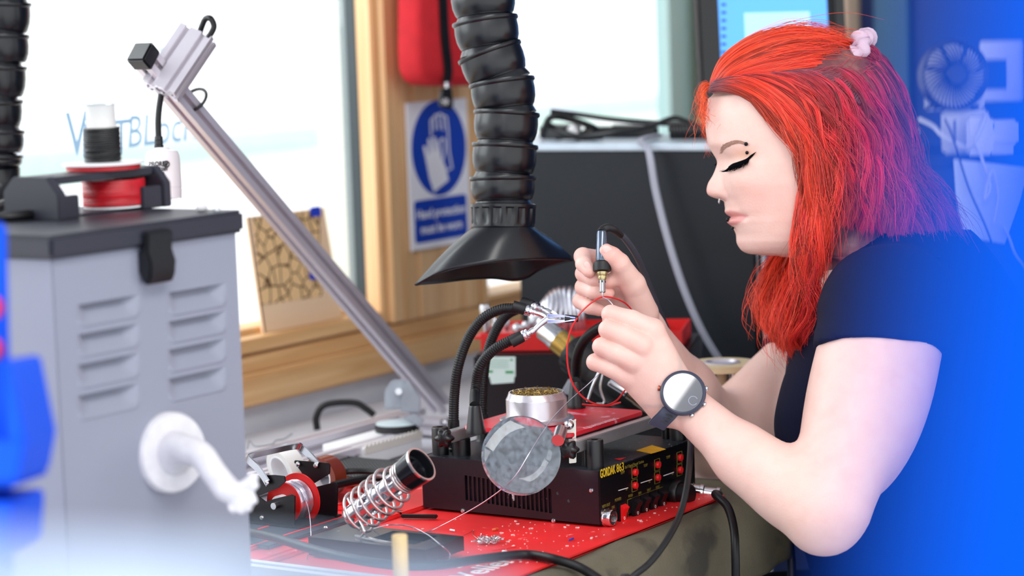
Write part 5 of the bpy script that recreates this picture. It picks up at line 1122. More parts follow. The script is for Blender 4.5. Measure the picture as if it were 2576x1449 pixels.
MB().lathe([(.0265, 0), (.0268, .0006), (.0265, .0012), (0, .0012)], A3(xs_, ys_, zc0 + hc), EZ, 44).build('top_flange', glassy('clear_flange', (.9, .93, .95), .14), ws)
for lab, pts in (('black cable lying across the lid of the grey case to the spool rack', [(-40, 548), (30, 545), (90, 538), (150, 525)]), ('second black cable arched over the back of the grey case lid', [(-40, 530), (10, 512), (60, 500), (125, 512)])):
    tag(MB().tube(spl([G(x, y, zL + .0045) for x, y in pts], 8), .0042, 8).build('black_cable', 'cable'), lab, 'cable')
o = MB().ell(G(508, 533, zL) + EZ * .0034, (.006, .0045, .0034), nu=14, nv=8).build('white_pebble', 'plaster'); tag(o, 'small white lump lying at the edge of the grey case lid', 'lump')
o = MB().lathe([(.0025, 0), (.003, .003), (.002, .005), (0, .005)], G(545, 533, zL), EZ, 12).build('small_nut', 'steel'); tag(o, 'tiny metal nut lying on the grey case lid beside the white lump', 'nut')
# ---- plaster hand hook on the front
hk = thing('hand_hook', 'white plaster hook shaped like a small arm and hand on the grey case front', 'hook', Wp(425, 1138, YBX - .004))
hc_ = Wp(424, 1138, YBX - .002); hax = nrm(A3(-.22, -1, .05)); RD = 103 * 1.95 / FPX
MB().lathe([(RD * .96, -.004), (RD, .0), (RD, .005), (RD * .94, .0085), (RD * .5, .0095), (0, .0095)], hc_, hax, 48).build('disc', 'plaster', hk)
mb = MB(); dq = np.dot(hc_ - C0, CF)
arm_ = spl([hc_ + hax * .004, P(455, 1128, dq - .02), P(505, 1145, dq - .035), P(535, 1185, dq - .045), P(565, 1225, dq - .05), P(590, 1250, dq - .053)], 8)
mb.tube(arm_, np.interp(np.linspace(0, 1, len(arm_)), [0, .2, .5, .68, .85, 1], [.020, .0125, .0105, .0105, .0112, .0075]), 16)
for pts, r_ in (([(575, 1235), (595, 1268), (578, 1285)], .0042), ([(580, 1235), (610, 1268), (600, 1290)], .0044), ([(585, 1232), (622, 1262), (618, 1286)], .0044), ([(590, 1226), (630, 1250), (637, 1268)], .0042), ([(575, 1230), (612, 1222), (634, 1205), (640, 1190)], .0046), ([(610, 1225), (636, 1222), (646, 1230)], .004)):
    mb.tube(spl([P(x, y, dq - .055) for x, y in pts], 6), r_, 10)
o = mb.build('hand_and_arm', 'plaster', hk, ang=180); rm = o.modifiers.new('r', 'REMESH'); rm.mode = 'VOXEL'; rm.voxel_size = .0014; sm = o.modifiers.new('s', 'SMOOTH'); sm.iterations = 4; rm.use_smooth_shade = True

# ---- white rail at the mat's end, dowel
o = profile(MB(), A3(1.6585, 1.152, TZ + .0113), A3(1.6585, 1.47, TZ + .0113), A3(1, 0, 0), EZ, s=.022).build('aluminium_rail', mat('white_anodised', (226, 230, 238), .35, .3), ang=25); tag(o, 'pale aluminium rail lying along the end of the red mat before the grey case', 'rail')
q = P(1005, 1345, 2.03); o = MB().lathe([(.0062, 0), (.0066, .001), (.0066, q[2] - TZ - .001), (.0060, q[2] - TZ)], A3(q[0], q[1], TZ), EZ, 24).build('wooden_dowel', mat('pale_dowel', (218, 186, 122), .55, var=.1)); tag(o, 'short upright wooden dowel standing at the bench edge before the iron stand', 'dowel')

# ================================================================== blue part bins on a rack at the left edge
bn = thing('blue_bin_rack', 'blue plastic part bins at the picture edge beside the grey case', 'part bins', P(-120, 1300, 1.5))
def bp_(pts, d0, d1): 
    a = [P(x, y, d0) for x, y in pts]; b = [P(x, y, d1) for x, y in pts]; return a, b
def slab(pts, d0, d1, name, m, par, bev=.002):
    a = [P(x, y, d0) for x, y in pts]; mb = MB(); mb.prism(a, CF * (d1 - d0)); return mb.build(name, m, par, bevel=bev)
slab([(-500, 540), (6, 560), (14, 900), (26, 1520), (-500, 1520)], 1.53, 1.545, 'back_panel', 'blue', bn)
bb = slab([(-420, 1110), (62, 1108), (56, 1140), (42, 1215), (-420, 1230)], 1.42, 1.43, 'bin_front', 'blue', bn)
slab([(5, 903), (20, 905), (62, 1108), (42, 1215), (20, 1215)], 1.425, 1.525, 'bin_side', 'blue', bn)
slab([(-420, 1215), (42, 1215), (42, 1225), (-420, 1235)], 1.425, 1.525, 'bin_floor', 'blue', bn)
slab([(-420, 1270), (26, 1265), (24, 1310), (18, 1400), (-420, 1410)], 1.42, 1.525, 'lower_bin', 'blue', bn)
MB().box2(P(-250, 1500, 1.54) - A3(.01, .01, .5), P(-250, 1500, 1.54) + A3(.01, .01, .02)).build('rack_post', 'blue', bn)
f0 = P(-250, 1500, 1.54); MB().box2(A3(f0[0] - .15, f0[1] - .12, TZ), A3(f0[0] + .1, f0[1] + .1, TZ + .01)).build('rack_foot', 'blue', bn)
for y in (775, 880): o = MB().lathe([(.0075, -.006), (.0088, 0), (.0075, .006), (0, .007)], P(-26, y, 1.51), -CF, 18).build('red_bead', 'red'); tag(o, ('upper' if y < 800 else 'lower') + ' of two red beads on the blue bin rack', 'bead')

# ================================================================== things close to the lens: shelf with a blue bin and a pale tray
fs = thing('near_shelf', 'shelf close before the lens carrying the blue bin and pale tray, below the picture', 'shelf', A3(.25, .1, 0))
zS = 1.267 - .135
MB().box((CF * .30 + C0) * A3(1, 1, 0) + EZ * (zS - .011), (.34, .36, .02), (EX, EY, EZ)).build('board', 'greybox', fs, bevel=.002)
for s, t_ in ((-.15, -.15), (.15, -.15), (-.15, .15), (.15, .15)):
    q = (CF * .30 + C0) * A3(1, 1, 0) + EX * s + EY * t_; MB().box2(A3(q[0] - .01, q[1] - .01, 0), A3(q[0] + .01, q[1] + .01, zS - .021)).build('post', 'greybox', fs)
db = .212
bl_ = thing('blue_part_bin', 'bright blue part bin very close to the lens, blurred over the person', 'part bin', flat(P(2700, 800, db), zS))
BB = mat('bright_blue_plastic', (0, 82, 208), .7, Specular_IOR_Level=.05)
w0 = P(2356, 700, db); w1 = w0 + EX * .06
mb = MB(); mb.box2((0, 0, 0), (.001, .001, .001)) if False else None
c = flat((w0 + w1) / 2, (zS + 1.36) / 2); hB = 1.36 - zS - .001
e0, e1_b = P(2425, 100, db), P(2268, 1449, db); sl_ = np.dot(e1_b - e0, EX) / (e1_b[2] - e0[2]); xat = lambda z: np.dot(e0, EX) + sl_ * (z - e0[2]); b0_ = flat(w0, 0); xr_ = np.dot(w1, EX); y_ = np.dot(w0, EY)
MB().prism([EX * xat(zS + .001) + EY * y_ + EZ * (zS + .001), EX * xr_ + EY * y_ + EZ * (zS + .001), EX * xr_ + EY * y_ + EZ * 1.36, EX * xat(1.36) + EY * y_ + EZ * 1.36], EY * .003).build('front_wall', BB, bl_, bevel=.001)
MB().box(c + EY * .05, (.06, .003, hB), (EX, EY, EZ)).build('back_wall', BB, bl_, bevel=.001) if False else None
MB().box(flat(w1 - EX * .0015 + EY * .03, c[2]), (.003, .057, hB), (EX, EY, EZ)).build('side_wall', BB, bl_, bevel=.001)
MB().box(flat(w1 - EX * .02 + EY * .03, zS + .002), (.037, .057, .003), (EX, EY, EZ)).build('floor_panel', BB, bl_)
dt = .40
tr2 = thing('pale_tray', 'pale translucent-looking white tray very close to the lens at the bottom corner', 'tray', flat(P(300, 1450, dt), zS))
WT = mat('pale_blue_white_plastic', (186, 206, 232), .6)
q = [P(-500, 1395, dt), P(700, 1425, dt), P(1000, 1450, dt), P(1250, 1500, dt)]
bot = [flat(p, zS + .001) for p in q]
mb = MB()
for i in range(3): mb.hexa([bot[i], bot[i + 1], q[i + 1], q[i]], [p + EY * .003 for p in (bot[i], bot[i + 1], q[i + 1], q[i])])
mb.build('front_wall', WT, tr2)
MB().prism([bot[0], bot[3], bot[3] + EY * -.05, bot[0] + EY * -.05], (0, 0, .002)).build('floor_panel', WT, tr2)
# ================================================================== person: one continuous skin surface from a distance field
# field coordinates: K = (along camera right, along camera up, along view axis), metres
f32 = np.float32
def K(px, py, d): return np.array([(px - 1288) / FPX * d, -(py - 724.5) / FPX * d, d], f32)
def k2w(v): v = np.asarray(v, float); return C0 + v[..., 0:1] * CR + v[..., 1:2] * CU + v[..., 2:3] * CF
def rcone(p, a, b, ra, rb):
    ba = b - a; t = np.clip(((p - a) @ ba) / (ba @ ba), 0, 1); return np.linalg.norm(p - a - t[:, None] * ba, axis=1) - (ra + t * (rb - ra))
def smin(a, b, k): h = np.clip(.5 + .5 * (b - a) / k, 0, 1); return b + (a - b) * h - k * h * (1 - h)
def smax(a, b, k): return -smin(-a, -b, k)
def ellip(p, c, r, rotz=0.0):
    q = p - c
    if rotz: ca, sa = math.cos(rotz), math.sin(rotz); q = np.stack([q[:, 0] * ca + q[:, 1] * sa, -q[:, 0] * sa + q[:, 1] * ca, q[:, 2]], 1)
    r = np.array(r, f32); k0 = np.linalg.norm(q / r, axis=1); k1 = np.linalg.norm(q / (r * r), axis=1) + 1e-9; return k0 * (k0 - 1) / k1
MM = 2.48 / FPX                                   # one photo pixel at the head, in metres
_kn = np.array([[250, 1786], [294, 1781], [332, 1781], [352, 1783], [366, 1786], [385, 1797], [401, 1807], [430, 1811], [460, 1815], [490, 1819], [508, 1821], [525, 1825], [540, 1832], [552, 1837], [566, 1843], [577, 1847], [590, 1854], [600, 1856], [610, 1856.5], [620, 1860], [630, 1866], [638, 1879], [642, 1905], [645, 1960], [650, 2040]], float)
_yy = np.arange(200, 700, 1.0); _bx = np.interp(_yy, _kn[:, 0], _kn[:, 1]); _kr = np.hanning(13); _kr /= _kr.sum(); _bs = np.convolve(np.pad(_bx, 6, mode='edge'), _kr, 'valid')
_mixb = np.clip((_yy - 615) / 10, 0, 1); _bx = _bs * (1 - _mixb) + np.convolve(np.pad(_bx, 2, mode='edge'), np.ones(5) / 5, 'valid') * _mixb
_lw = np.convolve(np.pad(np.interp(_yy, [250, 300, 366, 420, 470, 520, 560, 590, 610, 625, 640, 650], [158, 164, 162, 166, 163, 152, 143, 134, 124, 110, 88, 60]), 6, mode='edge'), _kr, 'valid')
_np_ = np.convolve(np.pad(np.interp(_yy, [396, 408, 418, 430, 442, 459, 470, 479, 486, 491, 496, 501, 506], [0, 2, 7, 13, 20, 33, 38, 40.5, 40, 37, 29, 12, 0]), 3, mode='edge'), np.hanning(7) / np.hanning(7).sum(), 'valid')
def g_(x, c, s): return np.exp(-((x - c) / s) ** 2)
def F_head(p):
    x = 1288 + p[:, 0] / MM; y = 724.5 - p[:, 1] / MM; l = (2.48 - p[:, 2]) / MM; al = np.abs(l)
    base = np.interp(y, _yy, _bx); Lw = np.interp(y, _yy, _lw); nose = np.interp(y, _yy, _np_)
    nw = np.interp(y, [400, 430, 455, 475, 490, 505], [17, 19, 25, 33, 34, 30])
    nshape = 1 / (1 + (al / nw) ** 3.2)
    disp = nose * nshape                                              # forward displacement
    disp += 5.5 * g_(y, 366, 16) * g_(al, 62, 46)                     # brow ridge
    disp -= 15 * g_(y, 402, 20) * g_(al, 60, 26)                      # eye socket
    disp += 13 * g_(y, 455, 34) * g_(al, 96, 40)                      # cheek
    muz = g_(y, 545, 34) * g_(al, 0, 52); disp += 0 * muz
    mw = 1 / (1 + (al / 62) ** 4)
    disp += (5.5 * g_(y, 534, 7) + 10.5 * g_(y, 559, 8.5)) * mw       # lips
    disp -= 7.5 * g_(y, 546.5, 3.0) * (1 / (1 + (al / 66) ** 6))      # mouth line
    disp -= 6 * g_(y, 549, 12) * g_(al, 74, 12)                       # mouth corner
    disp -= 3.5 * g_(y, 515, 9) * g_(al, 0, 7)                        # philtrum
    disp -= 3 * g_(y, 520, 22) * g_(al, 70, 14)                       # nasolabial dip
    disp += 4 * g_(y, 606, 20) * g_(al, 0, 40)
    disp -= 6.5 * g_(y, 482, 15) * g_(al, 50, 6); disp += 5 * g_(y, 484, 12) * g_(al, 35, 9)
    back = 26 * np.clip((al - 20) / 100, 0, 1) ** 2 * g_(y, 540, 70)   # lower face curves away
    xc = 2010.0; xs = x + disp - 0 * back
    Ax = np.maximum(xc - base, 4.0)
    n = np.interp(y, [250, 400, 540, 640], [2.25, 2.1, 1.92, 2.0])
    dx = xc - xs; fx = np.where(dx > 0, dx / Ax, -dx / 150.0)
    q = (np.maximum(fx, 1e-6) ** n + np.maximum(al / Lw, 1e-6) ** n) ** (1 / n)
    face = (q - 1) * np.minimum(Ax, 120.0)
    face = np.maximum(face, np.maximum(y - 646, 250 - y))
    pp_ = np.stack([x, y, l], 1)
    skull = ellip(pp_, np.array([2030, 300, 0]), (247, 203, 176))
    h = smin(face, skull, 22.0)
    for s in (-1, 1):
        h = smin(h, ellip(pp_, np.array([1836, 481, 29 * s]), (19, 15, 16)), 6.0)       # nostril wing
        h = smin(h, ellip(pp_, np.array([1872, 405, 70 * s]), (27, 24, 30)), 7.0)       # closed lid over the eyeball
        h = smax(h, -ellip(pp_, np.array([1822, 500, 17 * s]), (16, 8, 10)), 2.5)        # nostril
    return h * MM
def F_neck(p): return smin(rcone(p, K(2095, 560, 2.48), K(2225, 745, 2.50), .051, .056), rcone(p, K(2190, 720, 2.5), K(2235, 800, 2.52), .06, .09), .03)
def F_torso(p, o=0.0):
    t = ellip(p, K(2290, 990, 2.53), (.125, .19, .165))
    t = smin(t, ellip(p, K(2330, 1320, 2.53), (.112, .22, .155)), .08)
    t = smin(t, ellip(p, K(2118, 1065, 2.465), (.064, .07, .066)), .035)
    t = smin(t, ellip(p, K(2135, 1075, 2.60), (.064, .07, .066)), .035)
    t = smin(t, rcone(p, K(2235, 790, 2.40), K(2245, 790, 2.66), .062, .062), .05)
    return t - o
SH_N, EL_N, WR_N = K(2234, 790, 2.365), K(2088, 1264, 2.262), K(1706, 1003, 2.347)
SH_F, EL_F, WR_F = K(2165, 830, 2.70), K(1822, 1112, 2.63), K(1612, 832, 2.475)
def F_arm_near(p):
    a = rcone(p, SH_N, EL_N, .0615, .0400); a = smin(a, ellip(p, K(2198, 1010, 2.325), (.049, .10, .046), -.25), .03)
    f = rcone(p, K(2064, 1284, 2.262), K(1875, 1152, 2.302), .0375, .0270); f = smin(f, rcone(p, K(1875, 1152, 2.302), WR_N, .0270, .0208), .02)
    f = smin(f, ellip(p, K(1985, 1232, 2.285), (.05, .031, .030), -.62), .02)
    return smin(smin(a, f, .016), ellip(p, K(2074, 1338, 2.262), (.023, .018, .021)), .018)
def F_arm_far(p):
    a = rcone(p, SH_F, EL_F, .060, .046); f = rcone(p, EL_F, K(1720, 985, 2.55), .042, .032); f = smin(f, rcone(p, K(1720, 985, 2.55), WR_F, .032, .0235), .02)
    return smin(a, f, .02)
def hand(p, wrist, fingers, palm, thumb, web):
    pm = None
    for a, b, ra, rb in palm:
        c = rcone(p, a, b, ra, rb); pm = c if pm is None else smin(pm, c, .010)
    fs_ = None
    for ch in fingers:
        c = None
        for (a, ra), (b, rb) in zip(ch[:-1], ch[1:]):
            s = rcone(p, a, b, ra, rb); c = s if c is None else smin(c, s, .0022)
        fs_ = c if fs_ is None else smin(fs_, c, .0005)
    out = smin(pm, fs_, .0038)
    c = None
    for (a, ra), (b, rb) in zip(thumb[:-1], thumb[1:]):
        s = rcone(p, a, b, ra, rb); c = s if c is None else smin(c, s, .003)
    return smin(out, c, web)
mm = lambda v: v * .001
def chain(*a): return [(K(x, y, d), mm(r)) for x, y, d, r in a]
LF = [chain((1640, 832, 2.330, 12), (1590, 806, 2.329, 9.8), (1537, 791, 2.332, 9.0), (1538, 803, 2.357, 8.4), (1556, 806, 2.374, 7.4)),
      chain((1612, 868, 2.322, 12), (1568, 845, 2.322, 9.9), (1530, 829, 2.324, 9.2), (1536, 842, 2.350, 8.4), (1560, 850, 2.364, 7.4)),
      chain((1590, 906, 2.324, 11.4), (1548, 888, 2.322, 9.3), (1513, 872, 2.325, 8.6), (1522, 884, 2.350, 8.0), (1550, 890, 2.358, 7.2)),
      chain((1576, 945, 2.334, 10.6), (1538, 926, 2.330, 8.9), (1497, 911, 2.332, 8.2), (1512, 918, 2.354, 7.4), (1535, 925, 2.358, 6.6))]
LP = [(WR_N, K(1640, 834, 2.332), .0215, .0125), (WR_N, K(1614, 870, 2.328), .0215, .0125), (K(1690, 1012, 2.347), K(1592, 908, 2.330), .0205, .012), (K(1680, 1022, 2.35), K(1580, 946, 2.338), .0195, .0115), (K(1660, 960, 2.345), K(1612, 900, 2.336), .018, .016)]
LT = chain((1684, 925, 2.372, 13), (1640, 862, 2.388, 11.5), (1588, 815, 2.394, 9.5), (1555, 795, 2.388, 8))
RF = [chain((1552, 668, 2.470, 11), (1505, 652, 2.462, 9.4), (1466, 645, 2.440, 8.8), (1468, 664, 2.424, 8.0), (1482, 682, 2.417, 6.8)),
      chain((1556, 706, 2.474, 11), (1505, 692, 2.465, 9.2), (1469, 688, 2.442, 8.7), (1494, 700, 2.426, 8.0), (1530, 709, 2.426, 7.0)),
      chain((1562, 742, 2.476, 11), (1512, 730, 2.467, 9), (1468, 722, 2.446, 8.6), (1494, 733, 2.430, 7.8), (1528, 739, 2.430, 6.8)),
      chain((1572, 780, 2.478, 10.5), (1515, 770, 2.468, 8.8), (1462, 757, 2.452, 8.6), (1484, 772, 2.438, 7.4), (1508, 780, 2.438, 6.4))]
RP = [(WR_F, K(1556, 676, 2.474), .0215, .012), (WR_F, K(1558, 708, 2.478), .0215, .0125), (WR_F, K(1556, 744, 2.480), .021, .0125), (K(1600, 836, 2.478), K(1545, 785, 2.476), .021, .013), (K(1600, 800, 2.466), K(1560, 745, 2.468), .017, .012)]
RT_ = chain((1620, 785, 2.452, 14.5), (1592, 715, 2.432, 12.6), (1558, 662, 2.414, 10), (1540, 645, 2.411, 9.2), (1524, 632, 2.412, 7.8))
def F_hand_near(p): return hand(p, WR_N, LF, LP, LT, .010)
def F_hand_far(p): return hand(p, WR_F, RF, RP, RT_, .012)

def surface_nets(fn, lo, hi, h):
    n = np.ceil((np.asarray(hi) - lo) / h).astype(int) + 1
    ax = [lo[i] + h * np.arange(n[i]) for i in range(3)]
    D = np.empty(n, f32)
    yy, zz = np.meshgrid(ax[1], ax[2], indexing='ij'); yz = np.stack([yy.ravel(), zz.ravel()], 1).astype(f32)
    step = max(1, int(300000 // len(yz)))
    for i in range(0, n[0], step):
        xs = ax[0][i:i + step]; p = np.concatenate([np.column_stack([np.full(len(yz), x, f32), yz]) for x in xs]); D[i:i + step] = fn(p).reshape(len(xs), n[1], n[2])
    s = D < 0
    cell = np.zeros(n - 1, np.int8)
    for a in (0, 1):
        for b in (0, 1):
            for c in (0, 1): cell += s[a:n[0] - 1 + a, b:n[1] - 1 + b, c:n[2] - 1 + c]
    act = np.argwhere((cell > 0) & (cell < 8)); idx = -np.ones(n - 1, np.int64); idx[act[:, 0], act[:, 1], act[:, 2]] = np.arange(len(act))
    cor = {}
    for a in (0, 1):
        for b in (0, 1):
            for c in (0, 1): cor[a, b, c] = D[act[:, 0] + a, act[:, 1] + b, act[:, 2] + c]
    acc = np.zeros((len(act), 3)); cnt = np.zeros(len(act))
    for k in range(3):
        o1, o2 = [i for i in range(3) if i != k]
        for a in (0, 1):
            for b in (0, 1):
                c0 = [0, 0, 0]; c0[o1] = a; c0[o2] = b; c1 = list(c0); c1[k] = 1; v0, v1 = cor[tuple(c0)], cor[tuple(c1)]
                m = (v0 < 0) != (v1 < 0); t = np.where(m, v0 / np.where(m, v0 - v1, 1), 0)
                q = np.zeros((len(act), 3)); q[:, o1] = a; q[:, o2] = b; q[:, k] = t; acc[m] += q[m]; cnt[m] += 1
    V = np.asarray(lo) + h * (act + acc / cnt[:, None]); Q = []
    for k in range(3):
        o1, o2 = [(1, 2), (2, 0), (0, 1)][k]
        sl0 = [slice(None)] * 3; sl1 = [slice(None)] * 3; sl0[k] = slice(0, -1); sl1[k] = slice(1, None)
        e = np.argwhere(s[tuple(sl0)] != s[tuple(sl1)]); e = e[(e[:, o1] > 0) & (e[:, o2] > 0) & (e[:, o1] < n[o1] - 1) & (e[:, o2] < n[o2] - 1)]
        ins = s[tuple(sl0)][e[:, 0], e[:, 1], e[:, 2]]; qs = []
        for da, db_ in ((-1, -1), (0, -1), (0, 0), (-1, 0)):
            c = e.copy(); c[:, o1] += da; c[:, o2] += db_; qs.append(idx[c[:, 0], c[:, 1], c[:, 2]])
        q = np.stack(qs, 1); q[~ins] = q[~ins][:, ::-1]; Q.append(q)
    Q = np.vstack(Q); Q = Q[(Q >= 0).all(1)]
    # two passes of light smoothing
    for _ in range(1):
        sm_ = np.zeros_like(V); ct = np.zeros(len(V))
        for a in range(4):
            for b in (1, 3): np.add.at(sm_, Q[:, a], V[Q[:, (a + b) % 4]]); np.add.at(ct, Q[:, a], 1)
        V = np.where(ct[:, None] > 0, V * .5 + .5 * sm_ / np.maximum(ct, 1)[:, None], V)
    return V, Q
HEADB = (K(1735, 690, 2.48), K(2330, 55, 2.48)); HEADB = (np.array([HEADB[0][0], HEADB[0][1], 2.39]), np.array([HEADB[1][0], HEADB[1][1], 2.57]))
def bx(px0, py1, px1, py0, d0, d1):
    a, b = K(px0, py1, (d0 + d1) / 2), K(px1, py0, (d0 + d1) / 2); return np.array([a[0], a[1], d0]), np.array([b[0], b[1], d1])
HLB = bx(1455, 1025, 1712, 745, 2.27, 2.425); HRB = bx(1412, 858, 1660, 590, 2.385, 2.515)
def F_palm(p, pal):
    o = None
    for a, b, ra, rb in pal: c = rcone(p, a, b, ra, rb); o = c if o is None else smin(o, c, .010)
    return o
F_all = lambda p: smin(smin(F_torso(p, -.004), F_neck(p), .04), np.minimum(smin(F_arm_near(p), F_palm(p, LP), .008), smin(F_arm_far(p), F_palm(p, RP), .008)), .02)
def drop(V, Q, boxes, pad):
    c = V[Q].mean(1); keep = np.ones(len(Q), bool)
    for lo, hi in boxes: keep &= ~((c > lo + pad) & (c < hi - pad)).all(1)
    return Q[keep]
parts_ = []
V, Q = surface_nets(lambda p: smin(smin(F_head(p), F_neck(p), .016), F_torso(p, -.004), .03), HEADB[0], HEADB[1], .0014); parts_.append((V, Q))
V, Q = surface_nets(lambda p: smin(F_hand_near(p), F_arm_near(p), .008), HLB[0], HLB[1], .00115); parts_.append((V, Q))
V, Q = surface_nets(lambda p: smin(F_hand_far(p), F_arm_far(p), .008), HRB[0], HRB[1], .00115); parts_.append((V, Q))
lo, hi = bx(1560, 1440, 2700, 640, 2.16, 2.78); V, Q = surface_nets(F_all, lo, hi, .0042)
Q = drop(V, Q, (HEADB,), .003); c = V[Q].mean(1)
inl = ((c > HLB[0] + .0035) & (c < HLB[1] - .0035)).all(1); inr = ((c > HRB[0] + .0035) & (c < HRB[1] - .0035)).all(1)
Q = Q[~(inl | inr)]
parts_.append((V, Q))
def inpoly(x, y, poly):
    r = np.zeros(len(x), bool); n = len(poly)
    for i in range(n):
        (x0, y0), (x1, y1) = poly[i], poly[(i + 1) % n]; c = ((y0 > y) != (y1 > y)); xi = x0 + (y - y0) * (x1 - x0) / ((y1 - y0) if y1 != y0 else 1e-9); r ^= c & (x < xi)
    return r
def polyd(x, y, poly):
    d = np.full(len(x), 1e9)
    for i in range(len(poly)):
        a, b = np.array(poly[i], float), np.array(poly[(i + 1) % len(poly)], float); e = b - a; t = np.clip(((x - a[0]) * e[0] + (y - a[1]) * e[1]) / (e @ e), 0, 1); d = np.minimum(d, np.hypot(x - a[0] - t * e[0], y - a[1] - t * e[1]))
    return np.where(inpoly(x, y, poly), d, -d)
SKIN = np.array(lin((233, 195, 183))); PINK = np.array(lin((222, 146, 136))); LIP = np.array(lin((212, 132, 130))); LID = np.array(lin((206, 150, 112))); SCALP = np.array(lin((110, 60, 66)))
allv, allq, allc = [], [], []; off = 0
for i, (V, Q) in enumerate(parts_):
    used_ = np.unique(Q); rem = -np.ones(len(V), np.int64); rem[used_] = np.arange(len(used_)); V = V[used_]; Q = rem[Q]
    col = np.tile(SKIN, (len(V), 1))
    def mixc(w, c): 
        global col
        w = np.clip(w, 0, 1)[:, None]; col = col * (1 - w) + c * w
    if i == 0:
        x = 1288 + V[:, 0] / MM; y = 724.5 - V[:, 1] / MM; l = (2.48 - V[:, 2]) / MM; al = np.abs(l)
        mixc(.30 * g_(x, 1900, 60) * g_(y, 500, 50) * (al > 40), PINK); mixc(.45 * g_(x, 1785, 30) * g_(y, 480, 24) * g_(al, 0, 50), PINK)
        mixc(.6 * g_(x, 1860, 26) * g_(y, 393, 15) * (al > 30), LID)
        lp = np.clip(.5 + polyd(x, y, [(1800, 536), (1832, 530), (1850, 536), (1874, 545), (1862, 558), (1848, 567), (1838, 570), (1800, 570)]) / 5, 0, 1) * (al < 90); mixc(lp * .8, LIP)
        hl = np.interp(x, [1760, 1786, 1800, 1850, 1900, 1950, 1990, 2020, 2030, 2100], [225, 228, 222, 226, 262, 312, 370, 420, 700, 900]); mixc((y < hl) * 1.0, SCALP)
    if i in (1, 2):
        F_ = (LF, RF)[i - 1]
        for ch in F_:
            for k in ((0, 2, 4) if i == 1 else (2, 4)):
                d = np.linalg.norm(V - ch[k][0], axis=1); mixc(.55 * np.exp(-(d / .010) ** 2), PINK)
        if i == 2:
            for k in (3, 4): d = np.linalg.norm(V - RT_[k][0], axis=1); mixc(.5 * np.exp(-(d / .013) ** 2), PINK)
    allv.append(V); allq.append(Q + off); allc.append(col); off += len(V)
V = np.vstack(allv); Q = np.vstack(allq); COL = np.vstack(allc); WV = k2w(V)
per = thing('person', 'person with bright red wavy half-up hair in a dark navy t-shirt soldering a wire', 'person', A3(2.29, 1.0, 0))
me = bpy.data.meshes.new('body'); me.from_pydata((WV - ORG[per.name]).tolist(), [], Q[:, ::-1].tolist())
ca = me.color_attributes.new('tone', 'FLOAT_COLOR', 'POINT'); ca.data.foreach_set('color', np.column_stack([COL, np.ones(len(COL))]).astype(f32).ravel())
me.polygons.foreach_set('use_smooth', np.ones(len(Q), bool))
sk_ = mat('skin', (240, 206, 192), .48, bump=.12, bscale=420, Subsurface_Weight=.22, Subsurface_Scale=.006, Subsurface_Radius=(1.0, .35, .2))
ntk = sk_.node_tree; at = ntk.nodes.new('ShaderNodeAttribute'); at.attribute_name = 'tone'
nz = ntk.nodes.new('ShaderNodeTexNoise'); nz.inputs['Scale'].default_value = 55; nz.inputs['Detail'].default_value = 4; tcn = ntk.nodes.new('ShaderNodeTexCoord'); ntk.links.new(tcn.outputs['Object'], nz.inputs['Vector'])
mr = ntk.nodes.new('ShaderNodeMapRange'); mr.inputs[1].default_value = .45; mr.inputs[2].default_value = .75; mr.inputs[4].default_value = .28; ntk.links.new(nz.outputs[0], mr.inputs[0])
mx = ntk.nodes.new('ShaderNodeMix'); mx.data_type = 'RGBA'; mx.inputs[7].default_value = lin((222, 164, 150)) + (1,); ntk.links.new(mr.outputs[0], mx.inputs[0]); ntk.links.new(at.outputs['Color'], mx.inputs[6]); ntk.links.new(mx.outputs[2], ntk.nodes['Principled BSDF'].inputs['Base Color'])
me.materials.append(sk_); body = link('body', me, per)

# ---- shirt: offset of the torso with sleeves, cut at hem and neckline
hemL, hemR, hemN = K(2066, 893, 2.365), K(2388, 917, 2.365), K(2228, 862, 2.298)
hn = np.cross(hemR - hemL, hemN - hemL); hn /= np.linalg.norm(hn); hn = hn if hn[1] > 0 else -hn
fhem = K(1972, 905, 2.66); fhd = (SH_F - EL_F) / np.linalg.norm(SH_F - EL_F)
def F_shirt(p):
    t = F_torso(p, .0035)
    a = smax(F_arm_near(p) - .0052, -(p - hemL) @ hn, .002)
    b = smax(F_arm_far(p) - .005, -(p - fhem) @ fhd, .002)
    t = smin(t, a, .02); t = smin(t, b, .02)
    t = smin(t, rcone(p, K(2235, 770, 2.42), K(2215, 690, 2.5), .045, .05), .03); t = smin(t, rcone(p, K(2245, 770, 2.62), K(2215, 690, 2.5), .045, .05), .03)
    x, y, z = p[:, 0], p[:, 1], p[:, 2]
    armpit = np.exp(-((p - K(2060, 890, 2.36)) ** 2).sum(1) / .05 ** 2)
    t += .0016 * np.sin((x * .75 + y * .6) * 260 + 2 * np.sin(y * 40)) * armpit + .0011 * np.sin(x * 60 + y * 35 + z * 50) * np.sin(y * 48 - x * 30)
    t = smax(t, -rcone(p, K(2080, 560, 2.48), K(2160, 742, 2.485), .060, .062), .004)
    t = smax(t, -rcone(p, K(2160, 735, 2.485), K(2062, 800, 2.49), .056, .026), .004)
    return t
lo, hi = bx(1880, 1640, 2720, 585, 2.20, 2.84); V, Q = surface_nets(F_shirt, lo, hi, .0038)
me = bpy.data.meshes.new('t_shirt'); me.from_pydata((k2w(V) - ORG[per.name]).tolist(), [], Q[:, ::-1].tolist()); me.polygons.foreach_set('use_smooth', np.ones(len(Q), bool))
me.materials.append(mat('navy_jersey', (8, 14, 42), .85, bump=.15, bscale=900, Specular_IOR_Level=.2)); link('t_shirt', me, per)
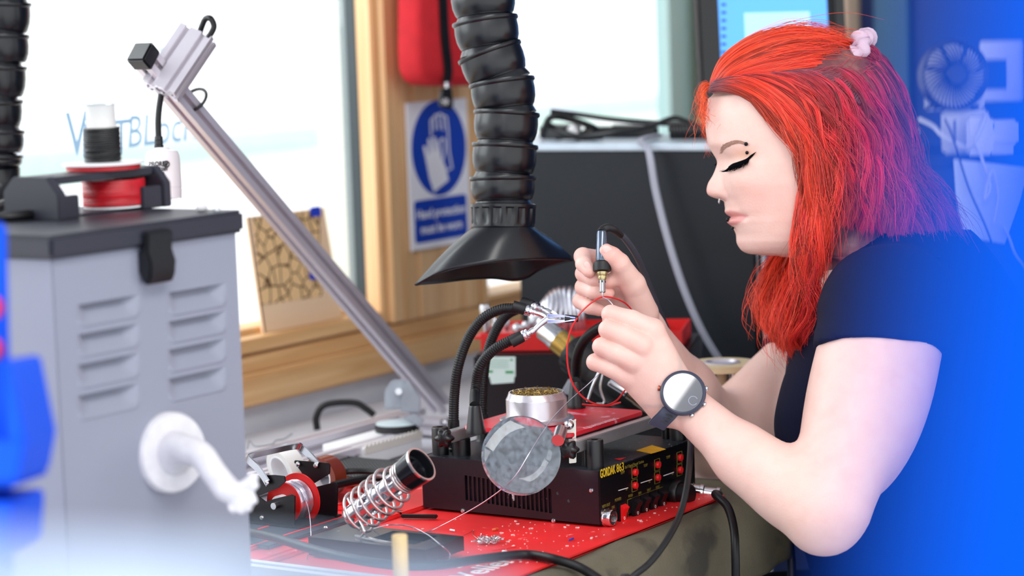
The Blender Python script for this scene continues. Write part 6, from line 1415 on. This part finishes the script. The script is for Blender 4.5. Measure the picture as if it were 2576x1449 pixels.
# ---- trousers and shoes below the frame, stool
fd = -EX; hipc = flat(k2w(K(2330, 1350, 2.53))[0] if k2w(K(2330, 1350, 2.53)).ndim > 1 else k2w(K(2330, 1350, 2.53)), .56)
mb = MB()
mb.ell(hipc + EZ * .0, (.15, .17, .10), (EX, EY, EZ), 24, 14)
for s in (-1, 1):
    h0 = hipc + EY * s * .085; kn = h0 + fd * .40 + EY * s * .03 - EZ * .03; an_ = kn - EZ * .42 - fd * .04
    pth = spl([h0 - fd * .03, (h0 + kn) / 2 + EZ * .01, kn - fd * .03, kn + fd * .01 - EZ * .05, (kn + an_) / 2, an_], 8)
    mb.tube(pth, np.interp(np.linspace(0, 1, len(pth)), [0, .4, .55, .7, 1], [.098, .085, .068, .062, .05]), 20)
mb.build('trousers', mat('dark_trousers', (24, 26, 36), .85), per, ang=70)
for s in (-1, 1):
    h0 = hipc + EY * s * .085; an_ = h0 + fd * .40 + EY * s * .03 - EZ * .45 - fd * .04; q = flat(an_, 0)
    MB().ell(q + fd * .06 + EZ * .045, (.135, .05, .045), (EX, EY, EZ), 20, 12).build('shoe', 'rubber', per)
stl = thing('stool', 'plain round stool under the seated person, below the picture', 'stool', flat(hipc, 0))
MB().lathe([(.16, .44), (.175, .45), (.175, .465), (.165, .472), (0, .472)], flat(hipc, 0), EZ, 36).build('seat', 'rubber', stl)
for a in range(4):
    t = a * math.pi / 2 + .4; u_ = A3(math.cos(t), math.sin(t), 0); MB().cyl(flat(hipc, 0) + u_ * .19, flat(hipc, .442) + u_ * .11, .012, n=12).build('leg', 'steel', stl)

# ---- face details laid on the surface
def hit(px, py, fn=F_head, d0=2.36, d1=2.56):
    ds = np.linspace(d0, d1, 900); p = np.stack([(px - 1288) / FPX * ds, -(py - 724.5) / FPX * ds, ds], 1).astype(f32); v = fn(p); k = np.argmax(v < 0)
    if not (v < 0).any(): k = int(np.argmin(v))
    return P(px, py, ds[k])
def fc(x, y): return 1740 + x / 2.898, 180 + y / 2.898
lash_u = [(266, 694), (296, 672), (342, 656), (395, 636), (430, 609), (471, 584)]; lash_l = [(266, 702), (300, 696), (345, 684), (388, 664), (418, 644), (448, 614)]
mb = MB(); lash_u = [tuple(p) for p in spl(lash_u, 5)]; lash_l = [tuple(p) for p in spl(lash_l, 5)]
up_ = [hit(*fc(*a)) - CF * .0009 for a in lash_u]; lo_ = [hit(*fc(*a)) - CF * .0009 for a in lash_l]; md_ = [hit(*fc((a[0] + b[0]) / 2, (a[1] + b[1]) / 2)) - CF * .0014 for a, b in zip(lash_u, lash_l)]
n = len(up_); mb.add(up_ + md_ + lo_, [(r_ * n + i, r_ * n + i + 1, (r_ + 1) * n + i + 1, (r_ + 1) * n + i) for r_ in (0, 1) for i in range(n - 1)])
mb.build('eyeliner', mat('black_makeup', (5, 5, 9), .9, Specular_IOR_Level=.05), per, ang=60)
mb = MB(); 
ls_ = spl(lo_[:21], 6)
for k in range(64):
    p = ls_[min(len(ls_) - 1, int(k / 64 * len(ls_)))]; t = k / 64; L = (25 - 10 * t) * MM * (.8 + .4 * r2.random())
    dirv = nrm(-CR * (1.0 - .7 * t + .15 * r2.normal()) - CU * (.5 + .3 * t) - CF * (.4)); q = [p, p + dirv * L * .5 - CU * L * .12, p + dirv * L + CU * L * .08]
    mb.tube(spl(q, 3), np.linspace(.00034, .0001, 7), 4)
for k in range(10):     # far eye's lashes peeping past the nose bridge
    p = P(1806 + k * .6, 414 - k * .8, 2.505); mb.tube([p, p + (-CR * .8 - CU * .25) * .0042 * (1 + .2 * r2.normal())], .00022, 4)
mb.build('eyelashes', bpy.data.materials['black_makeup'], per)
for nm, side_ in (('eyebrow', 0),):
    mb = MB(); ctr = spl([fc(208, 588), fc(225, 562), fc(262, 535), fc(305, 517), fc(345, 514), fc(392, 528)], 40)
    for k in range(420):
        t = r2.random(); c = ctr[int(t * (len(ctr) - 1))]; w = (12 * (1 - t) + 4.5) * (1 if t > .06 else .6); px, py = c[0] + r2.normal() * 1.2, c[1] + (r2.random() - .5) * w
        dx_, dy_2 = (7 * (.4 + .6 * t), -5 * (1 - t) + 2 * t); p0_, p1_ = hit(px, py) - CF * .0003, hit(px + dx_, py + dy_2) - CF * .0007
        mb.tube([p0_, p1_], np.array([.0002, .0001]), 4)
    mb.build('eyebrow', mat('brow_hair', (176, 138, 122), .7), per)
def stud(px, py, r, m='blackchrome', dd=0): 
    MB().ell(hit(px, py) - CF * (r * .6 + dd), r, nu=14, nv=10).build('piercing_stud', m, per)
M['blackchrome'] = mat('black_steel_stud', (30, 30, 36), .12, .8)
stud(*fc(395, 529), .0020); stud(*fc(402, 592), .0018)
MB().ell(P(1831, 553, 2.474), .0020, nu=14, nv=10).build('piercing_stud', 'blackchrome', per); MB().ell(P(1843, 574, 2.472), .0017, nu=14, nv=10).build('piercing_stud', 'blackchrome', per)
c = P(1809, 500, 2.48); MB().tube([c + (CF * math.cos(a) * .0036 - CU * (math.sin(a) * .0048)) for a in np.linspace(0, math.pi, 12)], .0006, 8).build('septum_ring', 'steel', per)
# nails
def nail(px, py, fn, d0, d1, ang_, a=.0058, b=.0042):
    p = hit(px, py, fn, d0, d1); e = CR * math.cos(ang_) + CU * math.sin(ang_); w = -CR * math.sin(ang_) + CU * math.cos(ang_)
    MB().ell(p + CF * .0004, (a, b, .0011), (e, w, -CF), 16, 8).build('fingernail', mat('nail', (240, 190, 182), .25) if 'nail' not in bpy.data.materials else bpy.data.materials['nail'], per)
nail(1528, 629, F_hand_far, 2.37, 2.45, 2.5); nail(1479, 670, F_hand_far, 2.38, 2.45, -1.15, .0055, .0032)
WG = bpy.data.materials.new('watch_glass'); WG.use_nodes = True; wn = WG.node_tree; wb2 = wn.nodes['Principled BSDF']; wb2.inputs['Base Color'].default_value = lin((14, 18, 44)) + (1,); wb2.inputs['Roughness'].default_value = .2
wg2 = wn.nodes.new('ShaderNodeBsdfGlossy'); wg2.inputs['Roughness'].default_value = .03; wx = wn.nodes.new('ShaderNodeMixShader'); wx.inputs[0].default_value = .19
wn.links.new(wb2.outputs[0], wx.inputs[1]); wn.links.new(wg2.outputs[0], wx.inputs[2]); wn.links.new(wx.outputs[0], wn.nodes['Material Output'].inputs[0])
# ---- watch on the near wrist
wt = thing('smartwatch', 'dark blue-grey round sports watch strapped to the near wrist', 'watch', P(1718, 985, 2.30))
wa = nrm(k2w(K(1620, 900, 2.345)) - k2w(K(1830, 1100, 2.318))); wa = wa.ravel()
cw_ = P(1718, 988, 2.3125); fn2 = nrm(-CF * .97 + CU * .2 - CR * .08); fn2 = nrm(fn2 - wa * np.dot(fn2, wa) * .6)
RW = 56 * 2.31 / FPX
strapm = mat('slate_strap', (62, 66, 86), .55)
MB().lathe([(RW * .9, -.0095), (RW * 1.0, -.007), (RW * 1.04, -.002), (RW * 1.02, .0), (RW * .94, .0012), (RW * .9, .0008), (0, .0008)], cw_, fn2, 56).build('case', mat('slate_case', (52, 56, 76), .4), wt)
MB().lathe([(RW * .885, .0006), (RW * .88, .0012), (0, .0014)], cw_, fn2, 56).build('display', WG, wt)
fu = nrm(CR - fn2 * np.dot(CR, fn2)); fv = np.cross(fn2, fu)
mb = MB(); q = cw_ + fn2 * .0015 + fu * RW * .45 - fv * RW * .38; mb.tube([q + (fu * math.cos(a) + fv * math.sin(a)) * RW * .2 for a in np.linspace(0.4, 5.6, 20)], .00018, 5); mb.build('dial_mark', mat('dial_print', (190, 200, 230), .5), wt)
for a in (0.65, -.05, -.75): q = cw_ - fn2 * .004 + (fu * math.cos(a - .45) + fv * math.sin(a - .45)) * RW * 1.02; dq_ = nrm(q - cw_ + fn2 * .004); MB().lathe([(.0022, 0), (.0026, .001), (.0026, .0022), (.0018, .0026), (0, .0026)], q, dq_, 14).build('button', 'steel', wt)
q = cw_ - fn2 * .004 - fu * RW * 1.02 + fv * RW * .25; MB().lathe([(.0022, 0), (.0026, .001), (.0026, .0022), (0, .0026)], q, nrm(-fu + fv * .2), 14).build('button', mat('copper_button', (170, 90, 70), .3, .8), wt)
# strap follows the wrist: trace the arm surface around its axis
ctr = k2w(K(1716, 1009, 2.347)).ravel(); u1 = nrm(fn2 - wa * np.dot(fn2, wa)); u2 = np.cross(wa, u1)
def w2k(q): r_ = q - C0; return np.array([np.dot(r_, CR), np.dot(r_, CU), np.dot(r_, CF)], f32)
ring_ = []
for a in np.linspace(.42, 2 * math.pi - .42, 44):
    dv_ = u1 * math.cos(a) + u2 * math.sin(a); rs_ = np.linspace(.008, .045, 120); pts = np.array([w2k(ctr + dv_ * r_) for r_ in rs_]); k = np.argmax(F_arm_near(pts) > 0); ring_.append(ctr + dv_ * (rs_[k] + .0013))
mb = MB(); ring_ = np.array(ring_)
lug0, lug1 = ring_[0], ring_[-1]
mb.strip(np.vstack([[cw_ - fn2 * .004 + (lug0 - cw_) / np.linalg.norm(lug0 - cw_) * RW * .8], ring_, [cw_ - fn2 * .004 + (lug1 - cw_) / np.linalg.norm(lug1 - cw_) * RW * .8]]), wa, .020, .0026)
mb.build('strap', strapm, wt, bevel=.0005, ang=60)
# free strap end hanging away from the wrist
s0 = P(1688, 1040, 2.325); tail = spl([P(1690, 1030, 2.318), P(1676, 1046, 2.318), P(1662, 1060, 2.322), P(1650, 1074, 2.328)], 6)
tl_o = MB().strip(tail, nrm(CR * .75 - CU * .35 + CF * .3), .0185, .0028).build('strap_end', strapm, wt, bevel=.001)
for k in range(3): q = tail[6 + k * 3] - CF * .0018; MB().box(q + CR * .003, (.0072, .0016, .002), (nrm(CR * .75 - CU * .35), nrm(CU * .75 + CR * .35), CF)).build('strap_slot', 'blackink', tl_o)
# ---- hair: strands laid along hand-shaped guide curves
def hp3(g): return np.array([P(x, y, 2.48 - l * MM) for x, y, l in g])
def resample(c, n):
    p = spl(c, 10); s = np.concatenate([[0], np.cumsum(np.linalg.norm(np.diff(p, axis=0), axis=1))]); return np.stack([np.interp(np.linspace(0, s[-1], n), s, p[:, k]) for k in range(3)], 1)
HM = bpy.data.materials.new('dyed_hair'); HM.use_nodes = True; hn_ = HM.node_tree; hn_.nodes.clear()
ho = hn_.nodes.new('ShaderNodeOutputMaterial'); hb = hn_.nodes.new('ShaderNodeBsdfPrincipled'); ha = hn_.nodes.new('ShaderNodeAttribute'); ha.attribute_name = 'tint'
hb.inputs['Roughness'].default_value = .38; hb.inputs['Specular IOR Level'].default_value = .6; hn_.links.new(ha.outputs['Color'], hb.inputs['Base Color']); hn_.links.new(hb.outputs[0], ho.inputs[0])
hr = np.random.default_rng(11)
ORANGE, REDH, SHADED_MAG, SHADED_DEEP, ROOT = [np.array(lin(c)) for c in ((255, 88, 34), (232, 48, 38), (176, 20, 66), (104, 12, 58), (112, 78, 92))]  # the darker back tones carry painted shade as well as dye
def sheet(name, guides, count, thick, n=22, wave=4.0, clumps=60, rad=.00022, root=.10, fly=.05, dark=0.0, tipvar=.25):
    Gd = np.array([resample(hp3(g), n) for g in guides]); m = len(Gd)
    # smooth interpolation across guides
    def across(v):
        x = np.clip(v, 0, 1) * (m - 1); i = np.minimum(x.astype(int), m - 2); f = (x - i); f = f * f * (3 - 2 * f) * .5 + f * .5
        return Gd[i] * (1 - f)[..., None, None] + Gd[i + 1] * f[..., None, None] if f.ndim == 1 else None
    v = hr.random(count); cid = np.clip((v * clumps).astype(int), 0, clumps - 1); cc = (np.arange(clumps) + .5) / clumps + hr.normal(size=clumps) * .25 / clumps
    base = across(v); ctr = across(cc[cid]); t = np.linspace(0, 1, n)[None, :, None]
    ck = (.93 * np.clip(t * 1.5, 0, 1)) * (.6 + .4 * hr.random((count, 1, 1)))
    pts = base * (1 - ck) + ctr * ck
    ph = hr.random(clumps) * 6.28; fr = 1.7 + 1.3 * hr.random(clumps); am = (.4 + hr.random(clumps)) * wave * MM
    w1 = np.sin(t[..., 0] * fr[cid][:, None] * 6.28 + ph[cid][:, None]) * am[cid][:, None] * np.clip(t[..., 0] * 1.8, 0, 1)
    w2 = np.cos(t[..., 0] * fr[cid][:, None] * 5.1 + ph[cid][:, None] * 2) * am[cid][:, None] * np.clip(t[..., 0] * 1.8, 0, 1)
    pts = pts + w1[..., None] * (CR * .8 + CU * .3) - w2[..., None] * CF * .6
    dep = hr.random((count, 1, 1)) ** 1.3 * thick * MM * (.25 + .75 * np.clip(t * 3, 0, 1)); cq = P(2060, 380, 2.48)
    inw = cq - pts; inw /= np.linalg.norm(inw, axis=2)[..., None]; pts = pts + inw * dep
    jit = hr.normal(size=(count, 1, 3)) * .0009 + hr.normal(size=(count, 1, 3)) * .0012 * t; pts = pts + jit
    fl = hr.random(count) < fly; fv = hr.normal(size=(count, 3)) * .010; pts = pts + np.where(fl[:, None, None], fv[:, None, :] * t ** 1.5 + .0025 * np.sin(t * 14 + ph[cid][:, None, None]) * np.array([1., .6, 1.]) * t, 0)
    # shorten some strands
    keep = np.where(hr.random(count) < .5, 1 - tipvar * hr.random(count), 1.0); tt = np.linspace(0, 1, n)
    for k in range(3):
        pass
    idx = (tt[None, :] * keep[:, None]) * (n - 1); i0 = np.minimum(idx.astype(int), n - 2); f = (idx - i0)[..., None]; ar = np.arange(count)[:, None]; pts = pts[ar, i0] * (1 - f) + pts[ar, i0 + 1] * f
    # dye colour along the head; back strands darkened to paint their shadow
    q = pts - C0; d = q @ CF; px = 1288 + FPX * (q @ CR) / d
    x = px.mean(1); stops = [1780, 1960, 2060, 2200, 2420]; cs = np.array([ORANGE, ORANGE * .5 + REDH * .5, REDH * .6 + SHADED_MAG * .4, SHADED_MAG, SHADED_DEEP]); colr = np.stack([np.interp(x + hr.normal(size=count) * 22, stops, cs[:, k]) for k in range(3)], 1)
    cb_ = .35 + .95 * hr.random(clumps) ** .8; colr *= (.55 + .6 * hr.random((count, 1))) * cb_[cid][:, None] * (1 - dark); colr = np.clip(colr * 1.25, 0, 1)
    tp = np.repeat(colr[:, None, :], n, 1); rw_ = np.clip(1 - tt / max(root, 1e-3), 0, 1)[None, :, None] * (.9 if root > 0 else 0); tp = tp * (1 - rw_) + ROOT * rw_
    hc = bpy.data.hair_curves.new(name); hc.add_curves([n] * count)
    hc.attributes['position'].data.foreach_set('vector', (pts - ORG[per.name]).astype(f32).ravel()) if 'position' in hc.attributes else hc.position_data.foreach_set('vector', (pts - ORG[per.name]).astype(f32).ravel())
    ra = hc.attributes.get('radius') or hc.attributes.new('radius', 'FLOAT', 'POINT'); ra.data.foreach_set('value', np.tile(rad * np.interp(tt, [0, .1, .8, 1], [.8, 1, .9, .3]), count).astype(f32))
    ta = hc.attributes.new('tint', 'FLOAT_COLOR', 'POINT'); ta.data.foreach_set('color', np.concatenate([tp, np.ones((count, n, 1))], 2).astype(f32).ravel())
    hc.materials.append(HM); o = bpy.data.objects.new(name, hc); S.collection.objects.link(o); o.parent = per; ORG[o.name] = ORG[per.name]
    return o
A = [[(1830, 205, 125), (1880, 190, 150), (1950, 178, 160), (2040, 166, 146), (2110, 156, 100), (2152, 144, 40)],
     [(1796, 218, 90), (1840, 172, 118), (1915, 138, 128), (2010, 118, 118), (2090, 120, 86), (2152, 134, 34)],
     [(1786, 226, 50), (1822, 160, 72), (1895, 108, 84), (1995, 84, 80), (2085, 97, 60), (2150, 124, 24)],
     [(1784, 228, 5), (1815, 150, 14), (1888, 96, 20), (1992, 71, 22), (2084, 85, 20), (2148, 116, 12)],
     [(1790, 224, -40), (1817, 152, -40), (1890, 100, -50), (1994, 76, -50), (2084, 90, -36), (2148, 118, -8)],
     [(1814, 216, -90), (1845, 175, -115), (1915, 140, -125), (2010, 120, -115), (2090, 120, -80), (2150, 132, -24)]]
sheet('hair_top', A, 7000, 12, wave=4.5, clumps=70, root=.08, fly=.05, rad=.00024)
B = [[(1786, 226, 84), (1812, 222, 112), (1868, 240, 146), (1930, 290, 172), (1985, 352, 184), (2018, 420, 184), (2030, 505, 178), (2016, 595, 170), (2000, 668, 156)],
     [(1790, 216, 92), (1835, 208, 130), (1905, 236, 164), (1975, 300, 186), (2018, 375, 194), (2042, 465, 192), (2048, 560, 184), (2040, 650, 170), (2024, 740, 140)],
     [(1800, 206, 104), (1865, 194, 148), (1945, 228, 178), (2012, 298, 196), (2052, 388, 200), (2070, 490, 197), (2075, 590, 190), (2068, 650, 176), (2050, 710, 150)],
     [(1845, 196, 130), (1925, 190, 164), (1998, 222, 184), (2050, 290, 198), (2085, 390, 202), (2098, 470, 198), (2098, 530, 190), (2088, 585, 178)],
     [(1930, 186, 156), (1990, 190, 174), (2050, 228, 188), (2096, 300, 198), (2126, 400, 198), (2138, 460, 194), (2138, 510, 186), (2128, 560, 176)],
     [(2010, 176, 154), (2060, 186, 168), (2112, 230, 180), (2152, 310, 187), (2178, 400, 184), (2192, 480, 178), (2190, 540, 170), (2182, 590, 160)]]
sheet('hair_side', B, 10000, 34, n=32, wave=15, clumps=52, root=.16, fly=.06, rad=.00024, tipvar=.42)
Cg = [[(2010, 176, 150), (2070, 190, 166), (2122, 236, 174), (2164, 316, 178), (2192, 410, 174), (2206, 500, 168), (2206, 585, 158)],
      [(2090, 165, 125), (2140, 185, 140), (2188, 240, 150), (2224, 330, 156), (2248, 430, 150), (2268, 530, 140), (2280, 620, 130)],
      [(2130, 150, 60), (2196, 165, 86), (2246, 236, 106), (2276, 336, 112), (2306, 440, 104), (2338, 530, 94), (2370, 615, 84)],
      [(2150, 135, 20), (2216, 140, 26), (2266, 216, 30), (2292, 326, 34), (2324, 430, 34), (2372, 520, 34), (2425, 600, 34)],
      [(2150, 135, -30), (2210, 145, -50), (2256, 222, -60), (2284, 330, -60), (2312, 430, -55), (2356, 525, -50), (2400, 610, -50)],
      [(2100, 165, -110), (2160, 190, -130), (2210, 250, -140), (2240, 340, -140), (2260, 440, -140), (2285, 530, -130), (2310, 620, -120)]]
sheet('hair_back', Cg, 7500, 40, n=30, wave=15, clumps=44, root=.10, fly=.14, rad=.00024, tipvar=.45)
D1 = [[(2000, 520, -178), (1975, 610, -165), (1935, 668, -140), (1905, 715, -120), (1900, 765, -105), (1925, 820, -95)],
      [(2010, 530, -172), (1992, 630, -150), (1955, 700, -120), (1930, 770, -100), (1935, 830, -85), (1962, 880, -75)],
      [(2020, 540, -160), (2008, 640, -130), (1985, 720, -95), (1965, 800, -70), (1975, 850, -55), (1992, 900, -50)],
      [(2030, 550, -140), (2022, 650, -105), (2010, 740, -70), (1995, 810, -45), (2008, 860, -30), (2010, 888, -25)]]
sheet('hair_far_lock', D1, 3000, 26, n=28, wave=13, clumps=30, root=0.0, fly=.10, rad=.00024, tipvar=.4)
D2 = [[(2022, 440, 172), (2008, 500, 172), (2000, 560, 172), (1998, 640, 165), (2006, 710, 145), (1996, 780, 105), (1980, 830, 70), (2000, 880, 40)],
      [(2050, 430, 180), (2030, 500, 180), (2020, 560, 180), (2022, 650, 168), (2030, 730, 145), (2022, 800, 110), (2012, 850, 75), (2022, 880, 50)],
      [(2080, 430, 180), (2056, 500, 184), (2044, 560, 186), (2050, 650, 172), (2056, 720, 150), (2044, 770, 120), (2034, 820, 95), (2036, 850, 80)]]
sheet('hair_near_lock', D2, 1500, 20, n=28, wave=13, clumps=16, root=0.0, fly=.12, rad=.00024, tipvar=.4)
E_ = [[(1796, 220, 60), (1776, 228, 80), (1768, 250, 88), (1772, 290, 90), (1775, 330, 92)],
      [(1790, 215, 30), (1768, 215, 40), (1760, 245, 40), (1768, 280, 40), (1772, 320, 40)],
      [(1790, 215, -20), (1766, 205, -30), (1758, 235, -40), (1766, 280, -50), (1776, 340, -60)],
      [(1800, 215, -80), (1774, 225, -100), (1768, 260, -110), (1775, 320, -115), (1788, 400, -120)]]
sheet('hair_fringe_wisps', E_, 90, 6, wave=12, clumps=90, root=0.0, fly=.5, rad=.00016)
Gg = [[(1990, 186, 166), (2050, 176, 152), (2110, 163, 110), (2152, 148, 56)], [(2060, 196, 172), (2100, 184, 154), (2140, 168, 104), (2160, 154, 54)], [(2110, 232, 172), (2140, 206, 150), (2162, 180, 100), (2166, 160, 52)], [(2160, 260, 166), (2180, 222, 132), (2184, 186, 84), (2172, 160, 44)]]
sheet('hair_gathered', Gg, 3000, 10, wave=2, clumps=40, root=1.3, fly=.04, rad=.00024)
# scrunchie
mb = MB(); c = P(2158, 132, 2.47); ax_ = nrm(CR * .75 - CU * .35 - CF * .1); u, w = perp(ax_); pv = []
path = [c + (u * math.cos(a) + w * math.sin(a)) * .017 + ax_ * .003 * math.sin(5 * a) for a in np.linspace(0, 2 * math.pi, 60, endpoint=False)]
mb.tube(path, [.0085 + .0018 * math.sin(k * 1.9) + .001 * math.sin(k * 3.7) for k in range(60)], 14, closed=True)
mb.build('scrunchie', mat('lilac_scrunchie', (206, 178, 196), .8, bump=.4, bscale=300), per, ang=80)
bun = [[(2150, 120, 30), (2185, 110, 34), (2212, 130, 30), (2214, 165, 24), (2186, 180, 40), (2165, 160, 40)], [(2150, 130, 50), (2182, 125, 60), (2205, 145, 58), (2200, 172, 50), (2178, 176, 56), (2168, 160, 50)], [(2150, 140, 40), (2176, 150, 72), (2196, 165, 70), (2190, 185, 60), (2172, 182, 60), (2165, 168, 50)]]
sheet('hair_bun', bun, 900, 30, wave=2, clumps=20, root=0, fly=.08, rad=.00026, dark=.35)

# ================================================================== behind the person: blue cabinet with fan, adapters, cables
bcl, bcr = P(2170, 392, 3.34), P(2760, 392, 3.30); zb3 = (bcl[2] + bcr[2]) / 2
bcl, bcr = flat(bcl, 0), flat(bcr, 0); be = nrm(bcr - bcl); bnv = A3(-be[1], be[0], 0); bax = (be, bnv, EZ); BL = np.linalg.norm(bcr - bcl)
cb2 = thing('side_cabinet', 'dark navy side cabinet behind the person carrying the small desk fan', 'cabinet', flat((bcl + bcr) / 2, 0))
MB().box(flat((bcl + bcr) / 2 + bnv * .13, zb3 / 2), (BL, .26, zb3), bax).build('carcass', 'navycab', cb2, bevel=.003)
MB().box(flat((bcl + bcr) / 2 + bnv * .0 - bnv * .008, zb3 / 2), (BL - .01, .016, zb3 - .03), bax).build('door', 'navycab', cb2, bevel=.002)
def onb(px, dy): s = (px - 2170) / 590 * BL; return flat(bcl + be * s + bnv * dy, zb3)
def face(px, py, off): 
    v = ray(px, py); n = -bnv; t = np.dot(n, (bcl - C0)) / np.dot(n, v); return C0 + v * t + n * (off + .017)
# sheet of pale film hung on the cabinet door
fm_ = [face(2400, 398, 0), face(2590, 420, 0), face(2570, 500, .004), face(2530, 610, .008), face(2420, 590, .008), face(2405, 480, .004)]
o = MB().prism(fm_, -bnv * .001).build('pale_sheet', mat('pale_film', (206, 216, 234), .35)); tag(o, 'pale translucent sheet hung on the front of the navy side cabinet', 'sheet')
fan = thing('desk_fan', 'small round desk fan with wire grille and white foot behind the person', 'fan', onb(2405, .05))
fcn = P(2405, 188, 3.33); RF_ = 88 * 3.33 / FPX; fx = nrm(-CF + CR * .15); fu, fw = perp(fx)
MB().ring([(RF_ * .93, -.022), (RF_, -.02), (RF_ * 1.03, 0), (RF_, .006), (RF_ * .95, .006), (RF_ * .97, 0)], fcn, fx, 48).build('rim', 'black', fan)
for k in range(44):
    a = 2 * math.pi * k / 44; pts = [fcn + fx * (.004 + .006 * (1 - (r_ / RF_) ** 2)) + (fu * math.cos(a + .5 * (r_ / RF_)) + fw * math.sin(a + .5 * (r_ / RF_))) * r_ for r_ in np.linspace(RF_ * .3, RF_ * .97, 6)]
    MB().tube(pts, .0011, 5).build('grille_wire', 'black', fan)
MB().lathe([(RF_ * .32, .002), (RF_ * .32, .010), (RF_ * .28, .012), (0, .0125)], fcn, fx, 32).build('hub_cap', 'black', fan)
for k in range(7):
    a0 = 2 * math.pi * k / 7; bl = [fcn - fx * (.012 - .010 * j) + (fu * math.cos(a0 + j * .8 + b * .2) + fw * math.sin(a0 + j * .8 + b * .2)) * RF_ * rr for j, b, rr in ((0, 0, .2), (0, 1, .88), (.5, 1, .92), (1, 1, .88), (1, 0, .2))]
    MB().prism(bl, fx * .0015).build('blade', 'white', fan)
MB().ring([(.001, -.03), (.02, -.03), (.024, -.022), (.001, -.022)], fcn, fx, 24).build('motor', 'black', fan)
fb0, fb1 = P(2332, 282, 3.34), P(2484, 282, 3.34); fbz = P(2405, 215, 3.34)[2]
MB().box(flat((fb0 + fb1) / 2 + bnv * .035, (fb0[2] + fbz) / 2), (np.linalg.norm(fb1 - fb0), .012, fbz - fb0[2]), bax).build('stand', 'white', fan, bevel=.003)
for px in (2345, 2364, 2462): q = P(px, 268, 3.333); MB().cyl(q + CF * .03, q, .003, n=10).build('screw', 'black', fan)
# adapters under the fan
aw = thing('power_strip', 'white extension block with plugged adapters supporting the small fan', 'power strip', onb(2430, .05))
a0, a1 = P(2378, 385, 3.33), P(2560, 300, 3.33); zt2 = fb0[2]
MB().box(flat((P(2378, 330, 3.34) + P(2490, 330, 3.34)) / 2 + bnv * .03, (zb3 + zt2) / 2), (.064, .05, zt2 - zb3 - .0005), bax).build('body', 'white', aw, bevel=.004)
MB().box(flat(P(2468, 335, 3.31), (zb3 + zt2) / 2 - .003), (.036, .03, zt2 - zb3 - .008), bax).build('adapter', 'white', aw, bevel=.004)
MB().box(flat(P(2525, 335, 3.335), zb3 + .03), (.044, .04, .034), bax).build('adapter', 'white', aw, bevel=.004)
MB().box(flat(P(2525, 335, 3.335), zb3 + .0065), (.03, .03, .013), bax).build('plug', 'white', aw)
MB().box(P(2405, 330, 3.318), (.004, .004, .03), bax).build('seam', 'grey', aw)
MB().box(P(2503, 318, 3.311), (.003, .003, .008), bax).build('indicator', mat('teal_mark', (0, 130, 150), .5), aw)
tag(MB().tube(spl([P(2315, 300, 3.36), P(2350, 318, 3.33), P(2378, 345, 3.315), P(2440, 372, 3.30), P(2462, 345, 3.29), P(2482, 300, 3.29), P(2478, 285, 3.30)], 10), .0028, 8).build('white_cable', 'whitecable'), 'thick white cable looping round the adapters below the fan', 'cable')
tag(MB().tube(spl([P(2460, 362, 3.29), P(2475, 400, 3.28), P(2495, 470, 3.28), P(2480, 500, 3.28), P(2500, 430, 3.275), P(2515, 490, 3.28), P(2505, 560, 3.285)], 10), .0022, 8).build('white_cable', 'whitecable'), 'white cable hanging in a knot over the pale sheet', 'cable')
tag(MB().tube(spl([P(2380, 300, 3.33), P(2400, 345, 3.30), P(2440, 470, 3.285), P(2480, 560, 3.285), P(2500, 610, 3.29)], 10), .0014, 8).build('dark_cable', 'cable'), 'thin dark cable running down across the pale sheet', 'cable')
tag(MB().tube(spl([P(2530, 570, 3.285), P(2545, 600, 3.285), P(2560, 640, 3.285), P(2590, 690, 3.285), P(2600, 800, 3.285)], 10), .0022, 8).build('white_cable', 'whitecable'), 'white cable running down at the far edge below the pale sheet', 'cable')
# framed print and panels behind
pf = thing('framed_print', 'white framed dark print hanging behind the small fan', 'picture', P(2530, 180, 3.6))
v4 = [P(2475, 115, 3.6), P(2575, 98, 3.6), P(2578, 256, 3.6), P(2480, 256, 3.6)]
def wall_pt(px, py, off): v = ray(px, py); return C0 + v * ((3.75 - off - C0[0]) / v[0])
q0, q1 = wall_pt(2470, 105, .012), wall_pt(2578, 255, .012)
MB().box2((3.735, q1[1], q1[2]), (3.749, q0[1], q0[2])).build('frame', 'white', pf, bevel=.002)
MB().box2((3.732, q1[1] + .025, q1[2] + .02), (3.7352, q0[1] - .005, q0[2] - .03)).build('print', 'navycab', pf)
q0, q1 = wall_pt(2116, -200, .012), wall_pt(2162, 420, .012)
tp_ = MB().box2((3.70, q1[1], 0), (3.7495, q0[1], 2.2)).build('trim_3', mat('tan_post', (198, 172, 150), .6)); struct(tp_)
q0, q1 = wall_pt(2200, -200, .006), wall_pt(2294, 420, .006); struct(MB().box2((3.735, q1[1], 0), (3.7495, q0[1], 2.2)).build('trim_4', 'teal'))
# a strip of socket clutter beside the hair
o = MB().box(onb(2290, .03) + EZ * .02, (.03, .03, .038), bax).build('white_adapter', 'white', bevel=.003); tag(o, 'white adapter standing on the navy cabinet beside the hair', 'adapter')
